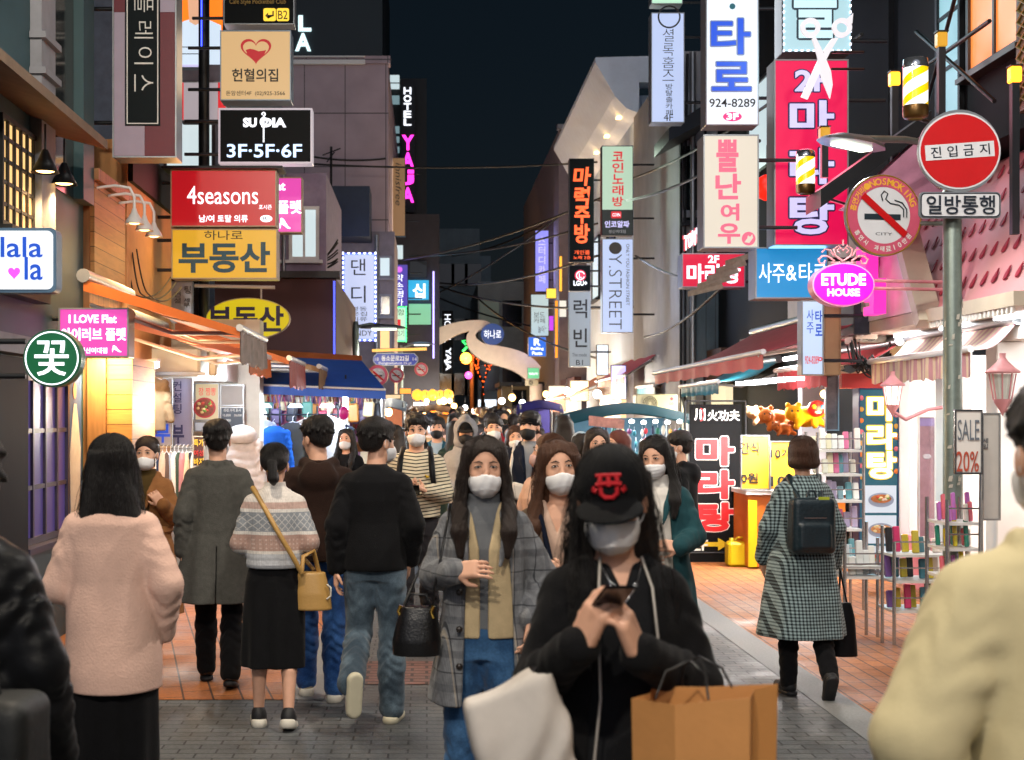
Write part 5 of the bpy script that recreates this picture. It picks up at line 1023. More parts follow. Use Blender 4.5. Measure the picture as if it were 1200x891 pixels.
def build_hair(style, T, h, seed=0, sp=None):
 c = T((0, 0, 1.6)); long_ = style in ('long', 'longf', 'wavy')
 lo, hi = c - np.array((.22, .25, .20)), c + np.array((.22, .22, .18))
 if long_: lo[2] = 1.10
 v = Vox(lo, hi, h)
 E = lambda cc, r, k=.012, m='u': v.ell(cc, r, k, m, T)
 E((0, -.016, 1.622), (.088, .105, .090));
 nz = waves(seed + 3, 6, (40, 90)); nz2 = waves(seed + 9, 6, (15, 30))
 if style == 'short':
  E((0, -.03, 1.655), (.085, .095, .062), .03); E((0, -.055, 1.58), (.075, .06, .075), .02)
  E((0, .095, 1.57), (.060, .075, .062), .02, 's');
  E((0, -.03, 1.48), (.09, .09, .035), .03, 's')
  for sx in (-1, 1):
   E((sx * .10, .045, 1.56), (.035, .045, .05), .015, 's'); E((sx * .085, -.005, 1.56), (.02, .022, .032), .008, 's')
  E((.01, .062, 1.662), (.062, .030, .026), .02)
  for i in range(9):
   x = -.054 + .0135 * i; v.cone(T((x * .8, .05, 1.685)), T((x * 1.05 + .010 * math.sin(i * 2.3 + seed), .090 - abs(x) * .5, 1.628 + .010 * math.sin(i * 1.7 + seed))), .014, .004, .008)
  for i in range(22):
   a = i * 2.4 + seed; q = np.array((.07 * math.cos(a), -.02 + .085 * math.sin(a), 1.66 - .075 * ((i * 7) % 5) / 5)); dd = nrmd((q - (0, -.016, 1.60)) * (1, 1, .4) + np.array((0, 0, -.03)))
   v.cone(T(q), T(q + dd * .034 + np.array((.008 * math.sin(i), 0, -.012))), .016, .005, .010)
 elif style == 'bob':
  E((0, -.035, 1.60), (.098, .10, .085), .03); E((0, -.035, 1.535), (.108, .095, .062), .03)
  E((0, .10, 1.55), (.058, .085, .085), .02, 's')
  v.op(lambda x, y, z: z - (1.492 + .0 * x + .0 * y), lo, c + np.array((.2, .2, -.09)), .012, 's')
 elif style == 'tied':
  E((0, -.06, 1.60), (.078, .06, .07), .02); E((0, .09, 1.55), (.062, .075, .085), .02, 's'); E((0, 0, 1.49), (.1, .1, .04), .02, 's')
  E((0, -.125, 1.585), (.030, .03, .03), .012); v.cone(T((0, -.135, 1.58)), T((.012, -.15, 1.50)), .03, .034, .012); v.cone(T((.012, -.15, 1.50)), T((.01, -.135, 1.465)), .03, .012, .012)
  for sx in (-1, 1): E((sx * .083, -.002, 1.565), (.018, .024, .034), .006, 's')
 elif style == 'cap':
  pass
 if long_:
  zl = 1.20 if style != 'wavy' else 1.24
  v.loft([(zl, 0, -.055, .09, .035), (zl + .04, 0, -.06, .125, .052), (1.36, 0, -.055, .128, .062), (1.47, 0, -.045, .112, .07), (1.58, 0, -.025, .098, .085), (1.64, 0, -.02, .09, .09)], .02)
  if style in ('longf', 'wavy'):
   for sx in (-1, 1):
    v.cone(T((sx * .062, .012, 1.665)), T((sx * .090, .022, 1.54)), .028, .022, .02); v.cone(T((sx * .090, .024, 1.53)), np.array((sx * .102, .07, 1.40)), .022, .028, .02)
    v.cone(np.array((sx * .098, .075, 1.40)), np.array((sx * .100, .140, 1.32)), .034, .032, .02); v.cone(np.array((sx * .100, .140, 1.32)), np.array((sx * .096, .160, zl + .03)), .032, .016, .02)
  E((0, .098, 1.555), (.064, .072, .102), .012, 's')
  E((0, .085, 1.42), (.058, .085, .12), .02, 's')
  E((.0, .08, 1.36), (.052, .12, .2), .02, 's')
  E((.010, .08, 1.715), (.0035, .13, .022), .01, 's')
 def st(x, y, z):
  X, Y, Z = T.inv(x, y, z); th = np.arctan2(X, Y + .03)
  if style == 'short': return .0045 * nz(X * .7, Y * .7, Z * .55) + .002 * np.sin(th * 45 + 4 * nz2(X, Y, Z))
  return .0014 * np.sin(th * 46 + 2.5 * nz2(X, Y, Z * .3)) + .0012 * np.sin(th * 83 + 3 * nz2(Y, X, Z * .25)) + .003 * nz2(X, Y, Z * .3) * (np.clip(1.62 - Z, 0, .2) * 5)
 v.disp(st, lo, hi)
 return v
def strands(root, style, T, mat, n, seed=0):
 rs = random.Random(seed); mb = MB()
 for i in range(n):
  th = rs.uniform(0, 6.283)
  if abs(math.sin(th)) < .80 and math.cos(th) > 0 and style != 'x': th += 3.14159 if rs.random() < .7 else 1.4
  X, Yy = math.sin(th), math.cos(th); pts = []; k = rs.uniform(1.0, 1.05)
  if style in ('long', 'longf', 'wavy'):
   zl = rs.uniform(1.22, 1.40); w = rs.uniform(-.012, .012)
   for t in np.linspace(rs.uniform(.1, .5), 1.45, 5): pts.append(T((X * .089 * k * math.sin(t), -.016 + Yy * .106 * k * math.sin(t), 1.622 + .091 * k * math.cos(t))))
   e = Vector(pts[-1]); q = Vector((X * .125 + w, -.05 + Yy * .055 if Yy < .2 else .10, zl))
   for t in (.3, .6, .85, 1.0): v = e.lerp(q, t); v.x += .008 * math.sin(t * 5 + i) + (.012 * X if .2 < t < .9 else 0); pts.append(v)
  else:
   lim = 1.75 if style == 'bob' else rs.uniform(.9, 1.5); t0 = rs.uniform(0, .9)
   for t in np.linspace(t0, lim, 5): u = (t - t0) * (.010 if style == 'short' else .004); pts.append(T((X * (.089 * k + u) * math.sin(t), -.018 + Yy * (.106 * k + u) * math.sin(t), 1.622 + (.092 * k + u) * math.cos(t))))
  mb.tube(pts, [.0009] * (len(pts) - 1) + [.0004], mat, 3, False)
 return child_mb(mb, 'hair_strands', root)
def eyes(root, body, T):
 for sx in (-1, 1):
  mb = MB(); c = T((sx * .031, .0805, 1.5895)); Rm = Matrix(T.R.tolist())
  mb.ball(c, (.0138, .0145, .0050), eyeW, 12, 8, Rm)
  mb.ball(T((sx * .031, .0905, 1.5895)), (.0064, .0062, .0052), eyeK, 10, 8, Rm)
  mb.tube([T((sx * .031 - .0165, .089, 1.588)), T((sx * .031 - .008, .0965, 1.5955)), T((sx * .031 + .008, .0965, 1.5955)), T((sx * .031 + .0165, .089, 1.588))], [.0012, .0022, .0022, .0012], eyeK, 5)
  o = mb.build('eye', None, (0, 0, 0)); o.location = (0, 0, 0); o.parent = body
  mb = MB(); mb.tube([T((sx * .013, .101, 1.607)), T((sx * .028, .101, 1.613)), T((sx * .049, .083, 1.608))], [.0022, .0038, .0015], hairD, 6)
  o = mb.build('eyebrow', None, (0, 0, 0)); o.location = (0, 0, 0); o.parent = body
def garment(sp, kind, h, arms, T, g):
 """coat / sweater / jacket as one surface; g: hem z, flare, ease, sleeve radii, opening ..."""
 f = sp.get('female', True); sw = (.150 if f else .172) + g.get('shoulder', 0)
 ez = g.get('ease', .03); hem = g['hem']; fl = g.get('flare', .02); seed = g.get('seed', 1)
 v = Vox((-.56, -.46, hem - .06), (.56, .52, 1.62), h)
 ex = ez * .62
 rows = [(1.445, 0, -.02, .066, .060), (1.425, 0, -.018, .088 + ez * .2, .074), (1.395, 0, -.014, sw * .76 + ez * .25, .088 + ez * .3), (1.355, 0, -.008, sw * .93 + ez * .3, .102 + ez * .5), (1.25, 0, .004, .146 + ex, .110 + ez * .8), (1.12, 0, .0, .138 + ex, .104 + ez * .85), (.98, 0, -.004, .150 + ex, .112 + ez * .9), (.88, 0, -.006, .158 + ex + fl * .3, .118 + ez * .9 + fl * .3)]
 rows = [r for r in rows if r[0] > hem + .02]
 rb = rows[-1]; lowz = max(0, .95 - hem)
 rows.append((hem, 0, rb[2], rb[3] + fl * min(1, lowz * 2 + .2), rb[4] + fl * min(1, lowz * 2 + .2)))
 nz = waves(seed, 6, (7, 20), (1, 1, .35)); nzw = waves(seed + 4, 6, (14, 34), (.5, .5, 1.2)); nzr = waves(seed + 6, 5, (9, 20), (1, 1, .8))
 fa, nf = g.get('folds', .010), g.get('nfold', 7)
 def fold(x, y, z, th):
  w = np.clip((1.15 - z) * 1.6, 0.1, 1)
  o = fa * w * np.sin(nf * th + 1.6 * nz(x, y, z) + seed) + .5 * fa * nz(x, y, z) + g.get('wrinkle', .004) * (nzw(x, y, z) + 1.3 * (.5 - np.abs(np.clip(nzr(x, y, z), -1, 1))))
  if g.get('rib'): o = o - .004 * (z < hem + .06) + .0012 * np.sin(z * 380)
  if g.get('quilt'): o = o + .012 * np.abs(np.sin((z + .02 * np.sin(3 * th)) * 3.14159 / g['quilt']))
  return o
 v.loft(rows, .02, 'u', fold, g.get('pw', 2.2))
 nk = g.get('neck', .064)
 v.ell((0, .012, 1.455), (nk, nk * 1.02, .055), .012, 's')
 op = g.get('open')
 if op:   # open front: half width at top / bottom
  def cut(x, y, z):
   w = np.interp(z, [hem, 1.05, 1.25, 1.45], op); return np.maximum(np.abs(x - g.get('openx', 0)) - w, .02 - y)
  v.op(cut, (-.3, .0, hem - .05), (.3, .5, 1.62), .012, 's')
 if g.get('vneck'):
  def cut(x, y, z): return np.maximum(np.abs(x) - (z - g['vneck']) * .42, .02 - y)
  v.op(cut, (-.2, .02, g['vneck']), (.2, .4, 1.6), .008, 's')
 r0, r1, r2 = g.get('sleeve', (.072, .062, .05))
 for A in arms:
  r0_ = r0 * .9; sh = np.array((A['s'] * (sw + .028 - r0_ * .75), -.01, 1.402 - r0_)); w = A['w'] + (A['e'] - A['w']) * g.get('cuffback', .04)
  qs = g.get('quilt'); wr = g.get('swr', .0032); wk = 52 if not qs else 3.14159 * 2 / qs
  v.cone(sh, A['e'], r0_, r1 * .92, .03, wr=wr * (1 if not qs else 2.0), wk=wk, seed=seed); v.cone(A['e'], w, r1 * .92, r2 * .95, .012, wr=wr * (1.3 if not qs else 2), wk=wk * 1.15, seed=seed + 2)
  if g.get('cuff'): v.cone(w + (A['e'] - w) * .16, w, r2 * .98, r2 * .8, .004)
 col = g.get('collar')
 if col == 'stand' or col == 'turtle':
  zt = 1.475 if col == 'turtle' else 1.455
  v.loft([(1.385, 0, -.012, .085, .078), (1.43, 0, -.008, .069, .066), (zt, 0, 0, .066, .064)], .01)
  v.loft([(1.40, 0, -.008, .056, .054), (zt + .03, 0, 0, .056, .055)], .004, 's', None)
 if col in ('lapel', 'coat'):
  for sx in (-1, 1):
   pts = [np.array((0, -.092, 1.425)), np.array((sx * .06, -.07, 1.432)), np.array((sx * .092, -.01, 1.425)), np.array((sx * .085, .06, 1.39)), np.array((sx * (.06 + g.get('lap', 0)), .118 + ez * .5, 1.30)), np.array((sx * (.035 + g.get('lap', 0)), .128 + ez, 1.19))]
   for i in range(5):
    a, b = pts[i], pts[i + 1]; v.cone(a, b, (.024, .025, .026, .028, .026)[i], (.025, .026, .028, .026, .010)[i], .008, fl=nrmd(np.array((a[0] + b[0], a[1] + b[1] + .02, .35 * abs(a[1] + b[1]) + .02))), sq=.40)
 if col == 'hood':
  for sx in (-1, 1):
   v.cone((sx * .045, -.10, 1.40), (sx * .085, -.03, 1.425), .042, .036, .02, fl=(0, .8, .6), sq=.75); v.cone((sx * .085, -.03, 1.425), (sx * .045, .085, 1.375), .034, .022, .02)
  v.ell((0, -.125, 1.345), (.115, .055, .085), .03); v.ell((0, -.10, 1.395), (.075, .045, .03), .02, 's')
 if g.get('vent'):
  v.box((.004, -.25, hem + .16), (.003, .2, .2), .0, .004, 's')
 if g.get('belt'):
  z = g['belt']; v.loft([(z - .026, 0, -.002, .151 + ez, .112 + ez), (z + .026, 0, -.002, .151 + ez, .112 + ez)], .004)
 return v
def trousers(h, legs, g):
 v = Vox((-.34, -.5, .0), (.34, .38, 1.05), h); sd = g.get('seed', 3)
 v.loft([(.80, 0, 0, .155, .108), (.90, 0, -.008, .165, .118), (1.0, 0, 0, .148, .105)], .03)
 r = g.get('r', (.092, .066, .055))
 for Lg in legs:
  a = Lg['a'] + np.array((0, 0, .0 if g.get('long', 1) else .05)); k = Lg['k']
  v.cone((Lg['s'] * .082, 0, .84), k, r[0], r[1], .03, wr=.0035, wk=42, seed=sd); v.cone(k, a, r[1], r[2], .012, wr=.0045, wk=64, seed=sd + 3)
 nz = waves(sd, 6, (12, 30)); v.disp(lambda x, y, z: .005 * nz(x, y, z), (-.3, -.5, 0), (.3, .4, 1))
 return v
def skirt(h, g):
 v = Vox((-.4, -.36, g['hem'] - .03), (.4, .36, 1.04), h); sd = g.get('seed', 2); nz = waves(sd, 5, (6, 14), (1, 1, .3))
 fold = lambda x, y, z, th: g.get('amp', .014) * np.clip((.95 - z) * 2, 0, 1) * np.sin(g.get('n', 9) * th + 1.5 * nz(x, y, z))
 v.loft([(1.0, 0, 0, .145, .108), (.88, 0, -.008, .175, .128), (.7, 0, -.006, .182 + g['flare'] * .5, .135 + g['flare'] * .5), (g['hem'], 0, g.get('cy', 0), .182 + g['flare'], .135 + g['flare'])], .02, 'u', fold)
 return v
def shoe(root, Lg, upper, sole, h, tall=0, chunky=0):
 a, t = Lg['a'], nrmd(Lg['t']); up = np.array((0, 0, 1.0)); up = nrmd(up - t * (up @ t)); s = np.cross(t, up); A3 = np.stack([s, t, up], 1)
 heel = a - up * .045 - t * .045
 lo = np.minimum(a, a + t * .24) - .16; hi = np.maximum(a, a + t * .24) + .16
 v = Vox(lo, hi, h)
 v.cone(heel + t * .03 + up * .018, heel + t * .20 + up * .006, .040, .034, .012, fl=s, sq=1.06); v.cone(a - t * .005, heel + t * .05, .042, .042, .02); v.cone(heel + t * .1 + up * .03, a + t * .03, .034, .036, .02)
 if tall: v.cone(a, a + (Lg['k'] - a) * tall, .046, .054, .015)
 v.op(lambda x, y, z: (x - heel[0]) * up[0] + (y - heel[1]) * up[1] + (z - heel[2]) * up[2] + .014, lo, hi, .004, 's')
 o = net_object('shoe', v, upper, root)
 v = Vox(lo, hi, h); ch = .016 + chunky
 v.cone(heel + t * .015 - up * .018, heel + t * .185 - up * .018, .043 + chunky * .4, .041 + chunky * .3, .01)
 v.op(lambda x, y, z: np.abs((x - heel[0]) * up[0] + (y - heel[1]) * up[1] + (z - heel[2]) * up[2] + .024 - chunky * .4) * -1 + ch, lo, hi, .006, 's')
 net_object('sole', v, sole, o)
def person(sp):
 px, Y, H = sp['px'], sp['Y'], sp['H']
 root = empty('person', (GX(px, Y), Y, sp.get('z0', 0.012)), sp['label'], 'person', sp.get('group'), R(sp['yaw'])); root.scale = [H / 1.70] * 3
 res = sp.get('res', .006); hr = sp.get('hres', res)
 T = Turn(*sp.get('head', (0, 0, 0)), (0, -.01, 1.46))
 arms = sp['arms']; legs = sp['legs']
 body = net_object('body', build_body(sp, res, T, arms, legs), sp.get('skin', skinM), root)
 if sp.get('face', True): eyes(root, body, T)
 if sp.get('hair'):
  ho = net_object('hair', build_hair(sp['hair'], T, hr, sp.get('seed', 1)), sp.get('hmat', hairK), root)
  if Y < 11: strands(ho, sp['hair'], T, sp.get('hmat', hairK), 190, sp.get('seed', 1))['kind'] = 'stuff'
 if sp.get('mask'):
  mk = net_object('face_mask', build_mask(T, hr, sp.get('mkind', 'kf')), sp['mask'], root)
  for sx in (-1, 1):
   mb = MB(); mb.tube([T((sx * .062, .035, 1.552)), T((sx * .078, .012, 1.590)), T((sx * .086, -.018, 1.588)), T((sx * .084, -.02, 1.55)), T((sx * .072, .01, 1.528)), T((sx * .058, .035, 1.515))], .0014, sp['mask'], 5)
   o = mb.build('ear_loop', None, (0, 0, 0)); o.location = (0, 0, 0); o.parent = mk
 for nm, mat, g in sp['tops']:
  net_object(nm, garment(sp, nm, res, arms if g.get('sleeves', True) else [], T, g), mat, root)
 b = sp.get('bottom')
 if b: net_object(b[0], trousers(res, legs, b[2]) if b[0] != 'skirt' else skirt(res, b[2]), b[1], root)
 if sp.get('shoes'):
  for Lg in legs: shoe(root, Lg, sp['shoes'][0], sp['shoes'][1], min(res, .006), sp['shoes'][2] if len(sp['shoes']) > 2 else 0, sp['shoes'][3] if len(sp['shoes']) > 3 else 0)
 root['T'] = 0; del root['T']
 sp['root'] = root; sp['T'] = T
 if sp.get('extra'): sp['extra'](sp, root, T)
 return root
def on(root, v):
 """person-local point -> world"""
 s = root.scale[0]; a = root.rotation_euler[2]; c, n = math.cos(a), math.sin(a)
 return Vector((root.location.x + s * (c * v[0] - n * v[1]), root.location.y + s * (n * v[0] + c * v[1]), root.location.z + s * v[2]))
def child_mb(mb, name, parent):
 """mesh given in person-local coordinates"""
 o = mb.build(name, None, (0, 0, 0)); o.location = (0, 0, 0); o.parent = parent; return o
def world_mb(mb, root):
 mb.v = [tuple(on(root, v)) for v in mb.v]; return mb
# ---------------- awnings
orangeA = M('orange_canvas', '#c8641a', .6, var=.15, vs=5, bump=.1, bs=20); pinkA = M('faded_pink_canvas', '#c07a70', .65, var=.15, vs=5); blueA = M('blue_canvas', '#1a52b4', .55, var=.12, vs=4, bump=.1, bs=12); redA = M('red_canvas', '#c8464e', .6, var=.15, vs=5); rustA = M('rust_canvas', '#8a4a26', .7, var=.2, vs=5); tealA = M('teal_canvas', '#0f5a68', .6, var=.15); greyA = M('soiled_canvas', '#8d8078', .7, var=.3, vs=9); whA = M('white_canvas', '#c9c2bb', .7, var=.15)
def stripe_canvas():
 m, N, L, b, tc, sp = fabric_base('pink_striped_canvas'); c = mixc(N, L, stripes(N, L, sp.outputs[1], .13, .5), srgb('#b0808a'), srgb('#c9b79c')); L.new(noisy(N, L, tc, c, .12, 8), b.inputs['Base Color']); return m
def awning(label, x0, x1, y0, y1, z0, z1, mat, val=.18, vmat=None, arms=True, group=None):
 """fabric from the wall (x0, z0) down to the front bar (x1, z1), running along the street from y0 to y1, sagging a little"""
 r = empty('awning', ((x0 + x1) / 2, (y0 + y1) / 2, min(z0, z1)), label, 'awning', group); mb = MB(); n, m_ = 8, 10; vs = []
 for i in range(n + 1):
  t = i / n
  for k in range(m_ + 1): u = k / m_; vs.append((x0 + (x1 - x0) * t, y0 + (y1 - y0) * u, z0 + (z1 - z0) * t - .07 * math.sin(math.pi * t) - .015 * math.sin(u * 19 + t * 4) * math.sin(math.pi * t)))
 N_ = len(vs); fs = [(i * (m_ + 1) + k, i * (m_ + 1) + k + 1, (i + 1) * (m_ + 1) + k + 1, (i + 1) * (m_ + 1) + k) for i in range(n) for k in range(m_)]
 vs2 = vs + [(a, b, c - .008) for a, b, c in vs]; mb.add(vs2, fs, mat, True).add(vs2, [tuple(N_ + q for q in f[::-1]) for f in fs], whA if x0 > 0 else mat, True); mb.build('canvas', r)
 mb = MB(); k = 24; vv = []
 for i in range(k + 1):
  y = y0 + (y1 - y0) * i / k; w = .012 * math.sin(i * 1.9); vv += [(x1 + w, y, z1), (x1 + w * 1.8, y, z1 - val * (1 + .08 * math.sin(i * 2.6)))]
 vt = vv + [(a + .006, b, c) for a, b, c in vv]; q = len(vv); f2 = [(2 * i, 2 * i + 2, 2 * i + 3, 2 * i + 1) for i in range(k)]; mb.add(vt, f2 + [tuple(q + j for j in f[::-1]) for f in f2], vmat or mat, True); mb.build('valance', r)
 if arms and x0 < 0: MB().slab([(x0, y0 - .01, z0), (x1, y0 - .01, z1), (x1, y0 - .01, z1 - .06), (x0, y0 - .01, z0 - .09)], (0, 1, 0), .008, mat).build('side_flap', r)
 MB().tube([(x1, y0 - .03, z1 + .01), (x1, y1 + .03, z1 + .01)], .03, whiteM).build('front_bar', r); MB().tube([(x0, y0 - .03, z0 + .03), (x0, y1 + .03, z0 + .03)], .055, greyM, 10).build('roller', r)
 if arms:
  for y in (y0 + .2, y1 - .2): MB().tube([(x0, y, z0 - .18), ((x0 + x1) / 2, y + .25, (z0 + z1) / 2 - .2), (x1, y, z1 - .02)], .018, whiteM, 6).build('folding_arm', r)
 return r
awning('orange canvas awning with a soiled grey valance over the clothes shop', -2.7, -1.47, 11.2, 12.9, 2.84, 2.45, orangeA, .26, greyA)
awning('faded pink awning sloping below the orange awning', -2.7, -1.62, 12.95, 14.6, 2.66, 2.36, pinkA, .20, MATS['orange_canvas'])
awning('short rust awning with a hanging pink flap, third along the left row', -2.6, -1.42, 14.7, 16.4, 2.75, 2.36, rustA, .28, M('flap_pink', '#a8605c', .7, var=.2))
awning('small tan awning at the end of the left row beside the blue stall', -2.6, -1.25, 16.5, 17.6, 2.72, 2.34, M('tan_canvas', '#8a6a48', .7, var=.2), .24)
r = empty('stall_canopy', (-1.3, 17.5, 2.0), 'wide dark blue canopy sloping towards the viewer over the clothes stall', 'awning'); mb = MB()
a, b, c, d = P(279, 451, 17), P(452, 458, 17), P(424, 424, 18.6), P(279, 417, 18.6); mb.slab([a, b, c, d], (0, 0, 1), .012, blueA); mb.build('canvas', r)
MB().slab([a, b, b - Vector((0, 0, .10)), a - Vector((0, 0, .10))], (0, -1, 0), .006, blueA).build('valance', r); MB().tube([a + Vector((0, -.02, .01)), b + Vector((0, -.02, .01))], .014, whiteM).build('front_bar', r)
for px in (281, 449): MB().tube([P(px, 455, 17.05), Vector((GX(px, 17.05), 17.05, 0))], .025, greyM).build('post', r)
MB().slab([P(424, 424, 18.6), P(278, 416, 18.6), P(278, 408, 18.7), P(424, 417, 18.7)], (0, 1, 0), .05, rustA).build('ridge_board', r)
awning('long pink red awning with a white underside along the signboard building', 4.95, 3.45, 14.6, 21.6, 3.02, 2.42, redA, .16, redA)
awning('short red fringed awning over the snack shop', 4.9, 4.15, 14.75, 16.9, 2.52, 2.30, M('red_fringe', '#a8343c', .7, var=.2), .22)
awning('pink and cream striped awning over the cosmetics shop door', XR - .02, XR - .42, 12.0, 14.7, 2.56, 2.32, stripe_canvas(), .22, arms=False)
awning('narrow red awning rising along the far right row', 5.2, 3.75, 27, 31.5, 3.7, 2.55, redA, .15); awning('wide rust coloured awning on the far right row', 5.0, 3.1, 31.8, 37, 3.2, 2.2, rustA, .3); awning('small teal awning below the pale blue lightbox', 4.9, 4.2, 26.2, 28.5, 2.65, 2.35, tealA, .2); awning('bright teal awning behind the black banner stand', 4.95, 4.1, 20.0, 23, 2.55, 2.25, M('cyan_canvas', '#0d7f92', .6, var=.1), .16)
# ---------------- stalls in the street
def stall(label, px0, px1, Y, zt, canopy, body, arched=0.0, depth=2.0, counter=True):
 x0, x1 = GX(px0, Y), GX(px1, Y); r = empty('market_stall', ((x0 + x1) / 2, Y + depth / 2, 0), label, 'stall'); mb = MB(); n = 10; vs = []
 for i in range(n + 1):
  t = i / n; z = zt + arched * math.sin(math.pi * t) - .08 * abs(t - .5)
  vs += [(x0 + (x1 - x0) * t, Y - .15, z - .10), (x0 + (x1 - x0) * t, Y + .3, z + .05), (x0 + (x1 - x0) * t, Y + depth, z)]
 fs = [(3 * i + k, 3 * i + 3 + k, 3 * i + 4 + k, 3 * i + 1 + k) for i in range(n) for k in (0, 1)]; q = len(vs); mb.add(vs + [(a, b, c - .015) for a, b, c in vs], fs + [tuple(q + j for j in f[::-1]) for f in fs], canopy, True); mb.build('canopy', r)
 for x in (x0 + .05, x1 - .05):
  for y in (Y, Y + depth - .1): MB().tube([(x, y, 0), (x, y, zt)], .02, greyM, 6).build('post', r)
 if counter: MB().box((x0 + .08, Y + .25, 0), (x1 - .08, Y + depth - .3, .85), body, .01).build('counter', r)
 MB().box((x0 + .08, Y + depth - .08, .86), (x1 - .08, Y + depth - .04, zt - .05), body).build('back_sheet', r)
 return r
orC = M('orange_tarpaulin', '#c97a18', .55, var=.15, bump=.15, bs=8); glowC = M('yellow_tarpaulin', '#c99a30', .6, var=.15); vio = M('violet_tarpaulin', '#3f3a90', .55, var=.2, bump=.2, bs=9)
trk = stall('trinket stall under a long arched teal canopy with white lamps', 662, 812, 20, 1.80, tealA, M('stall_cloth', '#3a5560', .8), .12)
stall('violet covered stall closed with a tarpaulin sheet', 607, 660, 27, 2.0, vio, vio, .05); stall('orange food stall with a yellow glowing counter on the left', 452, 538, 27, 1.72, orC, glowC, .08, 2.5); stall('brown awning food stall further down the left lane', 486, 532, 36, 2.0, M('brown_canvas', '#4a2c20', .7, var=.2), orC, .05, 3); stall('small stall with a pale sheet roof behind the blue canopy', 440, 476, 23, 2.0, M('pale_blue_sheet', '#7f92a8', .6, var=.1), rustA, .03, 2)
for i in range(7): part(trk, 'lamp', lambda mb: mb.ball((GX(712 + i * 14, 19.9), 19.88, GZ(494 + (i % 2), 19.9)), (.04, .04, .03), lampW, 8, 6))
light('AREA', (GX(750, 19.9), 20.2, 1.68), 130, COOL, 1.3, (R(25), 0, 0), None, .2)
part(trk, 'banner', lambda mb: mb.slab([P(690, 487, 19.83), P(732, 492, 19.83), P(731, 503, 19.83), P(690, 499, 19.83)], (0, 1, 0), .01, M('pink_print_banner', '#b07a6c', .6, var=.4, vs=14)))
rd = random.Random(12); tcols = ['#c02a34', '#1b2b48', '#1f6a54', '#c9c2b4', '#d8a03a', '#7a3a6a', '#2a7a8a', '#e0d8d0']
for k in range(46):
 c = P(705 + (k % 16) * 6.6 + rd.uniform(-1.5, 1.5), 506 + (k // 16) * 13 + rd.uniform(-2, 2), 20.05); w = rd.uniform(.02, .036); h = rd.uniform(.04, .075)
 MB().ball(c, (w, .02, h), M('trinket_%d' % (k % 8), tcols[k % 8], .5), 8, 6).tube([c + Vector((0, 0, h)), c + Vector((0, 0, h + .05))], .003, whiteM, 4).thing('hanging_trinket', 'small coloured trinket hanging in rows under the teal stall canopy', 'trinket', 'trinkets on the teal stall')
light('POINT', (GX(495, 28), 28.2, 1.55), 160, WARM, .15); light('POINT', (GX(508, 37), 37, 1.8), 240, WARM, .2); light('POINT', (GX(458, 23.5), 23.6, 1.75), 110, NEUT, .1)
for px, Y, py in ((470, 27.3, 489), (497, 27.3, 488), (500, 36.3, 470), (515, 36.3, 471), (527, 36.3, 470), (455, 23.3, 483)):
 c = P(px, py, Y); MB().ball(c, .07, lampY, 10, 8).tube([c + Vector((0, 0, .06)), c + Vector((0, 0, .22))], .008, darkM, 5).thing('bare_bulb', 'bare glowing bulb hanging in a food stall on the left', 'bulb', 'stall bulbs')
for k in range(5):
 c = P(489 + k * 9, 463 + (k % 2), 40); MB().lathe([(.03, -.16), (.13, -.10), (.16, 0), (.13, .10), (.03, .16)], c, glow('paper_lantern', '#ffb238', 1.6), 12).thing('paper_lantern', 'round amber paper lantern in the far left row', 'lantern', 'paper lanterns')
# ---------------- clothes for sale
gcols = ['#cfc9c0', '#26334a', '#b9a28c', '#5a4a42', '#8d99a6', '#d8d2c8', '#3a4a3f', '#a8787a', '#c0b090', '#2b2b30']
def hanging(px, py0, py1, w, Y, col, lab, group, name='hanging_garment', front=True, seed=0, quilt=0):
 c0, c1 = P(px, py0, Y), P(px, py1, Y); h = c0.z - c1.z; v = Vox((c0.x - w * .8, Y - .16, c1.z - .05), (c0.x + w * .8, Y + .16, c0.z + .05), max(.009, w / 45)); nz = waves(seed, 6, (10, 26), (1, 1, .4)); t = w * .5 if front else w
 v.loft([(c1.z, c0.x, Y, w * .44, .055), (c1.z + h * .5, c0.x, Y, w * .42, .06), (c1.z + h * .86, c0.x, Y, w * .46, .05), (c0.z - h * .02, c0.x, Y, w * .16, .03)], .01, 'u', lambda x, y, z, th: .014 * nz(x, y, z) + quilt * np.abs(np.sin(z * 34 + .4 * np.sin(x * 20))))
 if front:
  for s in (-1, 1): v.cone((c0.x + s * w * .40, Y, c1.z + h * .84), (c0.x + s * w * .56, Y, c1.z + h * .2), w * .12, w * .09, .02, wr=.006)
 me = net_object(name, v, fab('garment_' + col[1:], col), None, True); o = bpy.data.objects.new(name, me); COL.objects.link(o)
 org = Vector((c0.x, Y, c1.z)); co = np.array([tuple(q.co) for q in me.vertices]) - np.array(org); me.vertices.foreach_set('co', co.astype(np.float32).ravel()); me.update(); o.location = org; tag(o, lab, 'clothes', group)
 k = MB().tube([c0 + Vector((-w * .35, 0, -h * .08)), c0, c0 + Vector((w * .35, 0, -h * .08))], .006, whiteM, 5).tube([c0, c0 + Vector((0, 0, .05)), c0 + Vector((.02, 0, .07))], .004, whiteM, 5).build('hanger', None, org); k.location = (0, 0, 0); k.parent = o
 return o
hanging(172, 440, 505, .44, 14.6, '#6a5a44', 'olive brown waistcoat hanging over the clothes shop front', None, seed=1); hanging(155, 446, 545, .26, 14.75, '#2a2c31', 'dark coat hanging sideways behind the olive waistcoat', None, front=False, seed=2)
rail = empty('clothes_rail', (GX(207, 14.7), 14.7, 0), 'chrome rail of pale shirts on the clothes shop front', 'clothes rail'); zr = GZ(526, 14.7); x0, x1 = GX(178, 14.7), GX(232, 14.7); chrome = M('chrome_tube', '#b4b8bd', .2, .9, var=.05)
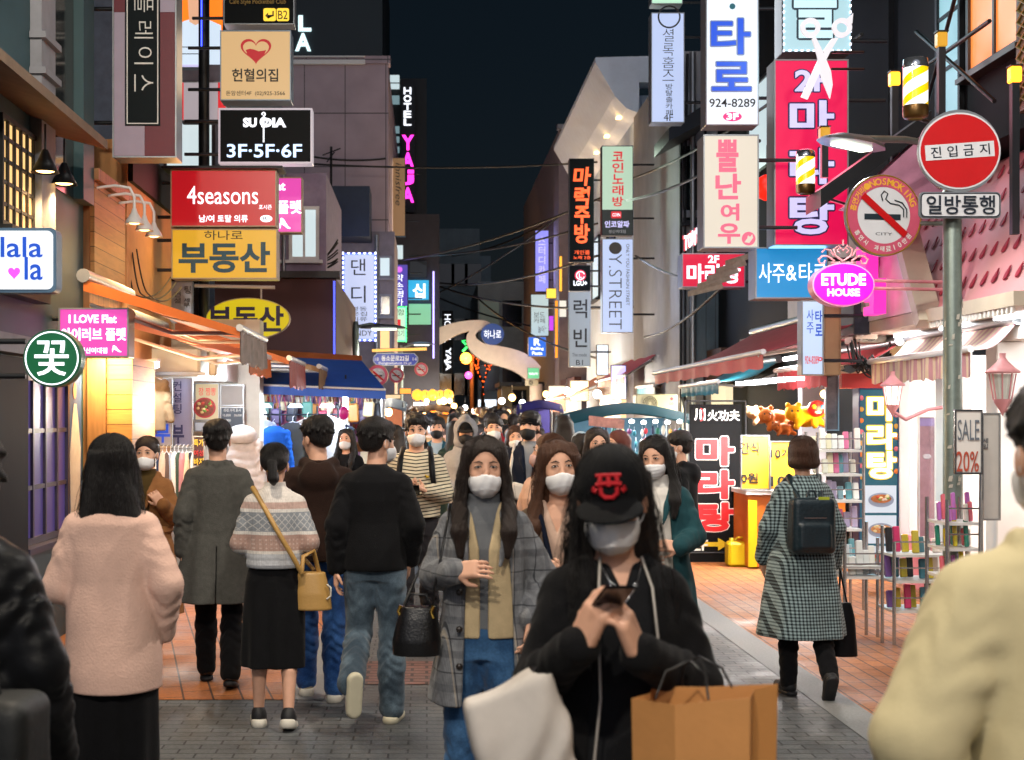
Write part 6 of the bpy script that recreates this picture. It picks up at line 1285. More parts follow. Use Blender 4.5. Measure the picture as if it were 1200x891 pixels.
MB().tube([(x0, 14.7, 0), (x0, 14.7, zr), (x1, 14.7, zr), (x1, 14.7, 0)], .014, chrome).build('frame', rail)
for k in range(11): hanging(181 + k * 4.7, 529, 590 + (k % 3) * 5, .10, 14.7, gcols[k % 10], 'folded side view shirt hanging close packed on the chrome rail', 'shirts on the chrome rail', front=False, seed=k)
def banner(label, px0, py0, px1, py1, Y, m, texts, emit=False, name='fabric_banner'): return sign(name, label, px0, py0, px1, py1, Y, m, texts, greyM, .03, 'banner')
whB = M('banner_white', '#b9bfd4', .7, var=.05); banner('white cloth banner with blue syllables, left of the pair', 181, 444, 202, 523, 15.0, whB, [('상가', 191, 468, 11, 26, bL, dict(v=True)), ('부', 191, 508, 17, 22, bL, dict(off=.04))]); banner('lavender cloth banner with dark blue syllables, right of the pair', 203, 443, 226, 523, 15.4, M('banner_lavender', '#8d93b8', .7, var=.05), [('컨설팅', 206 + 2, 466, 10, 40, nL, dict(v=True, off=.01)), ('부', 209, 509, 14, 22, nL, dict(off=.04))])
def noodle(r, Y, s):
 mb = MB(); c = P(240, 478, Y); mb.fit(*disc_poly(1, 1), c.x, c.z, 26 * s, 24 * s, Y - .0135, M('bowl_red', '#a8202a', .4)).fit(*disc_poly(1, 1), c.x, c.z, 22 * s, 20 * s, Y - .018, M('soup', '#7a3018', .4, var=.5, vs=30)); rd = random.Random(2)
 for k in range(14): mb.ball((c.x + rd.uniform(-8, 8) * s, Y - .026, c.z + rd.uniform(-7, 7) * s), (rd.uniform(1.5, 3) * s, .004, 1.6 * s), M('noodle_%d' % (k % 3), ['#6a9a3a', '#d8b070', '#c8402a'][k % 3], .5), 8, 5)
 mb.build('food_photo', r)
banner('cream poster of a red noodle bowl on the shop wall', 228, 449, 257, 493, 16.5, glow('poster_cream', '#d9c49a', .5), [('장 짬뽕', 243, 459, 20, 9, rL)], name='food_poster').location; noodle(bpy.data.objects['food_poster'], 16.5, 16.5 / F) if False else None
fp = bpy.data.objects['food_poster']; noodle(fp, 16.5, 16.5 / F)
banner('white lower poster strip under the noodle poster', 228, 494, 257, 506, 16.5, M('poster_white', '#b9b9bd', .6), [], name='price_strip')
banner('dark slate price board with pale rows on the shop wall', 258, 477, 286, 503, 16.45, M('slate_board', '#3a4450', .6, var=.1), [('최대 가격 표시', 272, 481, 20, 4, wD), ('15,000', 266, 487, 9, 3, wD), ('20,000', 279, 487, 9, 3, wD), ('12,000', 266, 493, 9, 3, wD)], name='price_board'); banner('plain grey board above the slate price board', 258, 451, 286, 476, 16.5, M('grey_board', '#9a9490', .7, var=.08), [], name='notice_board')
banner('small red and yellow sale card between the shirts and the padded coats', 226, 511, 240, 547, 14.5, M('card_dark', '#3a1a24', .6, var=.4, vs=30), [('특가', 233, 519, 11, 8, yL), ('여성', 233, 531, 11, 7, rL), ('바지', 233, 541, 11, 8, yL)], name='sale_card')
for px, lab, c in ((283, 'white padded coat with a hood on a mannequin at the stall edge', '#d4d2d2'),):
 hanging(px, 505, 600, .46, 15.6, c, lab, None, seed=5, quilt=.012); o = bpy.data.objects[[k.name for k in COL.objects if k.get('label') == lab][0]]; v = Vox((GX(px, 15.6) - .25, 15.3, GZ(520, 15.6)), (GX(px, 15.6) + .25, 15.9, GZ(482, 15.6)), .012); v.ell((GX(px, 15.6), 15.6, GZ(511, 15.6)), (.17, .12, .12), .02); me = net_object('hood', v, MATS['garment_' + c[1:]], None, True); k = bpy.data.objects.new('hood', me); COL.objects.link(k); k.parent = o; k.location = -o.location
for i, (px, py, c, lab, w) in enumerate(((320, 498, '#1d54a8', 'bright blue sweatshirt on a hanger in the stall', .42), (343, 494, '#3a3a34', 'patterned dark shirt on a hanger beside the blue sweatshirt', .40), (303, 489, '#b8bcc4', 'pale striped cardigan on a hanger left of the blue sweatshirt', .42), (385, 487, '#a6a8ac', 'light grey checked coat hanging at the stall corner', .40), (360, 490, '#7d7468', 'taupe top on a hanger in the middle of the stall', .38), (398, 494, '#1e2228', 'black jacket at the right end of the stall rail', .36))): hanging(px, py, py + 64, w, 17.5 + .04 * i, c, lab, None, seed=20 + i)
rk2 = empty('clothes_rack', (GX(340, 17.6), 17.6, 0), 'black double clothes rack under the blue canopy', 'clothes rack')
for px in (303, 316, 328, 345, 372, 396): MB().tube([(GX(px, 17.72), 17.72, 0), (GX(px, 17.72), 17.72, GZ(474 + (px % 5), 17.7))], .014, darkM, 6).build('upright', rk2)
MB().tube([P(298, 486, 17.72), P(402, 486, 17.72)], .012, darkM, 6).build('rail', rk2)
for i, px in enumerate((309, 346, 383)): MB().slab([P(px - 9, 478, 17.4), P(px + 9, 478, 17.4), P(px + 6, 474, 17.6), P(px - 6, 474, 17.6)], (0, 0, 1), .01, glow('clip_lamp', '#dceaff', 1.3)).thing('clip_lamp', 'white clip lamp glowing at the top of the black clothes rack', 'lamp', 'clip lamps on the rack')
bcols = ['#c9b48a', '#2a2a2e', '#7a2f2a', '#d8d0c0', '#3f6a5a', '#b8762a', '#5a4a6a', '#a03a4a']
for k in range(26):
 px = 288 + k * 6.0; Y = 18.3 + .12 * (k % 3); c = P(px, 480 + (k % 4) * 4, Y); w, h = .07 + .02 * (k % 3), .10 + .02 * (k % 2); m = M('bag_%d' % (k % 8), bcols[k % 8], .5, var=.15)
 MB().obox(c, (w, .03, h), Euler((0, .05 * ((k % 5) - 2), 0)), m, .02).tube([c + Vector((-w * .7, 0, h)), c + Vector((-.01, 0, h + .28)), c + Vector((.01, 0, h + .28)), c + Vector((w * .7, 0, h))], .007, m, 5).thing('hanging_bag', 'small bag hanging by its straps in the row under the blue canopy', 'bag', 'bags hung under the blue canopy')
st = building('stall_backdrop', 'warm lit back wall of shelves behind the blue canopy stall', GX(280, 19.4), GX(436, 19.4), 19.4, 19.6, 2.4, M('stall_wall', '#a86a3c', .7, var=.2), 'wall')
for z in (.6, 1.0, 1.4, 1.8): part(st, 'shelf', lambda mb: mb.box((GX(282, 19.4), 19.1, z), (GX(434, 19.4), 19.39, z + .03), woodV))
sg = MB(); rd = random.Random(9)
for z in (.63, 1.03, 1.43, 1.83):
 x = GX(283, 19.3)
 while x < GX(432, 19.3): w = rd.uniform(.06, .16); h = rd.uniform(.12, .3); sg.box((x, 19.12, z + .003), (x + w * .9, 19.35, z + h), M('stock_%d' % rd.randrange(6), ['#b03a3a', '#d8c8a8', '#34506a', '#c9a03a', '#5a6a4a', '#8a5a7a'][rd.randrange(6)], .6, var=.1)); x += w
sg.thing('folded_stock', 'folded coloured stock filling the shelves behind the blue canopy', 'stock', kind='stuff')
for px, lab in ((302, 'left'), (405, 'right')):
 c = P(px, 468, 17.5); r = empty('tube_lamp', c, lab + ' white tube lamp hanging under the blue canopy', 'lamp', 'tube lamps under the blue canopy'); MB().tube([c - Vector((0, 0, .14)), c + Vector((0, 0, .12))], .035, lampW, 10).build('bulb', r); MB().tube([c + Vector((0, 0, .12)), c + Vector((0, 0, .3))], .01, darkM, 5).build('cord', r); light('POINT', c + Vector((0, -.08, 0)), 140, COOL, .08)
c = P(403, 484, 16.9); MB().ball(c, (.06, .05, .08), glow('pink_hat_glow', '#e0208a', .25), 12, 8).thing('knit_hat', 'hot pink knit hat on display at the right end of the stall', 'hat')  # faint glow put into the hat's material, though it is no lamp
ac = empty('shop_lamp_box', P(168, 440, 14.3), 'glowing white lamp box above the waistcoat', 'lamp'); MB().slab([P(150, 442, 14.3), P(184, 430, 14.3), P(184, 424, 14.3), P(150, 428, 14.3)], (0, 1, 0), .12, lampW).build('diffuser', ac); MB().slab([P(150, 427.6, 14.3), P(184, 423.6, 14.3), P(184, 420, 14.3), P(150, 424, 14.3)], (0, 1, 0), .2, whiteM).build('reflector', ac); light('AREA', P(170, 446, 14.2), 45, COOL, .6, (R(-15), 0, 0))
r = empty('awning_box', P(205, 438, 14.9), 'long white air curtain box over the cloth banners', 'appliance'); MB().box(tuple(P(164, 441, 15)), tuple(P(243, 409, 15.5)), M('ivory_plastic', '#c2bdb0', .45, var=.06), .03).build('casing', r); MB().box(tuple(P(166, 440, 14.98)), tuple(P(241, 436, 14.995)), greyM).build('grille', r); MB().box(tuple(P(244, 441, 15)), tuple(P(262, 412, 15.5)), M('ivory_plastic2', '#a8a294', .45, var=.1), .02).build('end_cap', r)
light('POINT', P(200, 480, 13.4), 60, (1, .7, .42), .2); light('POINT', P(262, 448, 15.4), 60, COOL, .15)  # fill lights added to brighten the shop and paving, no lamp built
# ---------------- right shopfront goods
xb = empty('banner_stand', (GX(838, 17.2), 17.2, 0.008), 'black banner stand with huge red syllables and a yellow arrow', 'banner'); Y = 17.2; s = Y / F
MB().tube([P(803, 470, Y), Vector((GX(803, Y), Y, .03)), ], .012, frK, 6).tube([P(803, 470, Y), P(874, 470, Y)], .012, frK, 6).tube([P(874, 470, Y), Vector((GX(874, Y), Y, .03))], .012, frK, 6).tube([Vector((GX(803, Y), Y, .12)), Vector((GX(874, Y), Y, .12))], .012, frK, 6).tube([Vector((GX(800, Y), Y - .3, .02)), Vector((GX(806, Y), Y + .3, .02))], .014, frK, 6).tube([Vector((GX(871, Y), Y - .3, .02)), Vector((GX(877, Y), Y + .3, .02))], .014, frK, 6).build('frame', xb)
MB().box(tuple(P(808, 660, Y)), tuple(P(869, 474, Y) + Vector((0, .01, 0))), M('banner_black', '#0e0f11', .7, var=.15, bump=.1, bs=8, spec=.08)).build('cloth', xb)
mb = MB(); rP = M('letter_red_print', '#c4161e', .5, var=0);
for ch, cy in (('마', 529), ('라', 568), ('탕', 606)): [mb.text(ch, GX(838, Y) + 1.7 * s * math.cos(j * .785), GZ(cy, Y) + 1.7 * s * math.sin(j * .785), 44 * s, 33 * s, Y - .0015 - .0003 * j, wD, .03, 0, .001) for j in range(8)]; [mb.text(ch, GX(838, Y) + a_ * s, GZ(cy, Y) + b_ * s, 44 * s, 33 * s, Y - .0052 - .0003 * j, rP, .03, 0, .001) for j, (a_, b_) in enumerate(((0, 0), (.8, 0), (-.8, 0), (0, .8), (0, -.8)))]
mb.text('火功夫', GX(848, Y), GZ(487, Y), 38 * s, 13 * s, Y - .003, wD, .02, 0, .002); mb.text('川', GX(820, Y), GZ(486, Y), 13 * s, 14 * s, Y - .003, wD, .03, 0, .002); mb.text('2F', GX(821, Y), GZ(639, Y), 17 * s, 13 * s, Y - .008, wD, .02, 0, .002)
mb.build('lettering', xb); MB().fit([(-1, -.35), (.3, -.35), (.3, -1), (1, 0), (.3, 1), (.3, .35), (-1, .35)], [tuple(range(7))], GX(836, Y), GZ(638, Y), 36 * s, 15 * s, Y - .002, M('arrow_yellow', '#c9a818', .5), .002).build('arrow', xb); MB().fit(*ring_poly(.7, 1, -80, 80), GX(823, Y), GZ(486, Y), 5 * s, 16 * s, Y - .006, rP, .002).build('emblem', xb)
cn = empty('jerry_can', (GX(863, 16.7), 16.7, .01), 'bright yellow plastic water can at the foot of the black banner', 'container'); yc = M('yellow_plastic', '#c9b010', .4, var=.06); MB().box((GX(852, 16.7), 16.6, .01), (GX(877, 16.7), 16.85, .30), yc, .03).build('tank', cn); MB().lathe([(.03, .30), (.03, .34), (0, .34)], (GX(858, 16.7), 16.72, 0), yc, 12).tube([(GX(862, 16.7), 16.72, .30), (GX(864, 16.7), 16.72, .345), (GX(872, 16.7), 16.72, .345), (GX(874, 16.7), 16.72, .30)], .012, yc, 6).build('handle', cn)
yb = M('yellow_banner', '#d09a12', .6, var=.08)
banner('yellow price banner with dark lettering behind the black banner stand', 868, 510, 902, 574, 16.4, yb, [('간식', 878, 525, 22, 14, kL, dict(off=.02)), ('0원', 878, 560, 20, 12, kL, dict(off=.02))], name='price_banner'); banner('second yellow price banner with dark figures beside the checked coat', 902, 517, 935, 574, 16.2, yb, [('10개', 915, 531, 24, 13, kL, dict(off=.02)), ('10', 912, 564, 18, 12, kL, dict(off=.02))], name='price_banner')
oc = empty('snack_counter', (GX(905, 16.6), 16.9, 0), 'orange panelled snack counter under the yellow price banners', 'counter'); MB().box((GX(875, 16.5), 16.45, .02), (GX(990, 16.5), 17.3, .86), M('orange_panel', '#c0661a', .5, var=.1), .01).build('carcass', oc); MB().box((GX(872, 16.5), 16.40, .865), (GX(994, 16.5), 17.35, .91), whiteM).build('counter_top', oc); MB().box((GX(877, 16.42), 16.41, .03), (GX(887, 16.42), 16.445, .8), yc).build('side_panel', oc)
sn = building('snack_shop', 'brightly lit snack shop interior with pale panelled walls', 4.7, 7.5, 17.8, 18.0, 2.7, M('pale_panel', '#c4c0c8', .6, var=.05), 'shop');
for z in (1.55, 1.72, 1.89, 2.06): part(sn, 'wall_slat', lambda mb: mb.box((4.95, 17.77, z), (5.9, 17.797, z + .14), M('slat_white', '#b4b2bc', .5)))
part(sn, 'pink_tube', lambda mb: mb.tube([(4.98 + .45, 17.6, 1.7), (5.43, 17.6, 2.2)], .04, glow('magenta_tube', '#e060d8', 1.2)))
for k in range(5):
 c = P(880 + k * 11, 449 - k * 1.2, 15.8); MB().obox(c, (.028, .22, .02), Euler((0, 0, .5)), lampW).thing('strip_lamp', 'short white strip lamp in the row under the red fringed awning', 'lamp', 'strip lamps over the snack shop')
light('AREA', P(905, 455, 15.9), 320, (1, .93, .86), .8, (0, R(10), 0), None, .4); light('POINT', P(975, 482, 15.2), 22, WARM, .1)
mb = MB(); c = P(966, 462, 15.3); mb.ball(c, .045, lampY, 10, 8).tube([c + Vector((0, 0, .04)), c + Vector((0, 0, .25))], .008, darkM, 5).thing('bare_bulb', 'warm bare bulb over the soft toys', 'bulb')
def toy(px, py, Y, sc, col, lab, seed):
 c = P(px, py, Y); v = Vox(c - Vector((.3, .3, .3)) * sc * 1.6, c + Vector((.3, .3, .3)) * sc * 1.6, .012); nz = waves(seed, 6, (20, 50)); A = lambda x, y, z: np.array(c) + sc * np.array((x, y, z))
 v.ell(A(0, .04, 0), (.2 * sc, .16 * sc, .14 * sc), .02); v.ell(A(-.2, -.1, .06), (.12 * sc, .11 * sc, .11 * sc), .02)
 for x, y, z, r in ((-.27, -.08, .16, .04), (-.13, -.08, .17, .04), (-.21, -.2, .03, .05)): v.ell(A(x, y, z), (r * sc,) * 3, .01)
 for a, b in (((-.12, -.12, -.05), (-.18, -.2, -.13)), ((.08, -.12, -.06), (.06, -.22, -.12)), ((.16, .0, -.06), (.25, -.08, -.11)), ((.18, .05, .02), (.28, .02, .08))): v.cone(A(*a), A(*b), .06 * sc, .045 * sc, .02)
 v.disp(lambda x, y, z: .006 * nz(x, y, z), c - Vector((1, 1, 1)) * .5, c + Vector((1, 1, 1)) * .5); me = net_object('soft_toy', v, fab('plush_' + col[1:], col), None, True); o = bpy.data.objects.new('soft_toy', me); COL.objects.link(o); q = np.array([tuple(p.co) for p in me.vertices]); org = np.array(c) - (0, 0, .13 * sc); me.vertices.foreach_set('co', (q - org).astype(np.float32).ravel()); me.update(); o.location = org; tag(o, lab, 'soft toy', 'soft toys on the snack counter')
 mb = MB()
 for x in (-.245, -.165): mb.ball(A(x, -.2, .085), .014 * sc, kL, 6, 5)
 k = mb.build('eyes', None, org); k.location = (0, 0, 0); k.parent = o
toy(912, 492, 15.6, .75, '#b0622a', 'ginger soft toy lying on the snack counter', 1); toy(893, 488, 15.9, .6, '#9a7a5a', 'pale brown soft toy at the left end of the snack counter', 2); toy(945, 489, 15.5, .8, '#d09a1a', 'yellow soft toy lying beside the ginger one', 3); toy(918, 503, 15.35, .45, '#8a4a22', 'small dark ginger soft toy hanging below the others', 4)
mk = empty('festival_mask', P(957, 479, 15.4), 'red and blue painted festival mask hanging over the yellow toy', 'mask'); c = P(957, 479, 15.4); MB().ball(c, (.10, .05, .09), redE if 'redE' in globals() else M('mask_red', '#b01a20', .4), 14, 10).build('face_plate', mk); MB().ball(c + Vector((.05, -.045, .02)), (.025, .015, .025), M('mask_blue', '#1f6aa8', .4), 8, 6).ball(c + Vector((-.04, -.045, .02)), (.025, .015, .025), yc, 8, 6).ball(c + Vector((0, -.05, -.04)), (.04, .012, .015), wD, 8, 6).build('markings', mk)
ob = sign('leaning_board', 'narrow leaning photo board over the soft toys', 967, 437, 983, 505, 14.9, M('photo_board', '#5a4a48', .4, var=.6, vs=9), [], greyM, .04, 'board')
def rack(label, px0, px1, Y, z0, zt, tiers, cols, per, group, glab, seed=0):
 x0, x1 = GX(px0, Y), GX(px1, Y); r = empty('display_rack', ((x0 + x1) / 2, Y + .2, .01), label, 'rack'); rd = random.Random(seed)
 for x in (x0, x1):
  for y in (Y, Y + .4): MB().tube([(x, y, .01), (x, y, zt)], .014, chrome, 6).build('post', r)
 for z in tiers: MB().box((x0, Y + .02, z), (x1, Y + .40, z + .02), whiteM).tube([(x0, Y, z + .12), (x1, Y, z + .12)], .006, chrome, 5).build('shelf', r)
 for t, z in enumerate(tiers):
  for k in range(per):
   x = x0 + (x1 - x0) * (k + .5) / per; w = (x1 - x0) / per * .42; h = rd.uniform(.055, .10); y = Y + .08 + .2 * rd.random(); c = cols[rd.randrange(len(cols))]
   MB().obox((x, y, z + .024 + h), (w, .02, h), Euler((R(-10), 0, rd.uniform(-.1, .1))), M('packet_' + c[1:], c, .25, var=.12, coat=.3), .006).thing('packet', glab, 'packet', group)
 return r
rack('chrome rack of clear phone case packets beside the checked coat', 958, 1012, 12.9, 0, 1.62, (.45, .72, .98, 1.22, 1.44), ['#8fb4c0', '#d8dcd0', '#c96a94', '#5a9aa8', '#e4e0c4', '#a8a0c0', '#e8ecec'], 7, 'packets on the chrome rack', 'small glossy packet standing on the chrome rack', 1)
rack('low wire stand of pale packets in front of the checked coat rack', 990, 1034, 11.0, 0, .92, (.50, .58), ['#d8dcdc', '#b9c0c4', '#e4e4e0'], 5, 'pale packets on the low wire stand', 'pale packet standing on the low wire stand', 2)
rack('dark floor display of boxed goods in front of the cosmetics shop', 1048, 1110, 10.9, 0, .80, (.25, .48, .68), ['#2a2a30', '#c03a6a', '#6a4a8a', '#d8d0c8', '#b8a83a', '#3a6a7a'], 7, 'boxed goods on the floor display', 'small boxed item on the dark floor display', 3)
rack('silver rack of bright sheet mask packets under the sale banner', 1110, 1150, 9.9, 0, 1.18, (.40, .62, .82, 1.0), ['#c9b81c', '#b06ab8', '#2a7a6a', '#e0e0dc', '#d86a7a', '#3a8a5a'], 8, 'sheet mask packets under the sale banner', 'bright sheet mask packet under the sale banner', 4)
Y = 9.75; s = Y / F; sb = sign('sale_banner', 'white sale banner with grey and red lettering beside the sign pole', 1118, 480, 1151, 556, Y, M('banner_paper', '#e2e0dc', .6, var=.05), [('SALE', 1134, 504, 25, 24, M('letter_steel', '#6a7480', .5, var=0), dict(off=-.005)), ('20%', 1133, 541, 26, 24, M('letter_brick', '#b8503a', .5, var=0), dict(off=.0))], chrome, .02, 'banner', extra=lambda r, Y, s: MB().tube([P(1150, 480, Y + .05), Vector((GX(1150, Y), Y + .05, .01))], .01, chrome, 6).build('post', r))
sign('sail_banner', 'pale tall sail shaped banner behind the sale banner', 1150, 484, 1172, 610, 10.6, M('banner_paper2', '#b4b2ae', .6, var=.08), [('세일', 1154, 520, 6, 14, gL, dict(v=True))], chrome, .02, 'banner'); sign('shop_poster', 'slim pink poster with a silver bow in the cosmetics shop window', 1076, 488, 1096, 650, 14.3, M('poster_mauve', '#8a6a74', .4, var=.35, vs=6), [(disc_poly(1, .5), 1086, 535, 10, 6, M('bow_silver', '#c0bcc4', .2, .6)), (rect, 1086, 495, 18, 9, M('poster_lilac', '#7a6a98', .5))], whiteM, .03, 'poster')
for px, py, Y, w, on_ in ((1046, 463, 13.2, 24, True), (1175, 452, 10.9, 33, False)):
 s = Y / F; c = P(px, py, Y); r = empty('wall_lantern', c - Vector((0, 0, 30 * s)), ('lit' if on_ else 'larger unlit') + ' pink carriage lantern on the cosmetics shop front', 'lantern', 'pink carriage lanterns'); q = w * s; pk = M('lantern_pink', '#c98a90', .45, var=.1)
 MB().lathe([(q * .12, q * 1.15), (q * .10, q * 1.0), (q * .2, q * .85), (q * .45, q * .62), (q * .62, q * .5), (q * .6, q * .44), (q * .1, q * .5)], c, pk, 10).build('lid', r); MB().lathe([(q * .28, -q * .5), (q * .42, q * .40), (0, q * .4)], c, glow('lantern_glass', '#fff2e0', 3.0) if on_ else M('lantern_glass_off', '#c9cfc8', .2, var=.1), 8, 'z', False).build('lamp_glass', r)
 mb = MB()
 for k in range(8): a = R(45 * k + 22); mb.tube([c + Vector((q * .30 * math.cos(a), q * .30 * math.sin(a), -q * .5)), c + Vector((q * .45 * math.cos(a), q * .45 * math.sin(a), q * .42))], q * .03, pk, 5)
 mb.lathe([(q * .32, -q * .48), (q * .3, -q * .6), (q * .1, -q * .9), (0, -q * 1.1)], c, pk, 10); mb.build('cage', r); MB().tube([c - Vector((0, 0, q * .8)), c + Vector((.12, 0, -q * 1.2)), c + Vector((.35, .05, -q * .7)), Vector((XR - .05, Y, c.z - q * .5))], .018, pk, 6).build('bracket', r)
 if on_: light('POINT', c, 10, NEUT, .06)
# ---------------- street lamps (two in view; four more added out of view to light the foreground)
def street_lamp(label, base, head, armz, energy, col=NEUT, gr='street lamps', sc=1.0):
 r = empty('street_lamp', base, label, 'street lamp', gr); b = Vector(base); h = Vector(head)
 MB().lathe([(.09, 0), (.07, .3), (.055, armz), (.04, armz + .1)], b, polM, 14).build('post', r); MB().tube([b + Vector((0, 0, armz)), (b + h) / 2 + Vector((0, 0, armz - (h.z - b.z) / 2 * 1 + .04 - armz / 2 + .0)) if False else Vector(((b.x + h.x) / 2, (b.y + h.y) / 2, (armz + h.z) / 2 + .06)), h + Vector((0, 0, .05))], .03, polM, 8).build('arm', r)
 d = (h - b); d.z = 0; d.normalize(); ang = math.atan2(d.y, d.x); Rm = Matrix.Rotation(ang, 3, 'Z')
 mb = MB(); vs = [];
 for t, w, z in ((-.42, .05, .03), (-.30, .12, .06), (-.05, .17, .085), (.2, .15, .07), (.36, .09, .03), (.42, .04, .0)):
  for a in range(9): th = math.pi * a / 8; vs.append(h + Rm @ Vector((t * sc, w * math.cos(th) * sc, z * math.sin(th) * sc)))
 fs = [(i * 9 + a, i * 9 + a + 1, (i + 1) * 9 + a + 1, (i + 1) * 9 + a) for i in range(5) for a in range(8)] + [tuple(range(9)), tuple(range(45, 54))[::-1], tuple([i * 9 for i in range(6)] + [i * 9 + 8 for i in range(5, -1, -1)])]
 mb.add(vs, fs, greyM, False).build('lamp_head', r); MB().obox(h + Rm @ Vector((.0, 0, -.015)), (.22 * sc, .055 * sc, .012), Rm, glow('street_lamp_lens', '#f2ffe8', 3.5), .005).build('lens', r)
 light('POINT' if h.z > 6 else 'SPOT', h - Vector((0, 0, .22)), energy, col, .12, spot=None if h.z > 6 else 168); return r
street_lamp('grey street lamp with a flat glowing head beside the red round sign', (GX(1119, 12.4), 12.4, 0), (GX(998, 11.3), 11.3, GZ(170, 11.3)), 4.1, 170, (.95, 1, .9)); street_lamp('slim street lamp arching over the left lane by the street name plate', (GX(417, 25), 25, 0), (GX(450, 25), 25, GZ(385, 25)), 3.35, 150, (1, .93, .8))
street_lamp('street lamp out on the near left kerb', (-2.9, -1.2, 0), (-1.3, -1.2, 6.2), 6.2, 800, (1, .88, .72)); street_lamp('street lamp out on the near right kerb', (3.2, -1.6, 0), (1.7, -1.6, 6.2), 6.2, 480, (1, .92, .80)); street_lamp('street lamp on the left kerb a few steps ahead, above the frame', (-2.85, 5.6, 0), (-1.6, 5.6, 6.4), 6.4, 650, (1, .86, .68)); street_lamp('street lamp on the right kerb a few steps ahead, above the frame', (3.7, 6.6, 0), (2.3, 6.6, 6.4), 6.4, 600, (1, .93, .84))
street_lamp('small street lamp shining in front of the gateway arch', (GX(470, 42), 42, 0), (GX(494, 42), 42, GZ(404, 42)), 3.8, 700, (1, .95, .85))
mb = MB(); mb.tube([P(436, 411, 26.1), P(500, 409, 26.1)], .03, glow('amber_tube', '#ffc060', 1.2), 6).thing('bar_light', 'long thin amber bar light above the street name plate', 'lamp')
# ---------------- S-shaped gateway arch
ar = empty('gateway_arch', (GX(590, 45), 45, 0), 'pale S curved ribbon arch with a blue round emblem across the street', 'arch'); ribM = M('ribbon_render', '#d8cabb', .6, var=.08); Y = 45
def bez(p, n=10):
 out = []
 for k in range(0, len(p) - 3, 3):
  for i in range(n): t = i / n; out.append(tuple((1 - t) ** 3 * p[k][j] + 3 * (1 - t) ** 2 * t * p[k + 1][j] + 3 * (1 - t) * t * t * p[k + 2][j] + t ** 3 * p[k + 3][j] for j in (0, 1)))
 return out + [p[-1]]
up = bez([(486, 401), (505, 388), (522, 376), (560, 375), (577, 375), (581, 384), (566, 386), (556, 388), (553, 396), (566, 402), (585, 408), (614, 404), (634, 430)])
lo_ = bez([(487, 420), (508, 410), (528, 392), (548, 388), (552, 387), (550, 388), (548, 391), (543, 402), (550, 417), (572, 425), (595, 432), (606, 432), (624, 452)])
mb = MB(); vs = []
for (a, b), (c, d) in zip(up, lo_): vs += [P(a, b, Y), P(c, d, Y), P(a, b, Y) + Vector((0, .6, 0)), P(c, d, Y) + Vector((0, .6, 0))]
n = len(up); fs = []
for i in range(n - 1): o = 4 * i; fs += [(o, o + 1, o + 5, o + 4), (o + 2, o + 6, o + 7, o + 3), (o, o + 4, o + 6, o + 2), (o + 1, o + 3, o + 7, o + 5)]
mb.add(vs, fs, ribM, False); mb.build('ribbon', ar); MB().lathe([(.22, 0), (.2, GZ(410, 45))], (GX(487, 45.3), 45.3, 0), ribM, 14).build('post', ar); MB().lathe([(.22, 0), (.2, GZ(450, 45))], (GX(628, 45.3), 45.3, 0), ribM, 14).build('post', ar)
c = P(577, 392, 44.95); MB().fit(*disc_poly(1, 1), c.x, c.z, 27 * 45 / F, 25 * 45 / F, 44.97, glow('face_royal', '#0f3f86', .6), .1).build('emblem', ar); MB().text('하나로', c.x, c.z, 20 * 45 / F, 10 * 45 / F, 44.865, wL, 0, 0, .01).build('lettering', ar)
tr = empty('bare_tree', (GX(566, 60), 60, 0), 'bare tree strung with orange lights beyond the arch', 'tree'); barkM = M('bark', '#2a2018', .9, var=.3); mb = MB(); lg_ = MB(); rd = random.Random(21); fO = glow('fairy_orange', '#ff5a1a', 3)
mb.lathe([(.16, 0), (.12, 1.6), (.1, 2.4)], tr.location, barkM, 10); br = MB()
def grow(p, d, ln, r_, n):
 q = p + d * ln; br.tube([p, (p + q) / 2 + Vector((rd.uniform(-.05, .05),) * 3), q], [r_, r_ * .8, r_ * .6], barkM, 5)
 for k in range(3): lg_.ball(p + d * ln * (k + .5) / 3 + Vector((rd.uniform(-.05, .05), -.05, 0)), .03, fO, 5, 4)
 if n:
  for k in range(3): e = (d + Vector((rd.uniform(-.9, .9), rd.uniform(-.6, .6), rd.uniform(-.1, .7)))).normalized(); grow(q, e, ln * .72, r_ * .6, n - 1)
grow(tr.location + Vector((0, 0, 2.3)), Vector((0, 0, 1)), .9, .09, 3); mb.build('trunk', tr); br.build('crown', tr); lg_.build('fairy_lights', tr)['kind'] = 'stuff'
lp = empty('amber_post_lamp', (GX(553, 55), 55, 0), 'post lamp with an amber globe and green neon swirl beyond the arch', 'street lamp'); MB().tube([(GX(553, 55), 55, 0), (GX(553, 55), 55, GZ(425, 55))], .08, M('lit_post', '#7a4a20', .6), 8).build('post', lp); MB().ball(P(546, 420, 55), .22, glow('amber_globe', '#ff9a30', 12), 12, 8).build('lamp_globe', lp); MB().tube([P(542, 412, 54.9), P(549, 405, 54.9), P(548, 398, 54.9), P(542, 400, 54.9), P(546, 404, 54.9)], .05, glow('green_neon', '#30e060', 3), 6).build('neon', lp); MB().ball(P(549, 440, 54.9), .14, glow('pink_globe', '#ff50d0', 4), 8, 6).build('pink_globe', lp); light('POINT', P(546, 421, 54), 260, (1, .5, .15), .3)
wk = building('site_cabin', 'low cabin with a flat roof at the right end of the street', GX(588, 50), GX(636, 50), 50, 53, GZ(453, 50), M('cabin_render', '#8a7a5a', .7, var=.1)); part(wk, 'roof', lambda mb: mb.box((GX(585, 50), 49.7, GZ(453, 50) + .003), (GX(640, 50), 53.2, GZ(448, 50)), darkM)); part(wk, 'shutter', lambda mb: mb.box((GX(600, 50), 49.96, 0), (GX(617, 50), 49.997, GZ(457, 50)), darkB))
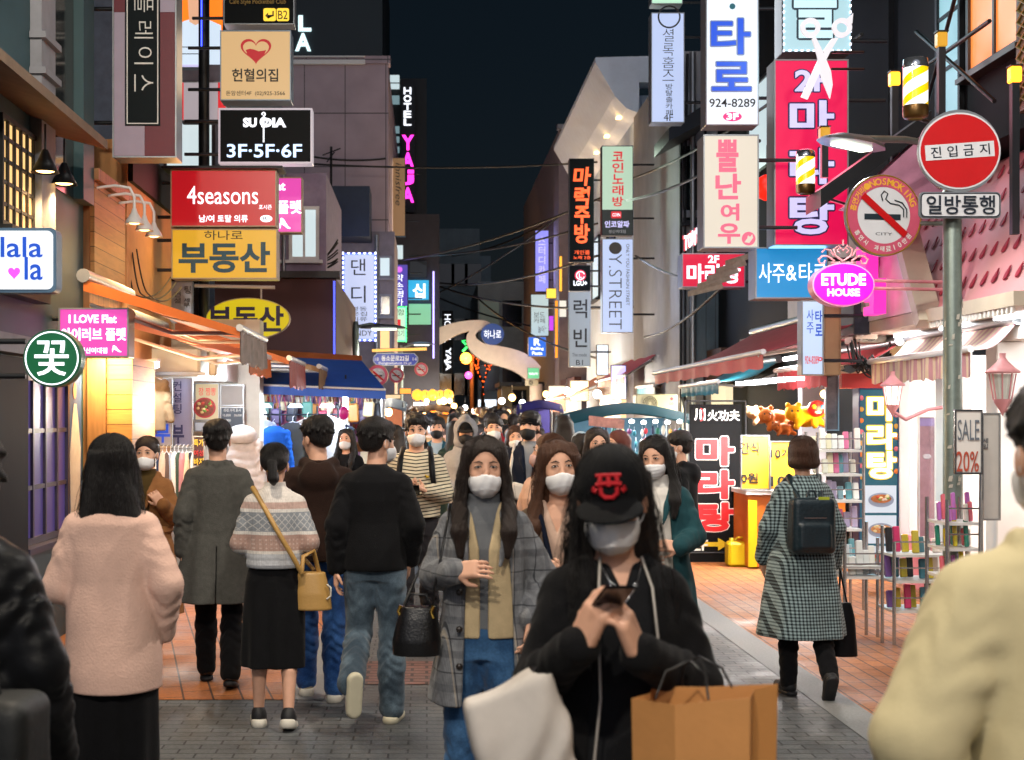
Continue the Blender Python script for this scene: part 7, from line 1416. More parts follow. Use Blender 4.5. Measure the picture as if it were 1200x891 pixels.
def aircon(label, px0, py0, px1, py1, Y, fan=(.35, .5), logo=True):
 a, b = P(px0, py1, Y), P(px1, py0, Y); w, h = b.x - a.x, b.z - a.z; r = empty('air_conditioner', ((a.x + b.x) / 2, Y + .15, a.z), label, 'air conditioner'); pl = M('ac_casing', '#a8a592', .5, var=.08)
 MB().box((a.x, Y, a.z), (b.x, Y + .32, b.z), pl, .015).build('casing', r); c = (a.x + w * fan[0], a.z + h * fan[1]); rad = min(h * .42, w * .36); MB().fit(*disc_poly(1, 1), *c, rad * 2, rad * 2, Y - .002, M('fan_dark', '#2a2c2c', .6), .004).build('fan', r); mb = MB()
 for k in range(5): mb.fit(*ring_poly(.94, 1), *c, rad * 2 * (k + 1) / 5, rad * 2 * (k + 1) / 5, Y - .007, pl, .006)
 for k in range(12): mb.fit(*rect, *c, rad * 2, rad * .03, Y - .013, pl, .003, tilt=15 * k)
 mb.build('grille', r)
 if logo: MB().fit(*disc_poly(1, 1), b.x - w * .14, b.z - h * .25, h * .18, h * .18, Y - .0005, M('logo_red', '#a02848', .5), .003).build('emblem', r); MB().text('LG', b.x - w * .14, b.z - h * .5, h * .2, h * .12, Y - .0005, gL, .02, 0, .003).build('lettering', r)
 return r
aircon('large cream air conditioner with one fan and a red mark on the right', 745, 462, 794, 484, 23.5, (.34, .5)); aircon('small air conditioner under the mint lightbox', 616, 445, 631, 452, 43.2, (.4, .5), False); aircon('grey air conditioner on the narrow gap wall', 1000, 383, 1040, 402, 15.0, (.5, .5), False)
dk = sign('dark_screen', 'dark hooded screen with a blue picture beside the magenta oval', 1000, 318, 1020, 392, 14.6, M('screen_off', '#2a3540', .1, var=.5, vs=6), [], frK, .5, 'screen'); br_ = sign('back_cabinet', 'tan metal cabinet between the narrow white sign and the dark screen', 966, 350, 985, 440, 14.6, M('tan_cabinet', '#9a7a52', .5, var=.1), [], M('tan_frame', '#8a6c48', .5), .3, 'cabinet'); MB().box((GX(985, 14.9), 14.85, GZ(455, 14.9)), (GX(1046, 14.9), 15.05, GZ(438, 14.9)), M('red_fascia', '#b0241a', .55, var=.08)).thing('red_fascia_board', 'plain red fascia board over the teal menu board', 'fascia')
sl = empty('slatted_shutter', P(838, 320, 16), 'stack of slanted pale shutters in front of the red lightbox', 'shutter')
for k in range(5): MB().slab([P(806 + k * 11, 348 - k * 9, 15.9), P(848 + k * 9, 338 - k * 9, 15.4), P(846 + k * 9, 333 - k * 9, 15.4), P(806 + k * 11, 343 - k * 9, 15.9)], (0, .2, 1), .015, M('shutter_metal', '#9a9184', .5, var=.3, vs=12)).build('slat', sl)
rdl = P(899, 220, 16.8); MB().lathe([(.04, -.15), (.13, -.1), (.15, 0), (.13, .1), (.04, .15)], rdl, glow('red_lantern', '#e02010', 1.5), 14).tube([rdl + Vector((0, 0, .15)), rdl + Vector((0, 0, .5))], .01, darkM, 5).thing('red_lantern', 'glowing red lantern between the cream fox sign and the hot pink lightbox', 'lantern')
# ---------------- cables
def cable(label, pts, r=.012, sag=.25, group='overhead cables'):
 p = [P(*q) for q in pts]; out = []
 for a, b in zip(p, p[1:]):
  for i in range(13):
   t = i / 12; v = a.lerp(b, t); v.z -= sag * 4 * t * (1 - t) * (.3 + .7 * (a - b).length / 20); out.append(v)
 MB().tube(out, r, M('cable_rubber', '#0b0c0d', .6), 5).thing('cable', label, 'cable', group)
for i, q in enumerate((((470, 305, 40), (720, 225, 30)), ((720, 215, 30), (1010, 40, 15)), ((700, 235, 30), (890, 165, 16)), ((505, 330, 50), (700, 300, 30)), ((505, 332, 50), (745, 360, 30)), ((340, 178, 36), (452, 186, 36)), ((270, 185, 34), (700, 190, 34)), ((500, 350, 46), (660, 250, 40)), ((480, 300, 44), (700, 262, 34)), ((530, 300, 60), (640, 262, 50)), ((745, 300, 26), (880, 330, 18)), ((560, 350, 55), (700, 420, 36)), ((755, 395, 26), (870, 310, 17)), ((505, 345, 48), (640, 385, 45)))):
 cable('thin black overhead cable crossing the night street', q, .010 + .0004 * q[0][2], .3)
for k in range(9):
 rd = random.Random(40 + k); cable('tangled black cable in the narrow gap beside the pink shop', ((1000 + rd.uniform(-8, 8), 402 + rd.uniform(-6, 6), 14.9), (1015 + rd.uniform(-10, 10), 420 + rd.uniform(-8, 14), 14.7), (1044, 410 + rd.uniform(-14, 22), 14.9)), .009, .5, 'tangled cables in the gap')
for k in range(7):
 rd = random.Random(60 + k); cable('tangled dark cable above the maroon block', ((318 + rd.uniform(-4, 8), 285 + rd.uniform(0, 25), 22), (350 + rd.uniform(-8, 8), 300 + rd.uniform(-5, 30), 21.5), (396, 290 + rd.uniform(-10, 40), 21.5)), .012, .3, 'tangled cables over the maroon block')
for k in range(3): cable('dark cable drooping down the peach wall', ((150 + k * 5, 300 - k * 4, 14.0), (158 + k * 8, 345, 13.9), (200 + k * 6, 325 + k * 6, 15)), .008, .3, 'cables on the peach wall')
aircon('pale air conditioner high on the white cornice building', 770, 340, 792, 356, 29.5, (.4, .5), False); aircon('grey air conditioner on the mauve upper room', 300, 262, 322, 277, 20.75, (.4, .5), False)
an = empty('roof_antenna', P(388, 216, 31), 'thin roof antenna on the navy screen', 'antenna'); MB().tube([P(388, 218, 31), P(388, 172, 31)], .03, darkM, 6).build('mast', an); MB().tube([P(378, 182, 31), P(399, 174, 31)], .015, darkM, 5).tube([P(383, 190, 31), P(392, 178, 31)], .015, darkM, 5).build('aerial', an)
tn = empty('lamp_post', (GX(239, 18), 18, 0), 'dark utility post with a blue light strip beside the orange billboard', 'post'); MB().tube([(GX(239, 18), 18, 0), (GX(239, 18), 18, 8)], .07, darkM, 10).build('shaft', tn); MB().box((GX(235.5, 17.9), 17.88, GZ(58, 18)), (GX(236.5, 17.9), 17.92, 8), ledB).build('led_strip', tn)
for a, b, c, d, Y, col, e, w in ((498, 432, 513, 442, 48, '#ffe23a', 1.2, 'small yellow lightbox low on the far left row'), (430, 455, 436, 471, 24.5, '#f08a9a', .9, 'narrow pink lightbox beside the blue canopy'), (484, 471, 503, 476, 38, '#d8d4ff', 1.3, 'thin lilac light strip over the brown food stall'), (468, 455, 482, 462, 39, '#ffa040', 1.2, 'low orange lightbox in the far left row'), (446, 462, 470, 468, 25, '#e8c89a', .9, 'long cream light strip over the pale sheet stall'), (699, 404, 713, 440, 29, '#dfe8f4', 1.1, 'tall white lit doorway panel on the far right row'), (655, 300, 659, 342, 41, '#ffb03a', 1.3, 'thin amber light bar beside the dark square lightbox'), (650, 352, 654, 420, 42, '#ff9a2a', 1.1, 'long amber light bar on the far right row'), (640, 338, 652, 350, 44, '#ffd24a', 1.2, 'small golden lightbox on the far right row'), (668, 446, 690, 470, 33.2, '#ffe0a8', 1.2, 'warm square lit window under the far rust awning'), (643, 452, 662, 474, 38, '#ffe8c8', 1.2, 'pale lit window at the far right end'), (716, 428, 734, 468, 28.2, '#cfc4ff', 1.0, 'lilac framed lit panel on the far right row'), (560, 468, 582, 478, 62, '#e8f4ff', 1.4, 'bright white shop glow at the very end of the street'), (655, 352, 664, 372, 43, '#e8e4d8', .9, 'pale lit upper window on the far right row'), (643, 370, 649, 388, 43.5, '#b03ad0', 1.2, 'violet light panel on the far right row')):
 sign('lit_sign', w, a, b, c, d, Y, glow('lit_' + col[1:], col, e), [], frK, .12)
for i in range(9):
 px, py, Y = ((588, 470, 36), (600, 466, 34), (612, 472, 40), (640, 462, 36.5), (664, 458, 33), (532, 476, 40), (545, 478, 44), (520, 470, 34), (700, 462, 28))[i]; c = P(px, py, Y); MB().ball(c, .085, lampY if i % 2 else lampW, 10, 8).tube([c + Vector((0, 0, .07)), c + Vector((0, 0, .3))], .01, darkM, 5).thing('bare_bulb', 'bare bulb glowing over the far crowd', 'bulb', 'bulbs over the far crowd'); light('POINT', c - Vector((0, .15, .1)), 190, WARM if i % 2 else NEUT, .08)
for y in (16.2, 18.6, 20.9):
 MB().tube([(4.2, y - .5, 2.44), (4.2, y + .5, 2.44)], .025, lampW, 8).thing('tube_lamp', 'long white tube lamp under the pink red awning', 'lamp', 'tube lamps under the pink red awning'); light('AREA', (4.2, y, 2.40), 45, (1, .94, .9), .1, (0, 0, 0), None, 1.0); light('POINT', (4.2, y, 2.33), 18, (1, .94, .9), .05)
# ---------------- cloth materials with a woven pattern of their own
def plaid_mat():
 m, N, L, b, tc, sp = fabric_base('grey_plaid_wool')
 x = math_node(N, L, 'ADD', sp.outputs[0], math_node(N, L, 'MULTIPLY', sp.outputs[1], .6)); z = sp.outputs[2]
 c = mixc(N, L, .5, srgb('#85878a'), srgb('#76787c'))
 c = mixc(N, L, math_node(N, L, 'MULTIPLY', stripes(N, L, x, .135, .22), .45), c, srgb('#4a4c52'))
 c = mixc(N, L, math_node(N, L, 'MULTIPLY', stripes(N, L, z, .135, .22), .45), c, srgb('#4a4c52'))
 c = mixc(N, L, math_node(N, L, 'MULTIPLY', stripes(N, L, x, .135, .035, .45), .8), c, srgb('#22242b'))
 c = mixc(N, L, math_node(N, L, 'MULTIPLY', stripes(N, L, z, .135, .04, .45), .8), c, srgb('#22242b'))
 c = mixc(N, L, math_node(N, L, 'MULTIPLY', stripes(N, L, x, .27, .02, .2), .5), c, srgb('#b9aa95'))
 c = mixc(N, L, math_node(N, L, 'MULTIPLY', stripes(N, L, x, .006, .5), .22), c, srgb('#3a3c42'))
 L.new(noisy(N, L, tc, c, .2, 40), b.inputs['Base Color']); return m
def check_mat():
 m, N, L, b, tc, sp = fabric_base('dark_check_wool')
 x = math_node(N, L, 'ADD', sp.outputs[0], math_node(N, L, 'MULTIPLY', sp.outputs[1], .3)); z = sp.outputs[2]
 a, d = stripes(N, L, x, .022, .45), stripes(N, L, z, .022, .45)
 both = math_node(N, L, 'MULTIPLY', a, d); one = math_node(N, L, 'MAXIMUM', a, d)
 c = mixc(N, L, math_node(N, L, 'MULTIPLY', one, .75), srgb('#8a9c9e'), srgb('#334247')); c = mixc(N, L, both, c, srgb('#0c1114'))
 L.new(noisy(N, L, tc, c, .2, 40), b.inputs['Base Color']); return m
def tee_mat():
 m, N, L, b, tc, sp = fabric_base('striped_cotton')
 z = math_node(N, L, 'ADD', sp.outputs[2], math_node(N, L, 'MULTIPLY', math_node(N, L, 'ABSOLUTE', sp.outputs[0]), -.12))
 c = mixc(N, L, stripes(N, L, z, .026, .30), srgb('#d2c6ab'), srgb('#1b1a1d')); L.new(noisy(N, L, tc, c, .1, 20), b.inputs['Base Color']); return m
def fairisle_mat():
 m, N, L, b, tc, sp = fabric_base('banded_knit')
 r = N.new('ShaderNodeValToRGB'); r.color_ramp.interpolation = 'CONSTANT'
 mr = N.new('ShaderNodeMapRange'); mr.inputs[1].default_value = .94; mr.inputs[2].default_value = 1.46; L.new(sp.outputs[2], mr.inputs[0]); L.new(mr.outputs[0], r.inputs[0])
 st = [(0, '#a3a6ab'), (.07, '#b9bbbf'), (.20, '#d9d2ca'), (.235, '#b49488'), (.42, '#dcd6cf'), (.46, '#8d9298'), (.68, '#ddd8d2'), (.72, '#c4a69b'), (.80, '#d9d1c9')]
 e = r.color_ramp.elements; e[0].position, e[0].color = st[0][0], (*srgb(st[0][1]), 1); e[1].position, e[1].color = st[1][0], (*srgb(st[1][1]), 1)
 for p, c in st[2:]: k = e.new(p); k.color = (*srgb(c), 1)
 x, z = math_node(N, L, 'ADD', sp.outputs[0], math_node(N, L, 'MULTIPLY', sp.outputs[1], .5)), sp.outputs[2]
 d1 = stripes(N, L, math_node(N, L, 'ADD', x, z), .045, .16); d2 = stripes(N, L, math_node(N, L, 'SUBTRACT', x, z), .045, .16)
 inb = math_node(N, L, 'MULTIPLY', math_node(N, L, 'GREATER_THAN', mr.outputs[0], .47), math_node(N, L, 'LESS_THAN', mr.outputs[0], .67))
 c = mixc(N, L, math_node(N, L, 'MULTIPLY', math_node(N, L, 'MAXIMUM', d1, d2), math_node(N, L, 'MULTIPLY', inb, .6)), r.outputs[0], srgb('#d8d4d0'))
 inp = math_node(N, L, 'MULTIPLY', math_node(N, L, 'GREATER_THAN', mr.outputs[0], .26), math_node(N, L, 'LESS_THAN', mr.outputs[0], .40))
 dots = math_node(N, L, 'MULTIPLY', stripes(N, L, x, .03, .4), stripes(N, L, z, .025, .4))
 c = mixc(N, L, math_node(N, L, 'MULTIPLY', dots, math_node(N, L, 'MULTIPLY', inp, .5)), c, srgb('#d8c4b8'))
 c = mixc(N, L, math_node(N, L, 'MULTIPLY', stripes(N, L, x, .012, .3), .15), c, srgb('#6d6a68'))
 L.new(noisy(N, L, tc, c, .12, 60), b.inputs['Base Color']); return m
def denim(name, c, fade):
 m, N, L, b, tc, sp = fabric_base(name)
 n = N.new('ShaderNodeTexNoise'); n.inputs['Scale'].default_value = 7; n.inputs['Detail'].default_value = 4; L.new(tc.outputs['Object'], n.inputs['Vector'])
 mr = N.new('ShaderNodeMapRange'); mr.inputs[1].default_value = .42; mr.inputs[2].default_value = .68; L.new(n.outputs[0], mr.inputs[0])
 c2 = mixc(N, L, mr.outputs[0], srgb(c), srgb(fade)); L.new(noisy(N, L, tc, c2, .18, 110), b.inputs['Base Color']); return m
plaidM, checkM, teeM, knitM = plaid_mat(), check_mat(), tee_mat(), fairisle_mat()
jeanM, jeanD, jeanG = denim('blue_denim', '#2a4d74', '#4a74a0'), denim('bright_blue_denim', '#1e4580', '#3a66a4'), denim('grey_blue_denim', '#34424e', '#60727f')
blk = fab('black_wool', '#131315'); blkN = fab('black_nylon', '#0e0f12', .45, .2, .12, 40); pinkF = fab('pink_fleece', '#e2bcab', .95, .06, .3, 110, 20)
beigeF = fab('beige_cotton', '#cbbf98', .85, .07, .2, 260, 8); greyW = fab('dark_grey_wool', '#4d4c48', .95, .2, .35, 120, 30); brownC = fab('camel_wool', '#8a5d38'); hoodB = fab('dark_brown_fleece', '#2c1e19', .95)
tauF = fab('taupe_wool', '#6b5b4c'); tealF = fab('teal_wool', '#24474d'); cream = fab('cream_knit', '#c9b48e'); greyK = fab('grey_knit', '#6d7074'); whiteC = fab('white_cotton', '#d9d4cc'); greyH = fab('grey_jersey', '#85868b')
navy = fab('navy_cotton', '#12192a'); pinkP = fab('blush_padded', '#d2a992', .7); tanF = fab('tan_wool', '#b08a5c'); charT = fab('charcoal_twill', '#29272a')
leatherK = M('black_leather', '#101012', .32, var=.15, bump=.2, bs=120); tanL = M('tan_leather', '#b58d4f', .42, var=.1, bump=.15, bs=90); goldM = M('gold_metal', '#c9a24a', .25, 1, var=0); rubW = M('white_rubber', '#d8d2c4', .55, var=.06); rubK = M('black_rubber', '#17171a', .6, var=.1); creamS = M('cream_suede', '#cdc6ac', .75, var=.1)
zipM = M('zip_tape', '#b5afa8', .45, .3, var=.1); totW = M('white_canvas', '#d2d0c6', .8, var=.06, bump=.3, bs=90); kraft = M('kraft_paper', '#c48a50', .65, var=.07, vs=10, bump=.08, bs=60); glassK = M('phone_glass', '#0b0c10', .12, .2, var=0); capK = fab('black_twill', '#0c0d10', .8, .2, .2, 200); redE = M('red_embroidery', '#c01423', .6, var=.1, bump=.5, bs=300); silver = M('silver_metal', '#b9bcc2', .25, 1, var=0)
shoeK = M('polished_black_leather', '#0d0d0f', .18, var=0, coat=.4)
def cap(root, T, h, mat, emblem=None, brim=True):
 c = T((0, .03, 1.63)); v = Vox(c - .26, c + .26, h)
 v.ell((0, -.012, 1.618), (.091, .108, .098), .01, 'u', T)
 def cut(x, y, z):
  x, y, z = T.inv(x, y, z); return z - (1.592 + .06 * (y + .01))
 def neg(x, y, z):
  x, y, z = T.inv(x, y, z); return z - 1.585 + .10 * (y + .02)
 v.op(neg, c - .25, c + .25, .004, 's')
 def seam(x, y, z):
  x, y, z = T.inv(x, y, z); return -.0022 * np.maximum(np.exp(-(x / .003) ** 2), np.exp(-((np.abs(x) - .55 * (y + .12)) / .003) ** 2))
 v.disp(seam, c - .15, c + .15)
 if brim: v.ell((0, .112, 1.602), (.084, .066, .0085), .008, 'u', Turn2(T, -12, (0, .06, 1.60)))
 o = net_object('cap', v, mat, root)
 if emblem: emblem(o, T)
class Turn2(Turn):
 def __init__(s, T, pitch, piv):
  Rm = np.array(Matrix.Rotation(R(pitch), 3, 'X')); piv = np.array(piv, float)
  s.R = T.R @ Rm; s.p = piv; s.q = T(piv)
 def inv(s, x, y, z):
  x, y, z = x - s.q[0], y - s.q[1], z - s.q[2]; A = s.R
  return A[0, 0] * x + A[1, 0] * y + A[2, 0] * z + s.p[0], A[0, 1] * x + A[1, 1] * y + A[2, 1] * z + s.p[1], A[0, 2] * x + A[1, 2] * y + A[2, 2] * z + s.p[2]
 def __call__(s, v): return s.R @ (np.array(v, float) - s.p) + s.q
def phone(root, c, yaw, pitch, label):
 mb = MB(); Rm = (Matrix.Rotation(root.rotation_euler[2] + R(yaw), 3, 'Z') @ Matrix.Rotation(R(pitch), 3, 'X'))
 mb.obox(on(root, c), (.037, .004, .078), Rm, glassK, .003); o = mb.thing('phone', label, 'phone'); return o
def net_thing(name, vox, mat, root, label, cat, kids=()):
 """a thing shaped in a person's local frame but standing at top level"""
 me = net_object(name, vox, mat, None, True); o = bpy.data.objects.new(name, me); COL.objects.link(o)
 co = np.array([tuple(v.co) for v in me.vertices]); w = np.array([tuple(on(root, c)) for c in co]); org = np.array([w[:, 0].mean(), w[:, 1].mean(), w[:, 2].min()])
 me.vertices.foreach_set('co', (w - org).astype(np.float32).ravel()); me.update(); o.location = org; tag(o, label, cat)
 for nm, mb in kids:
  world_mb(mb, root); k = mb.build(nm, None, org); k.location = (0, 0, 0); k.parent = o
 return o
def strap(pts, w, mat, t=.004):
 """flat band through local points"""
 mb = MB(); mb.tube([np.array(p) for p in pts], w / 2, mat, 6); return mb
def backpack(root, mat, label, c=(0, -.20, 1.17), s=(.13, .065, .19), straps=True, extra=()):
 v = Vox(np.array(c) - .36, np.array(c) + .36, .008); nz = waves(4, 6, (12, 30))
 v.box(c, (s[0] - .04, s[1] - .03, s[2] - .04), .04, .01); v.box((c[0], c[1] - s[1] * .8, c[2] - s[2] * .35), (s[0] * .6, .02, s[2] * .35), .02, .012)
 v.disp(lambda x, y, z: .006 * nz(x, y, z), np.array(c) - .3, np.array(c) + .3)
 kids = []
 if straps:
  for sx in (-1, 1):
   mb = MB(); mb.tube([(sx * .07, c[1] + .05, c[2] + s[2] * .8), (sx * .10, -.03, 1.44), (sx * .115, .09, 1.36), (sx * .13, .155, 1.22), (sx * .15, .10, 1.08), (sx * .13, c[1] + .06, 1.0)], [.016, .024, .024, .022, .014, .012], mat, 8); kids.append(('strap', mb))
 mb = MB(); mb.tube([(c[0] - .03, c[1], c[2] + s[2]), (c[0] - .02, c[1], c[2] + s[2] + .04), (c[0] + .02, c[1], c[2] + s[2] + .04), (c[0] + .03, c[1], c[2] + s[2])], .008, mat, 6); kids.append(('top_handle', mb))
 mb = MB(); mb.box((c[0] - s[0] * .5, c[1] - s[1] - .012, c[2] + .05), (c[0] + s[0] * .5, c[1] - s[1] - .004, c[2] + .058), silver); kids.append(('zip', mb))
 for e in extra: kids.append(e)
 return net_thing('backpack', v, mat, root, label, 'backpack', kids)
def A2(a, **k): a.update({q: np.array(v, float) if q != 'c' else v for q, v in k.items()}); return a

# ============ the people one can tell apart (px, distance, height measured against the ground)
def x_plaid(sp, r, T):
 mb = MB()
 for z in (.78, .93, 1.08): child_mb(MB().lathe([(0, .008), (.012, .008), (.014, 0)], (.10, .16, z), M('horn_button', '#2a2320', .3), 12, 'y'), 'button', [c for c in r.children if c.name.startswith('coat')][0])
 v = Vox((.08, -.1, .74), (.48, .35, 1.1), .006); nz = waves(8, 6, (12, 26))
 v.loft([(.82, .275, .13, .095, .055), (.88, .272, .13, .10, .06), (.97, .268, .13, .085, .05), (1.02, .265, .13, .075, .04)], .02, 'u', lambda x, y, z, th: .006 * nz(x, y, z))
 mb = MB(); mb.tube([(.21, .15, 1.0), (.20, .17, 1.1), (.175, .165, 1.22), (.15, .11, 1.36), (.14, .02, 1.425), (.16, -.06, 1.36), (.27, -.03, 1.15), (.335, .10, 1.0)], .006, leatherK, 6)
 mgs = []
 for p in ((.205, .16, 1.0), (.338, .14, 1.0)): mg = MB(); mgs.append(('clasp', mg)); mg.tube([(p[0], p[1], p[2] + .025), (p[0] + .01, p[1], p[2]), (p[0], p[1] + .005, p[2] - .025)], .007, goldM, 8)
 mh = MB(); mh.tube([(.21, .14, 1.0), (.235, .15, 1.07), (.30, .14, 1.07), (.33, .13, 1.0)], .007, leatherK, 6)
 net_thing('shoulder_bag', v, leatherK, r, 'black leather bucket bag with gold clasps hanging beside the grey plaid coat', 'bag', [('shoulder_strap', mb), ('handle', mh)] + mgs)
def x_brown(sp, r, T):
 mb = MB(); mb.tube([(-.02, .17, .98), (.03, .155, 1.2), (.07, .13, 1.36), (.11, .03, 1.425), (.12, -.07, 1.38)], .014, navy, 8)
 v = Vox((-.35, -.1, .60), (.25, .4, 1.05), .008); v.box((.02, .20, .84), (.11, .03, .13), .02, .01)
 net_thing('sling_bag', v, navy, r, 'dark blue cloth bag slung across the taupe jacket', 'bag', [('strap', mb)])
def x_cap(sp, r, T):
 def emb(o, T):
  mb = MB()
  def at(x, z, d=0):   # a point on the cap front
   y = .108 * math.sqrt(max(0, 1 - (x / .091) ** 2 - ((z - 1.618) / .098) ** 2)) - .012
   return T((x, y + .003 + d, z))
  def blob(pts, w): mb.tube([at(*p) for p in pts], w, redE, 6)
  blob([(-.03, 1.668), (-.012, 1.670), (.012, 1.670), (.03, 1.668)], .005); blob([(-.022, 1.655), (-.02, 1.662), (-.018, 1.67)], .006); blob([(.022, 1.655), (.02, 1.662), (.018, 1.67)], .006)
  blob([(-.030, 1.648), (-.012, 1.652), (.012, 1.652), (.030, 1.648)], .006); blob([(0, 1.668), (0, 1.645)], .006)
  blob([(-.034, 1.64), (-.038, 1.636), (-.030, 1.632)], .007); blob([(.034, 1.64), (.038, 1.636), (.030, 1.632)], .007)
  blob([(-.020, 1.643), (-.020, 1.628), (-.010, 1.618), (.010, 1.618), (.020, 1.628), (.020, 1.643)], .006)
  child_mb(mb, 'emblem', o)
 cap(r, T, .004, capK, emb)
 j = [c for c in r.children if c.name.startswith('jacket')][0]
 for sx, dz in ((1, 0), (-1, 0)):
  mb = MB(); w = [.062, .058, .07, .085]
  mb.tube([(sx * .052, .058, 1.43), (sx * .066, .115, 1.36), (sx * .072, .150, 1.24), (sx * .070, .158, 1.1), (sx * .085, .160, .96), (sx * .10, .165, .80), (sx * .10, .17, .70)], .0034, zipM, 6); child_mb(mb, 'zip', j)
 mb = MB(); mb.tube([(-.055, .055, 1.42), (-.03, .098, 1.36), (0, .112, 1.325), (.03, .098, 1.36), (.055, .055, 1.42)], .002, silver, 5); mb.tube([(-.055, .05, 1.42), (-.035, .095, 1.375), (0, .108, 1.35), (.035, .095, 1.375), (.055, .05, 1.42)], .0018, silver, 5); child_mb(mb, 'necklace', r)
 mb = MB(); mb.obox((-.115, .166, 1.20), (.014, .002, .008), None, silver); child_mb(mb, 'chest_badge', j)
 phone(r, (.08, .335, 1.362), 6, -62, 'black phone held in both hands by the person in the black cap')
 v = Vox((.0, -.1, .40), (.66, .5, 1.18), .008); nz = waves(12, 6, (8, 20))
 M3 = np.array(Matrix.Rotation(R(19), 3, 'Y')); v.box((.235, .21, .93), (.085, .024, .21), .018, .02, rot=M3); v.disp(lambda x, y, z: .016 * nz(x, y, z) + .006 * np.sin(x * 60 + 14 * z + 3 * nz(x, y, z)), (0, -.1, .40), (.66, .5, 1.18))
 mb = MB(); mb.tube([(.16, .17, 1.05), (.17, .14, 1.10), (.21, .12, 1.13), (.25, .14, 1.11), (.27, .18, 1.08)], .011, totW, 6)
 my = MB(); my.obox((.215, .235, 1.085), (.02, .004, .022), Euler((0, .4, 0)), M('yellow_clip', '#c9a31c', .4))
 net_thing('tote_bag', v, totW, r, 'white canvas tote with a yellow clip on the capped person\'s arm', 'bag', [('handle', mb), ('clip', my)])
 mb = MB(); O = np.array((-.125, .30, 1.135));
 x0, x1, xm, y0, y1, zb = -.175, .13, -.01, -.06, .075, -.40
 P_ = lambda x, y, z: on(r, O + np.array((x * .866 * .9 + y * .6, y * .8 - x * .5, z)))
 fr = [(-.165, .07, .02), (.01, .10, -.006), (.145, .05, -.012)]; bk = [(-.18, -.07, .03), (.01, -.05, .01), (.14, -.06, .0)]
 def wall(a, b, ta, tb):
  mb.slab([P_(*a), P_(*b), P_(b[0] * .96, b[1] * .9, zb), P_(a[0] * .96, a[1] * .9, zb)], (P_(0, .002, 0) - P_(0, 0, 0)), .002, kraft)
 wall(fr[0], fr[1], 0, 0); wall(fr[1], fr[2], 0, 0); wall(bk[0], bk[1], 0, 0); wall(bk[1], bk[2], 0, 0)
 for a, b in ((fr[0], bk[0]), (fr[2], bk[2])):
  mid = ((a[0] + b[0]) / 2 * .85, (a[1] + b[1]) / 2, (a[2] + b[2]) / 2); wall(a, mid, 0, 0); wall(mid, b, 0, 0)
 mb.slab([P_(-.15, .06, zb), P_(.13, .05, zb), P_(.13, -.055, zb), P_(-.16, -.06, zb)], (0, 0, 1), .003, kraft)
 o = mb.thing('paper_bag', 'brown kraft paper shopping bag hanging from the capped person\'s arm', 'bag')
 mh = MB()
 for y in (.09, -.06): mh.tube([P_(-.07, y, .01), P_(-.05, y * .7, .06), P_(0, y * .4, .085), P_(.05, y * .7, .06), P_(.065, y, .0)], .003, leatherK, 6)
 k = mh.build('handle', None, o.location); k.location = (0, 0, 0); k.parent = o
def x_knit(sp, r, T):
 mb = MB(); mb.lathe([(.030, -.008), (.036, 0), (.030, .008)], T((.003, -.135, 1.545)), M('yellow_hair_band', '#c48a1c', .6), 14); child_mb(mb, 'hair_band', r)
 v = Vox((.02, -.32, .56), (.48, .22, 1.02), .007); nz = waves(15, 6, (12, 26))
 v.loft([(.70, .24, -.06, .115, .07), (.80, .235, -.06, .11, .066), (.93, .225, -.055, .085, .05)], .02, 'u', lambda x, y, z, th: .005 * nz(x, y, z))
 mb = MB()
 for t in (0, 1): mb.tube([(-.13 - .004 * t, -.02, 1.44), (-.08, -.12, 1.37), (.02, -.168, 1.2), (.12, -.165, 1.03), (.17, -.13, .93)], .016, tanL, 6)
 mb.tube([(.17, -.12, .93), (.18, -.12, 1.03), (.24, -.09, 1.06), (.27, -.06, .93)], .015, tanL, 6); mb.tube([(-.13, -.02, 1.44), (-.09, .09, 1.37), (.05, .165, 1.12), (.24, .03, .93)], .013, tanL, 6)
 mr = MB(); mr.tube([(.32, -.11, .86), (.345, -.11, .84), (.345, -.11, .79), (.32, -.11, .77)], .006, rubW, 6)
 net_thing('crossbody_bag', v, tanL, r, 'tan leather crossbody bag over the banded knit sweater', 'bag', [('strap', mb), ('ring', mr)])
def x_check(sp, r, T):
 backpack(r, M('blue_black_leather', '#16242b', .35, var=.25, bump=.25, bs=60), 'dark leather backpack on the back of the checked coat', (-.01, -.225, 1.13), (.145, .07, .185), extra=[('label_tab', MB().obox((.05, -.29, 1.31), (.035, .004, .01), None, M('lime_tab', '#9aa62a', .5)))])
 v = Vox((.12, -.3, .1), (.5, .3, .96), .008); v.loft([(.24, .29, .0, .085, .05), (.50, .285, .0, .072, .035), (.60, .28, .0, .052, .02)], .02)
 mb = MB(); mb.tube([(.25, .01, .58), (.268, .03, .78), (.27, .055, .84), (.275, .03, .78), (.31, .01, .58)], .007, blkN, 6)
 net_thing('hand_bag', v, blkN, r, 'slim black tote carried low beside the long checked coat', 'bag', [('handle', mb)])
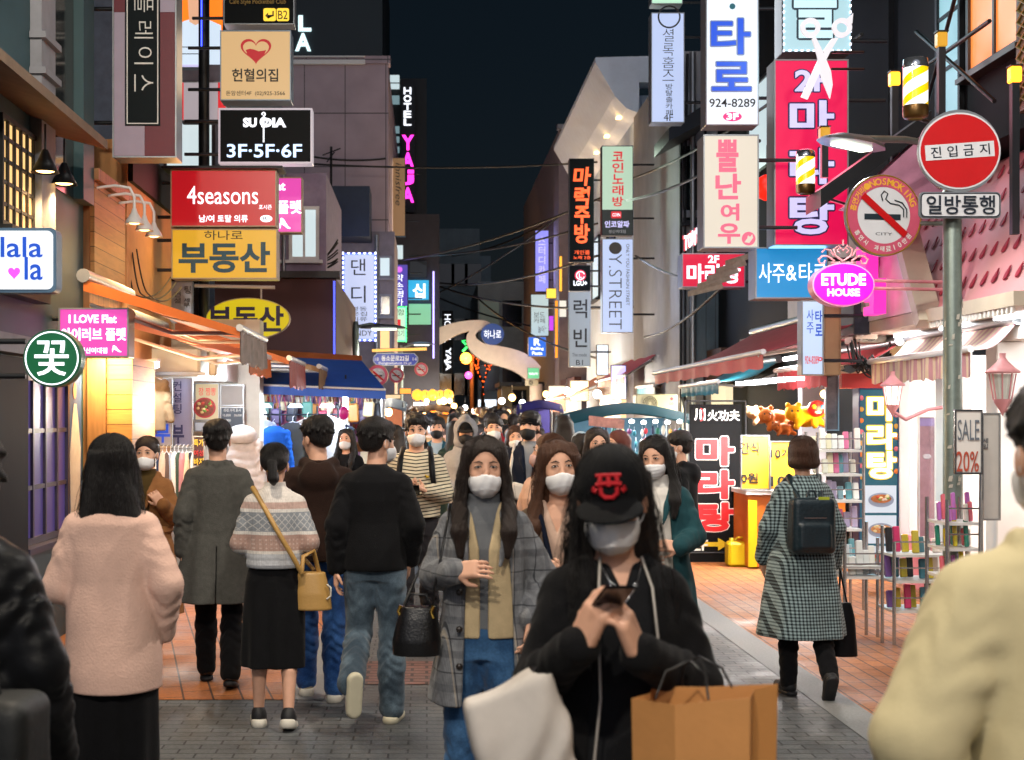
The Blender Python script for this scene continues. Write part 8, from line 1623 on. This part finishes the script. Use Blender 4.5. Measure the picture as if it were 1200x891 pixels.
def x_tee(sp, r, T):
 backpack(r, blkN, 'black backpack worn over the striped long-sleeved top', (0, -.19, 1.2), (.14, .06, .2))
 mb = MB()
 for i, c in enumerate(((-.09, .155, 1.235),)): mb.ball(c, (.014, .006, .01), M('yellow_embroidery', '#c8a21c', .6), 8, 6); mb.ball((c[0] + .014, c[1], c[2] + .009), (.007, .005, .007), MATS['yellow_embroidery'], 8, 6)
 child_mb(mb, 'chest_embroidery', [c for c in r.children if c.name.startswith('striped')][0])
 phone(r, (.0, .31, 1.145), 0, -62, 'dark phone held by the person in the striped top')
 mb = MB(); mb.lathe([(.168, -.022), (.172, 0), (.168, .022)], (0, 0, .985), leatherK, 24); mb.v = [(x, y * .76, z) for x, y, z in mb.v]; mb.obox((0, .135, .985), (.025, .006, .02), None, silver, .004); child_mb(mb, 'belt', r)
def x_gcoat(sp, r, T): pass
PEOPLE = [
 dict(px=-40, Y=3.7, H=1.70, yaw=-8, label='person seen from behind in a black puffer jacket at the left edge', female=True, hair='short', seed=2, arms=[arm(1, 'down'), arm(-1, 'down')], legs=[leg(1), leg(-1)], face=False,
      tops=[('puffer_jacket', blkN, dict(hem=.80, ease=.055, flare=.02, sleeve=(.088, .08, .062), quilt=.085, folds=.004, collar='stand', seed=4))], bottom=('trousers', blk, {}), shoes=(shoeK, rubK), res=.009,
      extra=lambda sp, r, T: backpack(r, M('grey_black_nylon', '#0d1011', .6, var=.25, bump=.2, bs=40), 'dark grey rucksack slung low behind the black puffer jacket', (.17, -.24, .90), (.13, .09, .17), False, [('buckle', MB().ball((.18, -.335, .93), (.026, .01, .032), totW, 10, 8))])),
 dict(px=131, Y=5.6, H=1.665, yaw=6, head=(32, -2, 0), label='person from behind in a pale pink fleece coat with long black hair', hair='long', seed=5, arms=[arm(1, 'pocket'), arm(-1, 'front')], legs=[leg(1), leg(-1)], mask=maskW,
      tops=[('coat', pinkF, dict(hem=.69, ease=.046, flare=.005, sleeve=(.078, .074, .06), folds=.012, nfold=4, wrinkle=.006, collar='stand', seed=7))], bottom=('skirt', blk, dict(hem=.22, flare=.0, amp=.008)), shoes=(shoeK, rubK), res=.008),
 dict(px=172, Y=9.9, H=1.60, yaw=176, label='person in a camel coat and white mask facing the camera beside the shopfronts', hair='tied', hmat=hairD, seed=6, arms=[arm(1, 'down'), arm(-1, 'strap')], legs=[leg(1), leg(-1, 'fwd')], mask=maskW,
      tops=[('knit_top', fab('olive_knit', '#4a3a1e'), dict(hem=.85, ease=.012, collar='turtle', sleeves=False)), ('coat', brownC, dict(hem=.40, ease=.04, flare=.06, open=[.05, .035, .055, .07], collar='lapel', sleeve=(.075, .066, .056), belt=1.03, seed=8, folds=.014))], bottom=('trousers', fab('khaki_trousers', '#6b5a44'), {}), shoes=(rubK, rubW), res=.008),
 dict(px=255, Y=9.3, H=1.715, yaw=4, female=False, label='person from behind in a long dark grey wool overcoat and black trousers', hair='short', seed=7, arms=[arm(1, 'pocket'), arm(-1, 'swing')], legs=[leg(1, 'rear'), leg(-1, 'fwd')], face=False, mask=maskW,
      tops=[('overcoat', greyW, dict(hem=.545, ease=.045, flare=.075, sleeve=(.080, .070, .058), folds=.016, nfold=6, collar='coat', vent=True, seed=11, cuff=True))], bottom=('trousers', blk, dict(r=(.09, .07, .066))), shoes=(shoeK, rubK), res=.0065),
 dict(px=322, Y=8.1, H=1.585, yaw=2, head=(-4, 0, 0), label='person from behind in a pink and grey banded sweater and black skirt', hair='tied', seed=8, arms=[arm(1, 'bent'), arm(-1, 'front')], legs=[leg(1, 'rear'), leg(-1, 'stand')], face=False,
      tops=[('sweater', knitM, dict(hem=.955, ease=.047, flare=-.025, sleeve=(.073, .068, .054), folds=.006, rib=True, collar='turtle', seed=13, cuff=True))], bottom=('skirt', blk, dict(hem=.355, flare=.012, amp=.012, n=7, cy=-.02)), shoes=(rubK, rubW, 0, .012), res=.0065, extra=x_knit),
 dict(px=374, Y=8.8, H=1.74, yaw=2, head=(38, -6, 0), female=False, label='person from behind in a dark brown hooded jacket and blue jeans', hair='short', seed=9, arms=[arm(1, 'pocket'), arm(-1, 'pocket')], legs=[leg(1, 'stand'), leg(-1, 'fwd')],
      tops=[('hooded_jacket', hoodB, dict(hem=.84, ease=.046, flare=-.01, sleeve=(.078, .07, .056), folds=.008, collar='hood', seed=17, wrinkle=.007))], bottom=('jeans', jeanD, dict(r=(.098, .076, .068))), shoes=(creamS, rubW, 0, .010), res=.0065),
 dict(px=440, Y=8.2, H=1.725, yaw=-4, head=(-42, -4, 0), female=False, label='person walking away in a black sweater and faded jeans, looking right', hair='short', seed=10, arms=[arm(1, 'pocket'), arm(-1, 'swing')], legs=[leg(1, 'stand'), leg(-1, 'lift')], mask=maskW,
      tops=[('sweater', blk, dict(hem=.855, ease=.048, flare=-.005, sleeve=(.078, .072, .058), folds=.007, nfold=5, collar='stand', seed=19, wrinkle=.006, shoulder=-.004))], bottom=('jeans', jeanG, dict(r=(.096, .078, .074))), shoes=(M('white_leather', '#cfcac0', .45, var=.05), creamS, 0, .006), res=.0065),
 dict(px=567, Y=5.75, H=1.655, yaw=178, head=(4, -3, 0), label='person in a long grey plaid coat and white mask with long brown hair', hair='longf', hmat=hairD, seed=11, arms=[A2(arm(1, 'chest'), e=(.208, -.01, 1.13), w=(.115, .235, 1.175), d=(-.9, .3, .12), c=.35), A2(arm(-1, 'pocket'), e=(-.25, -.04, 1.12), w=(-.19, .10, .96))], legs=[leg(1, 'stand'), leg(-1, 'fwd')], mask=maskW,
      tops=[('turtleneck', greyK, dict(hem=.92, ease=.004, collar='turtle', sleeves=False, folds=.003)), ('vest', cream, dict(hem=.885, ease=.018, sleeves=False, open=[.016, .016, .02, .06], folds=.004, seed=3, wrinkle=.006)), ('coat', plaidM, dict(hem=.615, ease=.04, flare=.04, open=[.11, .095, .08, .07], openx=-.02, collar='lapel', lap=.03, sleeve=(.073, .067, .056), folds=.010, seed=21, pw=2.4))], bottom=('jeans', jeanM, dict(r=(.094, .075, .07))), shoes=(rubK, rubW), res=.006, hres=.005, extra=x_plaid),
 dict(px=655, Y=6.15, H=1.635, yaw=170, head=(16, 2, 3), label='person in a taupe jacket and pale collar, brown hair, arms folded', hair='wavy', hmat=hair_mat('chestnut_hair', '#4a2c1a'), seed=12, arms=[A2(arm(1, 'chest'), w=(.10, .24, 1.10), d=(-.95, .3, .15)), A2(arm(-1, 'chest'), w=(-.06, .26, 1.09), d=(.5, .35, .75))], legs=[leg(1), leg(-1)], mask=maskW,
      tops=[('blouse', fab('blush_blouse', '#d2b3a0'), dict(hem=.90, ease=.008, vneck=1.30, sleeves=False)), ('jacket', tauF, dict(hem=.75, ease=.035, open=[.09, .075, .062, .06], collar='lapel', lap=.02, sleeve=(.078, .07, .058), seed=23))], bottom=('trousers', navy, {}), shoes=(rubK, rubK), res=.007, hres=.005, extra=x_brown),
 dict(px=722, Y=3.5, H=1.665, yaw=184, face=False, head=(-14, -16, 3), label='person in a black cap with a red emblem and black jacket, reading a phone', hair='long', seed=13, arms=[A2(arm(1, 'phone'), e=(.205, .04, 1.12), w=(.140, .285, 1.255), d=(-.35, .28, .9), n=(-.8, -.45, .0), c=.62, thumb=(0, -1, .2)), A2(arm(-1, 'phone'), e=(-.195, .05, 1.11), w=(.010, .29, 1.235), d=(.40, .30, .86), n=(.8, -.45, .0), c=.66, thumb=(0, -1, .2))], legs=[leg(1), leg(-1)], mask=maskW,
      tops=[('shirt', fab('black_jersey', '#1a1b1e'), dict(hem=.70, ease=.012, sleeves=False, folds=.006, seed=3, neck=.075, vneck=1.345)), ('jacket', blk, dict(hem=.60, ease=.032, flare=.01, open=[.10, .085, .068, .062], neck=.075, sleeve=(.075, .068, .052), shoulder=-.006, folds=.010, wrinkle=.008, seed=25, cuff=True))], bottom=('trousers', blk, {}), res=.006, hres=.0045, extra=x_cap),
 dict(px=940, Y=9.0, H=1.615, yaw=3, label='person walking away in a long black and white checked coat', hair='bob', hmat=hairB, seed=14, arms=[arm(1, 'down'), arm(-1, 'swingf')], legs=[leg(1, 'back'), leg(-1, 'stand')], face=False,
      tops=[('checked_coat', checkM, dict(hem=.385, ease=.058, flare=.07, sleeve=(.085, .078, .064), folds=.014, nfold=5, collar='coat', seed=27))], bottom=('trousers', blk, {}), shoes=(rubK, rubK, .3), res=.0065, extra=x_check),
 dict(px=1246, Y=2.65, H=1.80, yaw=4, female=False, head=(-6, 0, 0), label='person from behind in a beige cotton coat at the right edge', hair='short', seed=15, arms=[arm(1, 'down'), A2(arm(-1, 'down'), e=(-.275, -.03, 1.09))], legs=[leg(1), leg(-1)], face=False, mask=maskW,
      tops=[('coat', beigeF, dict(hem=.55, ease=.062, flare=.05, sleeve=(.095, .086, .07), folds=.012, nfold=5, wrinkle=.007, collar='coat', seed=29, shoulder=.02))], bottom=('trousers', blk, {}), res=.007, hres=.006),
 dict(px=488, Y=11.2, H=1.765, yaw=178, female=False, head=(2, -2, 0), label='person in a cream and black striped top with backpack straps', hair='short', hmat=hairK, seed=16, arms=[arm(1, 'phone'), arm(-1, 'phone')], legs=[leg(1, 'fwd'), leg(-1, 'rear')], mask=maskW,
      tops=[('striped_top', teeM, dict(hem=.925, ease=.05, flare=-.01, sleeve=(.09, .082, .056), folds=.008, seed=31))], bottom=('trousers', charT, dict(r=(.10, .078, .066))), shoes=(rubK, rubW), res=.0075, hres=.006, extra=x_tee),
 dict(px=772, Y=8.2, H=1.63, yaw=168, head=(-16, -10, 4), label='person in a dark teal coat and white pleated mask by the roadside stall', hair='longf', seed=17, arms=[A2(arm(-1, 'chest'), w=(-.13, .23, 1.06)), arm(1, 'front')], legs=[leg(1), leg(-1)], mask=maskW, mkind='pleat',
      tops=[('blouse', whiteC, dict(hem=.85, ease=.012, sleeves=False, collar='turtle', folds=.008)), ('coat', tealF, dict(hem=.45, ease=.055, flare=.05, open=[.11, .085, .07, .06], collar='lapel', sleeve=(.088, .078, .06), seed=33))], bottom=('trousers', blk, {}), shoes=(rubK, rubK), res=.0075, hres=.006),
 dict(px=546, Y=13.8, H=1.72, yaw=176, female=False, label='person in a grey hooded sweatshirt with the hood up and a black mask', hair=None, seed=18, arms=[arm(1, 'front'), arm(-1, 'front')], legs=[leg(1, 'fwd'), leg(-1)], mask=maskK,
      tops=[('sweatshirt', greyH, dict(hem=.90, ease=.06, flare=-.02, sleeve=(.095, .085, .06), collar='hood', folds=.012, wrinkle=.01, seed=35))], bottom=('jeans', jeanM, {}), shoes=(rubW, rubW), res=.0095, hres=.007,
      extra=lambda sp, r, T: hood_up(r, T, greyH)),
 dict(px=621, Y=12.9, H=1.79, yaw=172, female=False, head=(-12, 0, 0), label='tall person in a navy jacket, dark cap and black mask with a white sling', hair='short', seed=19, arms=[arm(1, 'down'), arm(-1, 'strap')], legs=[leg(1), leg(-1, 'fwd')], mask=maskK,
      tops=[('shirt', greyH, dict(hem=.9, ease=.008, sleeves=False, collar='stand')), ('jacket', navy, dict(hem=.80, ease=.05, open=[.02, .02, .03, .05], collar='lapel', sleeve=(.09, .08, .06), seed=37))], bottom=('trousers', navy, {}), shoes=(rubW, rubW), res=.009, hres=.007, extra=lambda sp, r, T: x_sling(r, T)),
 dict(px=604, Y=13.9, H=1.66, yaw=180, label='person with short brown hair, white mask and black cardigan', hair='bob', hmat=hairB, seed=20, arms=[arm(1, 'down'), arm(-1, 'down')], legs=[leg(1), leg(-1, 'fwd')], mask=maskW,
      tops=[('cardigan', blk, dict(hem=.75, ease=.035, vneck=1.2, folds=.006))], bottom=('trousers', blk, {}), shoes=(rubK, rubK), res=.0105),
 dict(px=578, Y=14.4, H=1.755, yaw=184, female=False, label='person with a dark fringe and white mask in a black padded jacket', hair='short', seed=21, arms=[arm(1, 'down'), arm(-1, 'strap')], legs=[leg(1), leg(-1)], mask=maskW,
      tops=[('padded_jacket', blkN, dict(hem=.8, ease=.06, quilt=.09, sleeve=(.1, .09, .065), collar='stand'))], bottom=('trousers', blk, {}), shoes=(rubK, rubW), res=.011),
 dict(px=569, Y=11.3, H=1.585, yaw=186, head=(5, -12, 0), label='short person with black hair and white mask behind the plaid coat', hair='longf', seed=22, arms=[arm(1, 'down'), arm(-1, 'down')], legs=[leg(1), leg(-1)], mask=maskW,
      tops=[('cardigan', fab('ivory_knit', '#b9a999'), dict(hem=.8, ease=.04, vneck=1.2))], bottom=('trousers', blk, {}), shoes=(rubK, rubK), res=.0095),
 dict(px=643, Y=9.6, H=1.625, yaw=150, head=(-62, 0, 0), label='person in a blush padded coat with a brown bob, turned sideways', hair='bob', hmat=hair_mat('auburn_hair', '#4e2c17'), seed=23, arms=[arm(1, 'down'), arm(-1, 'front')], legs=[leg(1), leg(-1)], mask=fab('pink_mask_cloth', '#cba49a'),
      tops=[('padded_coat', pinkP, dict(hem=.5, ease=.055, flare=.03, sleeve=(.09, .085, .065), collar='hood', folds=.010, seed=39))], bottom=('trousers', blk, {}), shoes=(rubK, rubK), res=.008),
 dict(px=660, Y=14.6, H=1.76, yaw=10, label='person from behind with a black hood over a tan coat', hair='long', seed=24, arms=[arm(1, 'down'), arm(-1, 'down')], legs=[leg(1), leg(-1)], face=False,
      tops=[('coat', tanF, dict(hem=.45, ease=.05, flare=.04, collar='hood'))], bottom=('trousers', blk, {}), shoes=(rubK, rubK), res=.011),
 dict(px=680, Y=13.2, H=1.60, yaw=20, label='person in a pale blue cap and light jacket seen from behind', hair='bob', seed=25, arms=[arm(1, 'down'), arm(-1, 'down')], legs=[leg(1), leg(-1)], face=False,
      tops=[('jacket', fab('oat_cotton', '#b7a58a'), dict(hem=.75, ease=.04, collar='stand'))], bottom=('trousers', blk, {}), shoes=(rubK, rubK), res=.0105, extra=lambda sp, r, T: cap(r, T, .008, fab('pale_blue_twill', '#9fb3c4'), None, True)),
 dict(px=699, Y=10.6, H=1.655, yaw=176, head=(10, 0, 0), label='person with wavy dark hair and white mask just behind the person in the black cap', hair='wavy', hmat=hairD, seed=26, arms=[arm(1, 'down'), arm(-1, 'down')], legs=[leg(1), leg(-1)], mask=maskW,
      tops=[('coat', charT, dict(hem=.5, ease=.045, collar='lapel', flare=.03))], bottom=('trousers', blk, {}), shoes=(rubK, rubK), res=.0085),
 dict(px=724, Y=12.4, H=1.625, yaw=150, head=(-30, 0, 0), label='person with reddish hair and white mask at the trinket stall', hair='bob', hmat=hair_mat('red_brown_hair', '#5a2418'), seed=27, arms=[arm(1, 'down'), arm(-1, 'bent')], legs=[leg(1), leg(-1)], mask=maskW,
      tops=[('jacket', navy, dict(hem=.75, ease=.045, collar='stand'))], bottom=('trousers', blk, {}), shoes=(rubK, rubK), res=.0105),
 dict(px=797, Y=11.6, H=1.62, yaw=75, head=(10, -6, 0), female=False, label='person in black with short hair facing the stall beside the banner', hair='short', seed=28, arms=[arm(1, 'bent'), arm(-1, 'bent')], legs=[leg(1), leg(-1)], mask=maskW,
      tops=[('sweater', blk, dict(hem=.85, ease=.055, collar='hood'))], bottom=('trousers', blk, {}), shoes=(rubK, rubK), res=.0095),
 dict(px=463, Y=15.2, H=1.66, yaw=12, label='person from behind in a white fleece with long black hair', hair='long', seed=29, arms=[arm(1, 'down'), arm(-1, 'down')], legs=[leg(1), leg(-1)], face=False,
      tops=[('fleece_jacket', fab('white_fleece', '#b9bfc4'), dict(hem=.75, ease=.055, collar='stand'))], bottom=('trousers', blk, {}), shoes=(rubK, rubK), res=.012),
 dict(px=406, Y=15.4, H=1.62, yaw=165, label='person with long black hair and white mask in front of the clothes stall', hair='longf', seed=30, arms=[arm(1, 'down'), arm(-1, 'bent')], legs=[leg(1), leg(-1)], mask=maskW,
      tops=[('coat', blk, dict(hem=.5, ease=.045, flare=.04, collar='lapel'))], bottom=('trousers', blk, {}), shoes=(rubK, rubK), res=.011),
 dict(px=512, Y=16.6, H=1.74, yaw=176, female=False, label='person in a teal denim jacket over a pale blue shirt, black mask', hair='short', seed=31, arms=[arm(1, 'down'), arm(-1, 'front')], legs=[leg(1, 'fwd'), leg(-1)], mask=maskK,
      tops=[('shirt', fab('pale_blue_shirt', '#a9bcc9'), dict(hem=.8, ease=.015, sleeves=False)), ('jacket', fab('teal_denim', '#23566b'), dict(hem=.78, ease=.05, open=[.08, .07, .06, .055], sleeve=(.09, .08, .06)))], bottom=('trousers', blk, {}), shoes=(rubW, rubW), res=.012),
 dict(px=532, Y=15.6, H=1.70, yaw=20, label='person from behind in a dark green raincoat with loose black hair', hair='long', seed=32, arms=[arm(1, 'down'), arm(-1, 'down')], legs=[leg(1), leg(-1)], face=False,
      tops=[('raincoat', fab('dark_green_nylon', '#22332f', .5), dict(hem=.5, ease=.055, flare=.05, collar='hood'))], bottom=('trousers', blk, {}), shoes=(rubK, rubK), res=.012),
 dict(px=553, Y=21.5, H=1.78, yaw=4, female=False, label='person from behind in a peach jacket with a cross strap, above the crowd', hair='short', seed=33, arms=[arm(1, 'down'), arm(-1, 'down')], legs=[leg(1), leg(-1)], face=False,
      tops=[('jacket', fab('peach_cotton', '#c08c68'), dict(hem=.85, ease=.06, collar='hood'))], bottom=('trousers', blk, {}), shoes=(rubK, rubK), res=.014),
 dict(px=574, Y=20.5, H=1.80, yaw=0, female=False, label='tall person from behind in a long charcoal coat, mid street', hair='short', seed=34, arms=[arm(1, 'down'), arm(-1, 'down')], legs=[leg(1), leg(-1)], face=False,
      tops=[('coat', charT, dict(hem=.5, ease=.06, flare=.03, collar='coat'))], bottom=('trousers', blk, {}), shoes=(rubK, rubK), res=.014),
]
def hood_up(r, T, mat):
 c = T((0, 0, 1.58)); v = Vox(c - .24, c + .24, .007); nz = waves(3, 6, (10, 24))
 v.ell((0, -.022, 1.61), (.118, .13, .125), .01, 'u', T); v.ell((0, -.03, 1.49), (.12, .11, .09), .04, 'u', T); v.ell((0, .03, 1.73), (.04, .06, .03), .04, 'u', T)
 v.disp(lambda x, y, z: .006 * nz(x, y, z), c - .2, c + .2); v.ell((0, .10, 1.565), (.075, .12, .115), .015, 's', T)
 net_object('hood', v, mat, r); cap(r, T, .008, capK, None, True)
def x_sling(r, T):
 mb = MB(); v = Vox((-.4, -.1, .75), (.4, .4, 1.25), .01); v.box((-.02, .19, 1.0), (.16, .03, .05), .02, .01, rot=np.array(Matrix.Rotation(R(-14), 3, 'Y')))
 mb.tube([(.14, .17, .98), (.16, .13, 1.2), (.13, .03, 1.43)], .014, totW, 6)
 net_thing('sling_bag', v, totW, r, 'white sling bag across the navy jacket of the tall capped person', 'bag', [('strap', mb)])
 cap(r, T, .008, capK, None, False)
import time as _t
for sp in PEOPLE:
 pass
 person(sp)
# ---------------- the crowd further down the street: built as kinds, then copied one by one
def proto(i):
 rs = random.Random(100 + i); f = i % 2 == 0; r = empty('person', (0, -30, 0)); legs = [leg(1, 'fwd' if i % 3 else 'stand'), leg(-1, 'rear' if i % 3 else 'fwd')]; arms = [arm(1, rs.choice(['down', 'swing', 'pocket', 'phone', 'bent'])), arm(-1, rs.choice(['down', 'swingf', 'pocket', 'strap']))]; T = Turn(rs.uniform(-20, 20), rs.uniform(-10, 0), 0, (0, -.01, 1.46)); h = .017
 net_object('body', build_body(dict(female=f), h, T, arms, legs), skinM, r); net_object('hair', build_hair(['longf', 'short', 'bob', 'short', 'wavy', 'short', 'tied', 'short'][i % 8], T, .014, i), [hairK, hairK, hairD, hairB][i % 4], r)
 if i % 4 != 3: net_object('face_mask', build_mask(T, .013), maskW if i % 3 else maskK, r)
 net_object('coat', garment(dict(female=f), 'coat', h, arms, T, dict(hem=rs.choice([.5, .78, .85, .62]), ease=rs.uniform(.045, .062), flare=.03, sleeve=(.088, .08, .062), seed=i, collar=rs.choice(['stand', 'hood', 'hood']))), blk, r); net_object('trousers', trousers(h, legs, {}), blk, r)
 for Lg in legs: shoe(r, Lg, rubK, rubW, .014)
 return r
protos = [proto(i) for i in range(8)]
CC = [('black', blk), ('dark navy', navy), ('charcoal', charT), ('brown', hoodB), ('grey', greyW), ('black nylon', blkN), ('olive', fab('olive_cotton', '#3c3d2c')), ('camel', tanF), ('pale', fab('stone_cotton', '#a49a8a')), ('teal', tealF), ('rust', fab('rust_wool', '#7a3f22')), ('mustard', fab('mustard_nylon', '#b98a1e')), ('blue', fab('mid_blue_nylon', '#23508a')), ('red', fab('red_nylon', '#8a1f26'))]
rs = random.Random(77); placed = []
def room(x, y): return all((x - a) ** 2 + (y - b) ** 2 > .26 + .002 * y for a, b in placed)
for o in list(COL.objects):
 if o.name.startswith('person') and o.parent is None and o.location.y > 0: placed.append((o.location.x, o.location.y))
used = set(); n = 0; tries = 0
while n < 175 and tries < 9000:
 tries += 1; y = 15.5 + 42 * rs.random() ** 1.25; px = rs.uniform(478 - max(0, 25 - y) * 1.2, 612 if y > 24 else 640); x = GX(px, y)
 if not room(x, y) or (y < 20 and 590 < px): continue
 placed.append((x, y)); k = rs.randrange(8); src = protos[k]; away = rs.random() < .45
 if k not in used: used.add(k); c = src
 else: c = copy_tree(src)
 c.location = (x, y, .01 + max(0, y - 18) * .012); c.rotation_euler = (0, 0, R((0 if away else 180) + rs.uniform(-25, 25))); sc = rs.uniform(1.55, 1.80) / 1.70; c.scale = (sc,) * 3
 cn_, cm = CC[rs.randrange(len(CC)) if rs.random() < .6 else rs.randrange(6)]
 for ch in c.children:
  if ch.name.startswith('coat'): ch.material_slots[0].link = 'OBJECT'; ch.material_slots[0].material = cm
  if ch.name.startswith('trousers'): ch.material_slots[0].link = 'OBJECT'; ch.material_slots[0].material = [blk, jeanM, charT, navy, jeanG][rs.randrange(5)]
 tag(c, ('person walking away' if away else 'person walking towards the camera') + ' in ' + ('an ' if cn_[0] == 'o' else 'a ') + cn_ + ' coat within the distant crowd', 'person', 'distant crowd'); n += 1
for i, p_ in enumerate(protos):
 if i not in used:
  for ch in list(p_.children_recursive) + [p_]: bpy.data.objects.remove(ch)
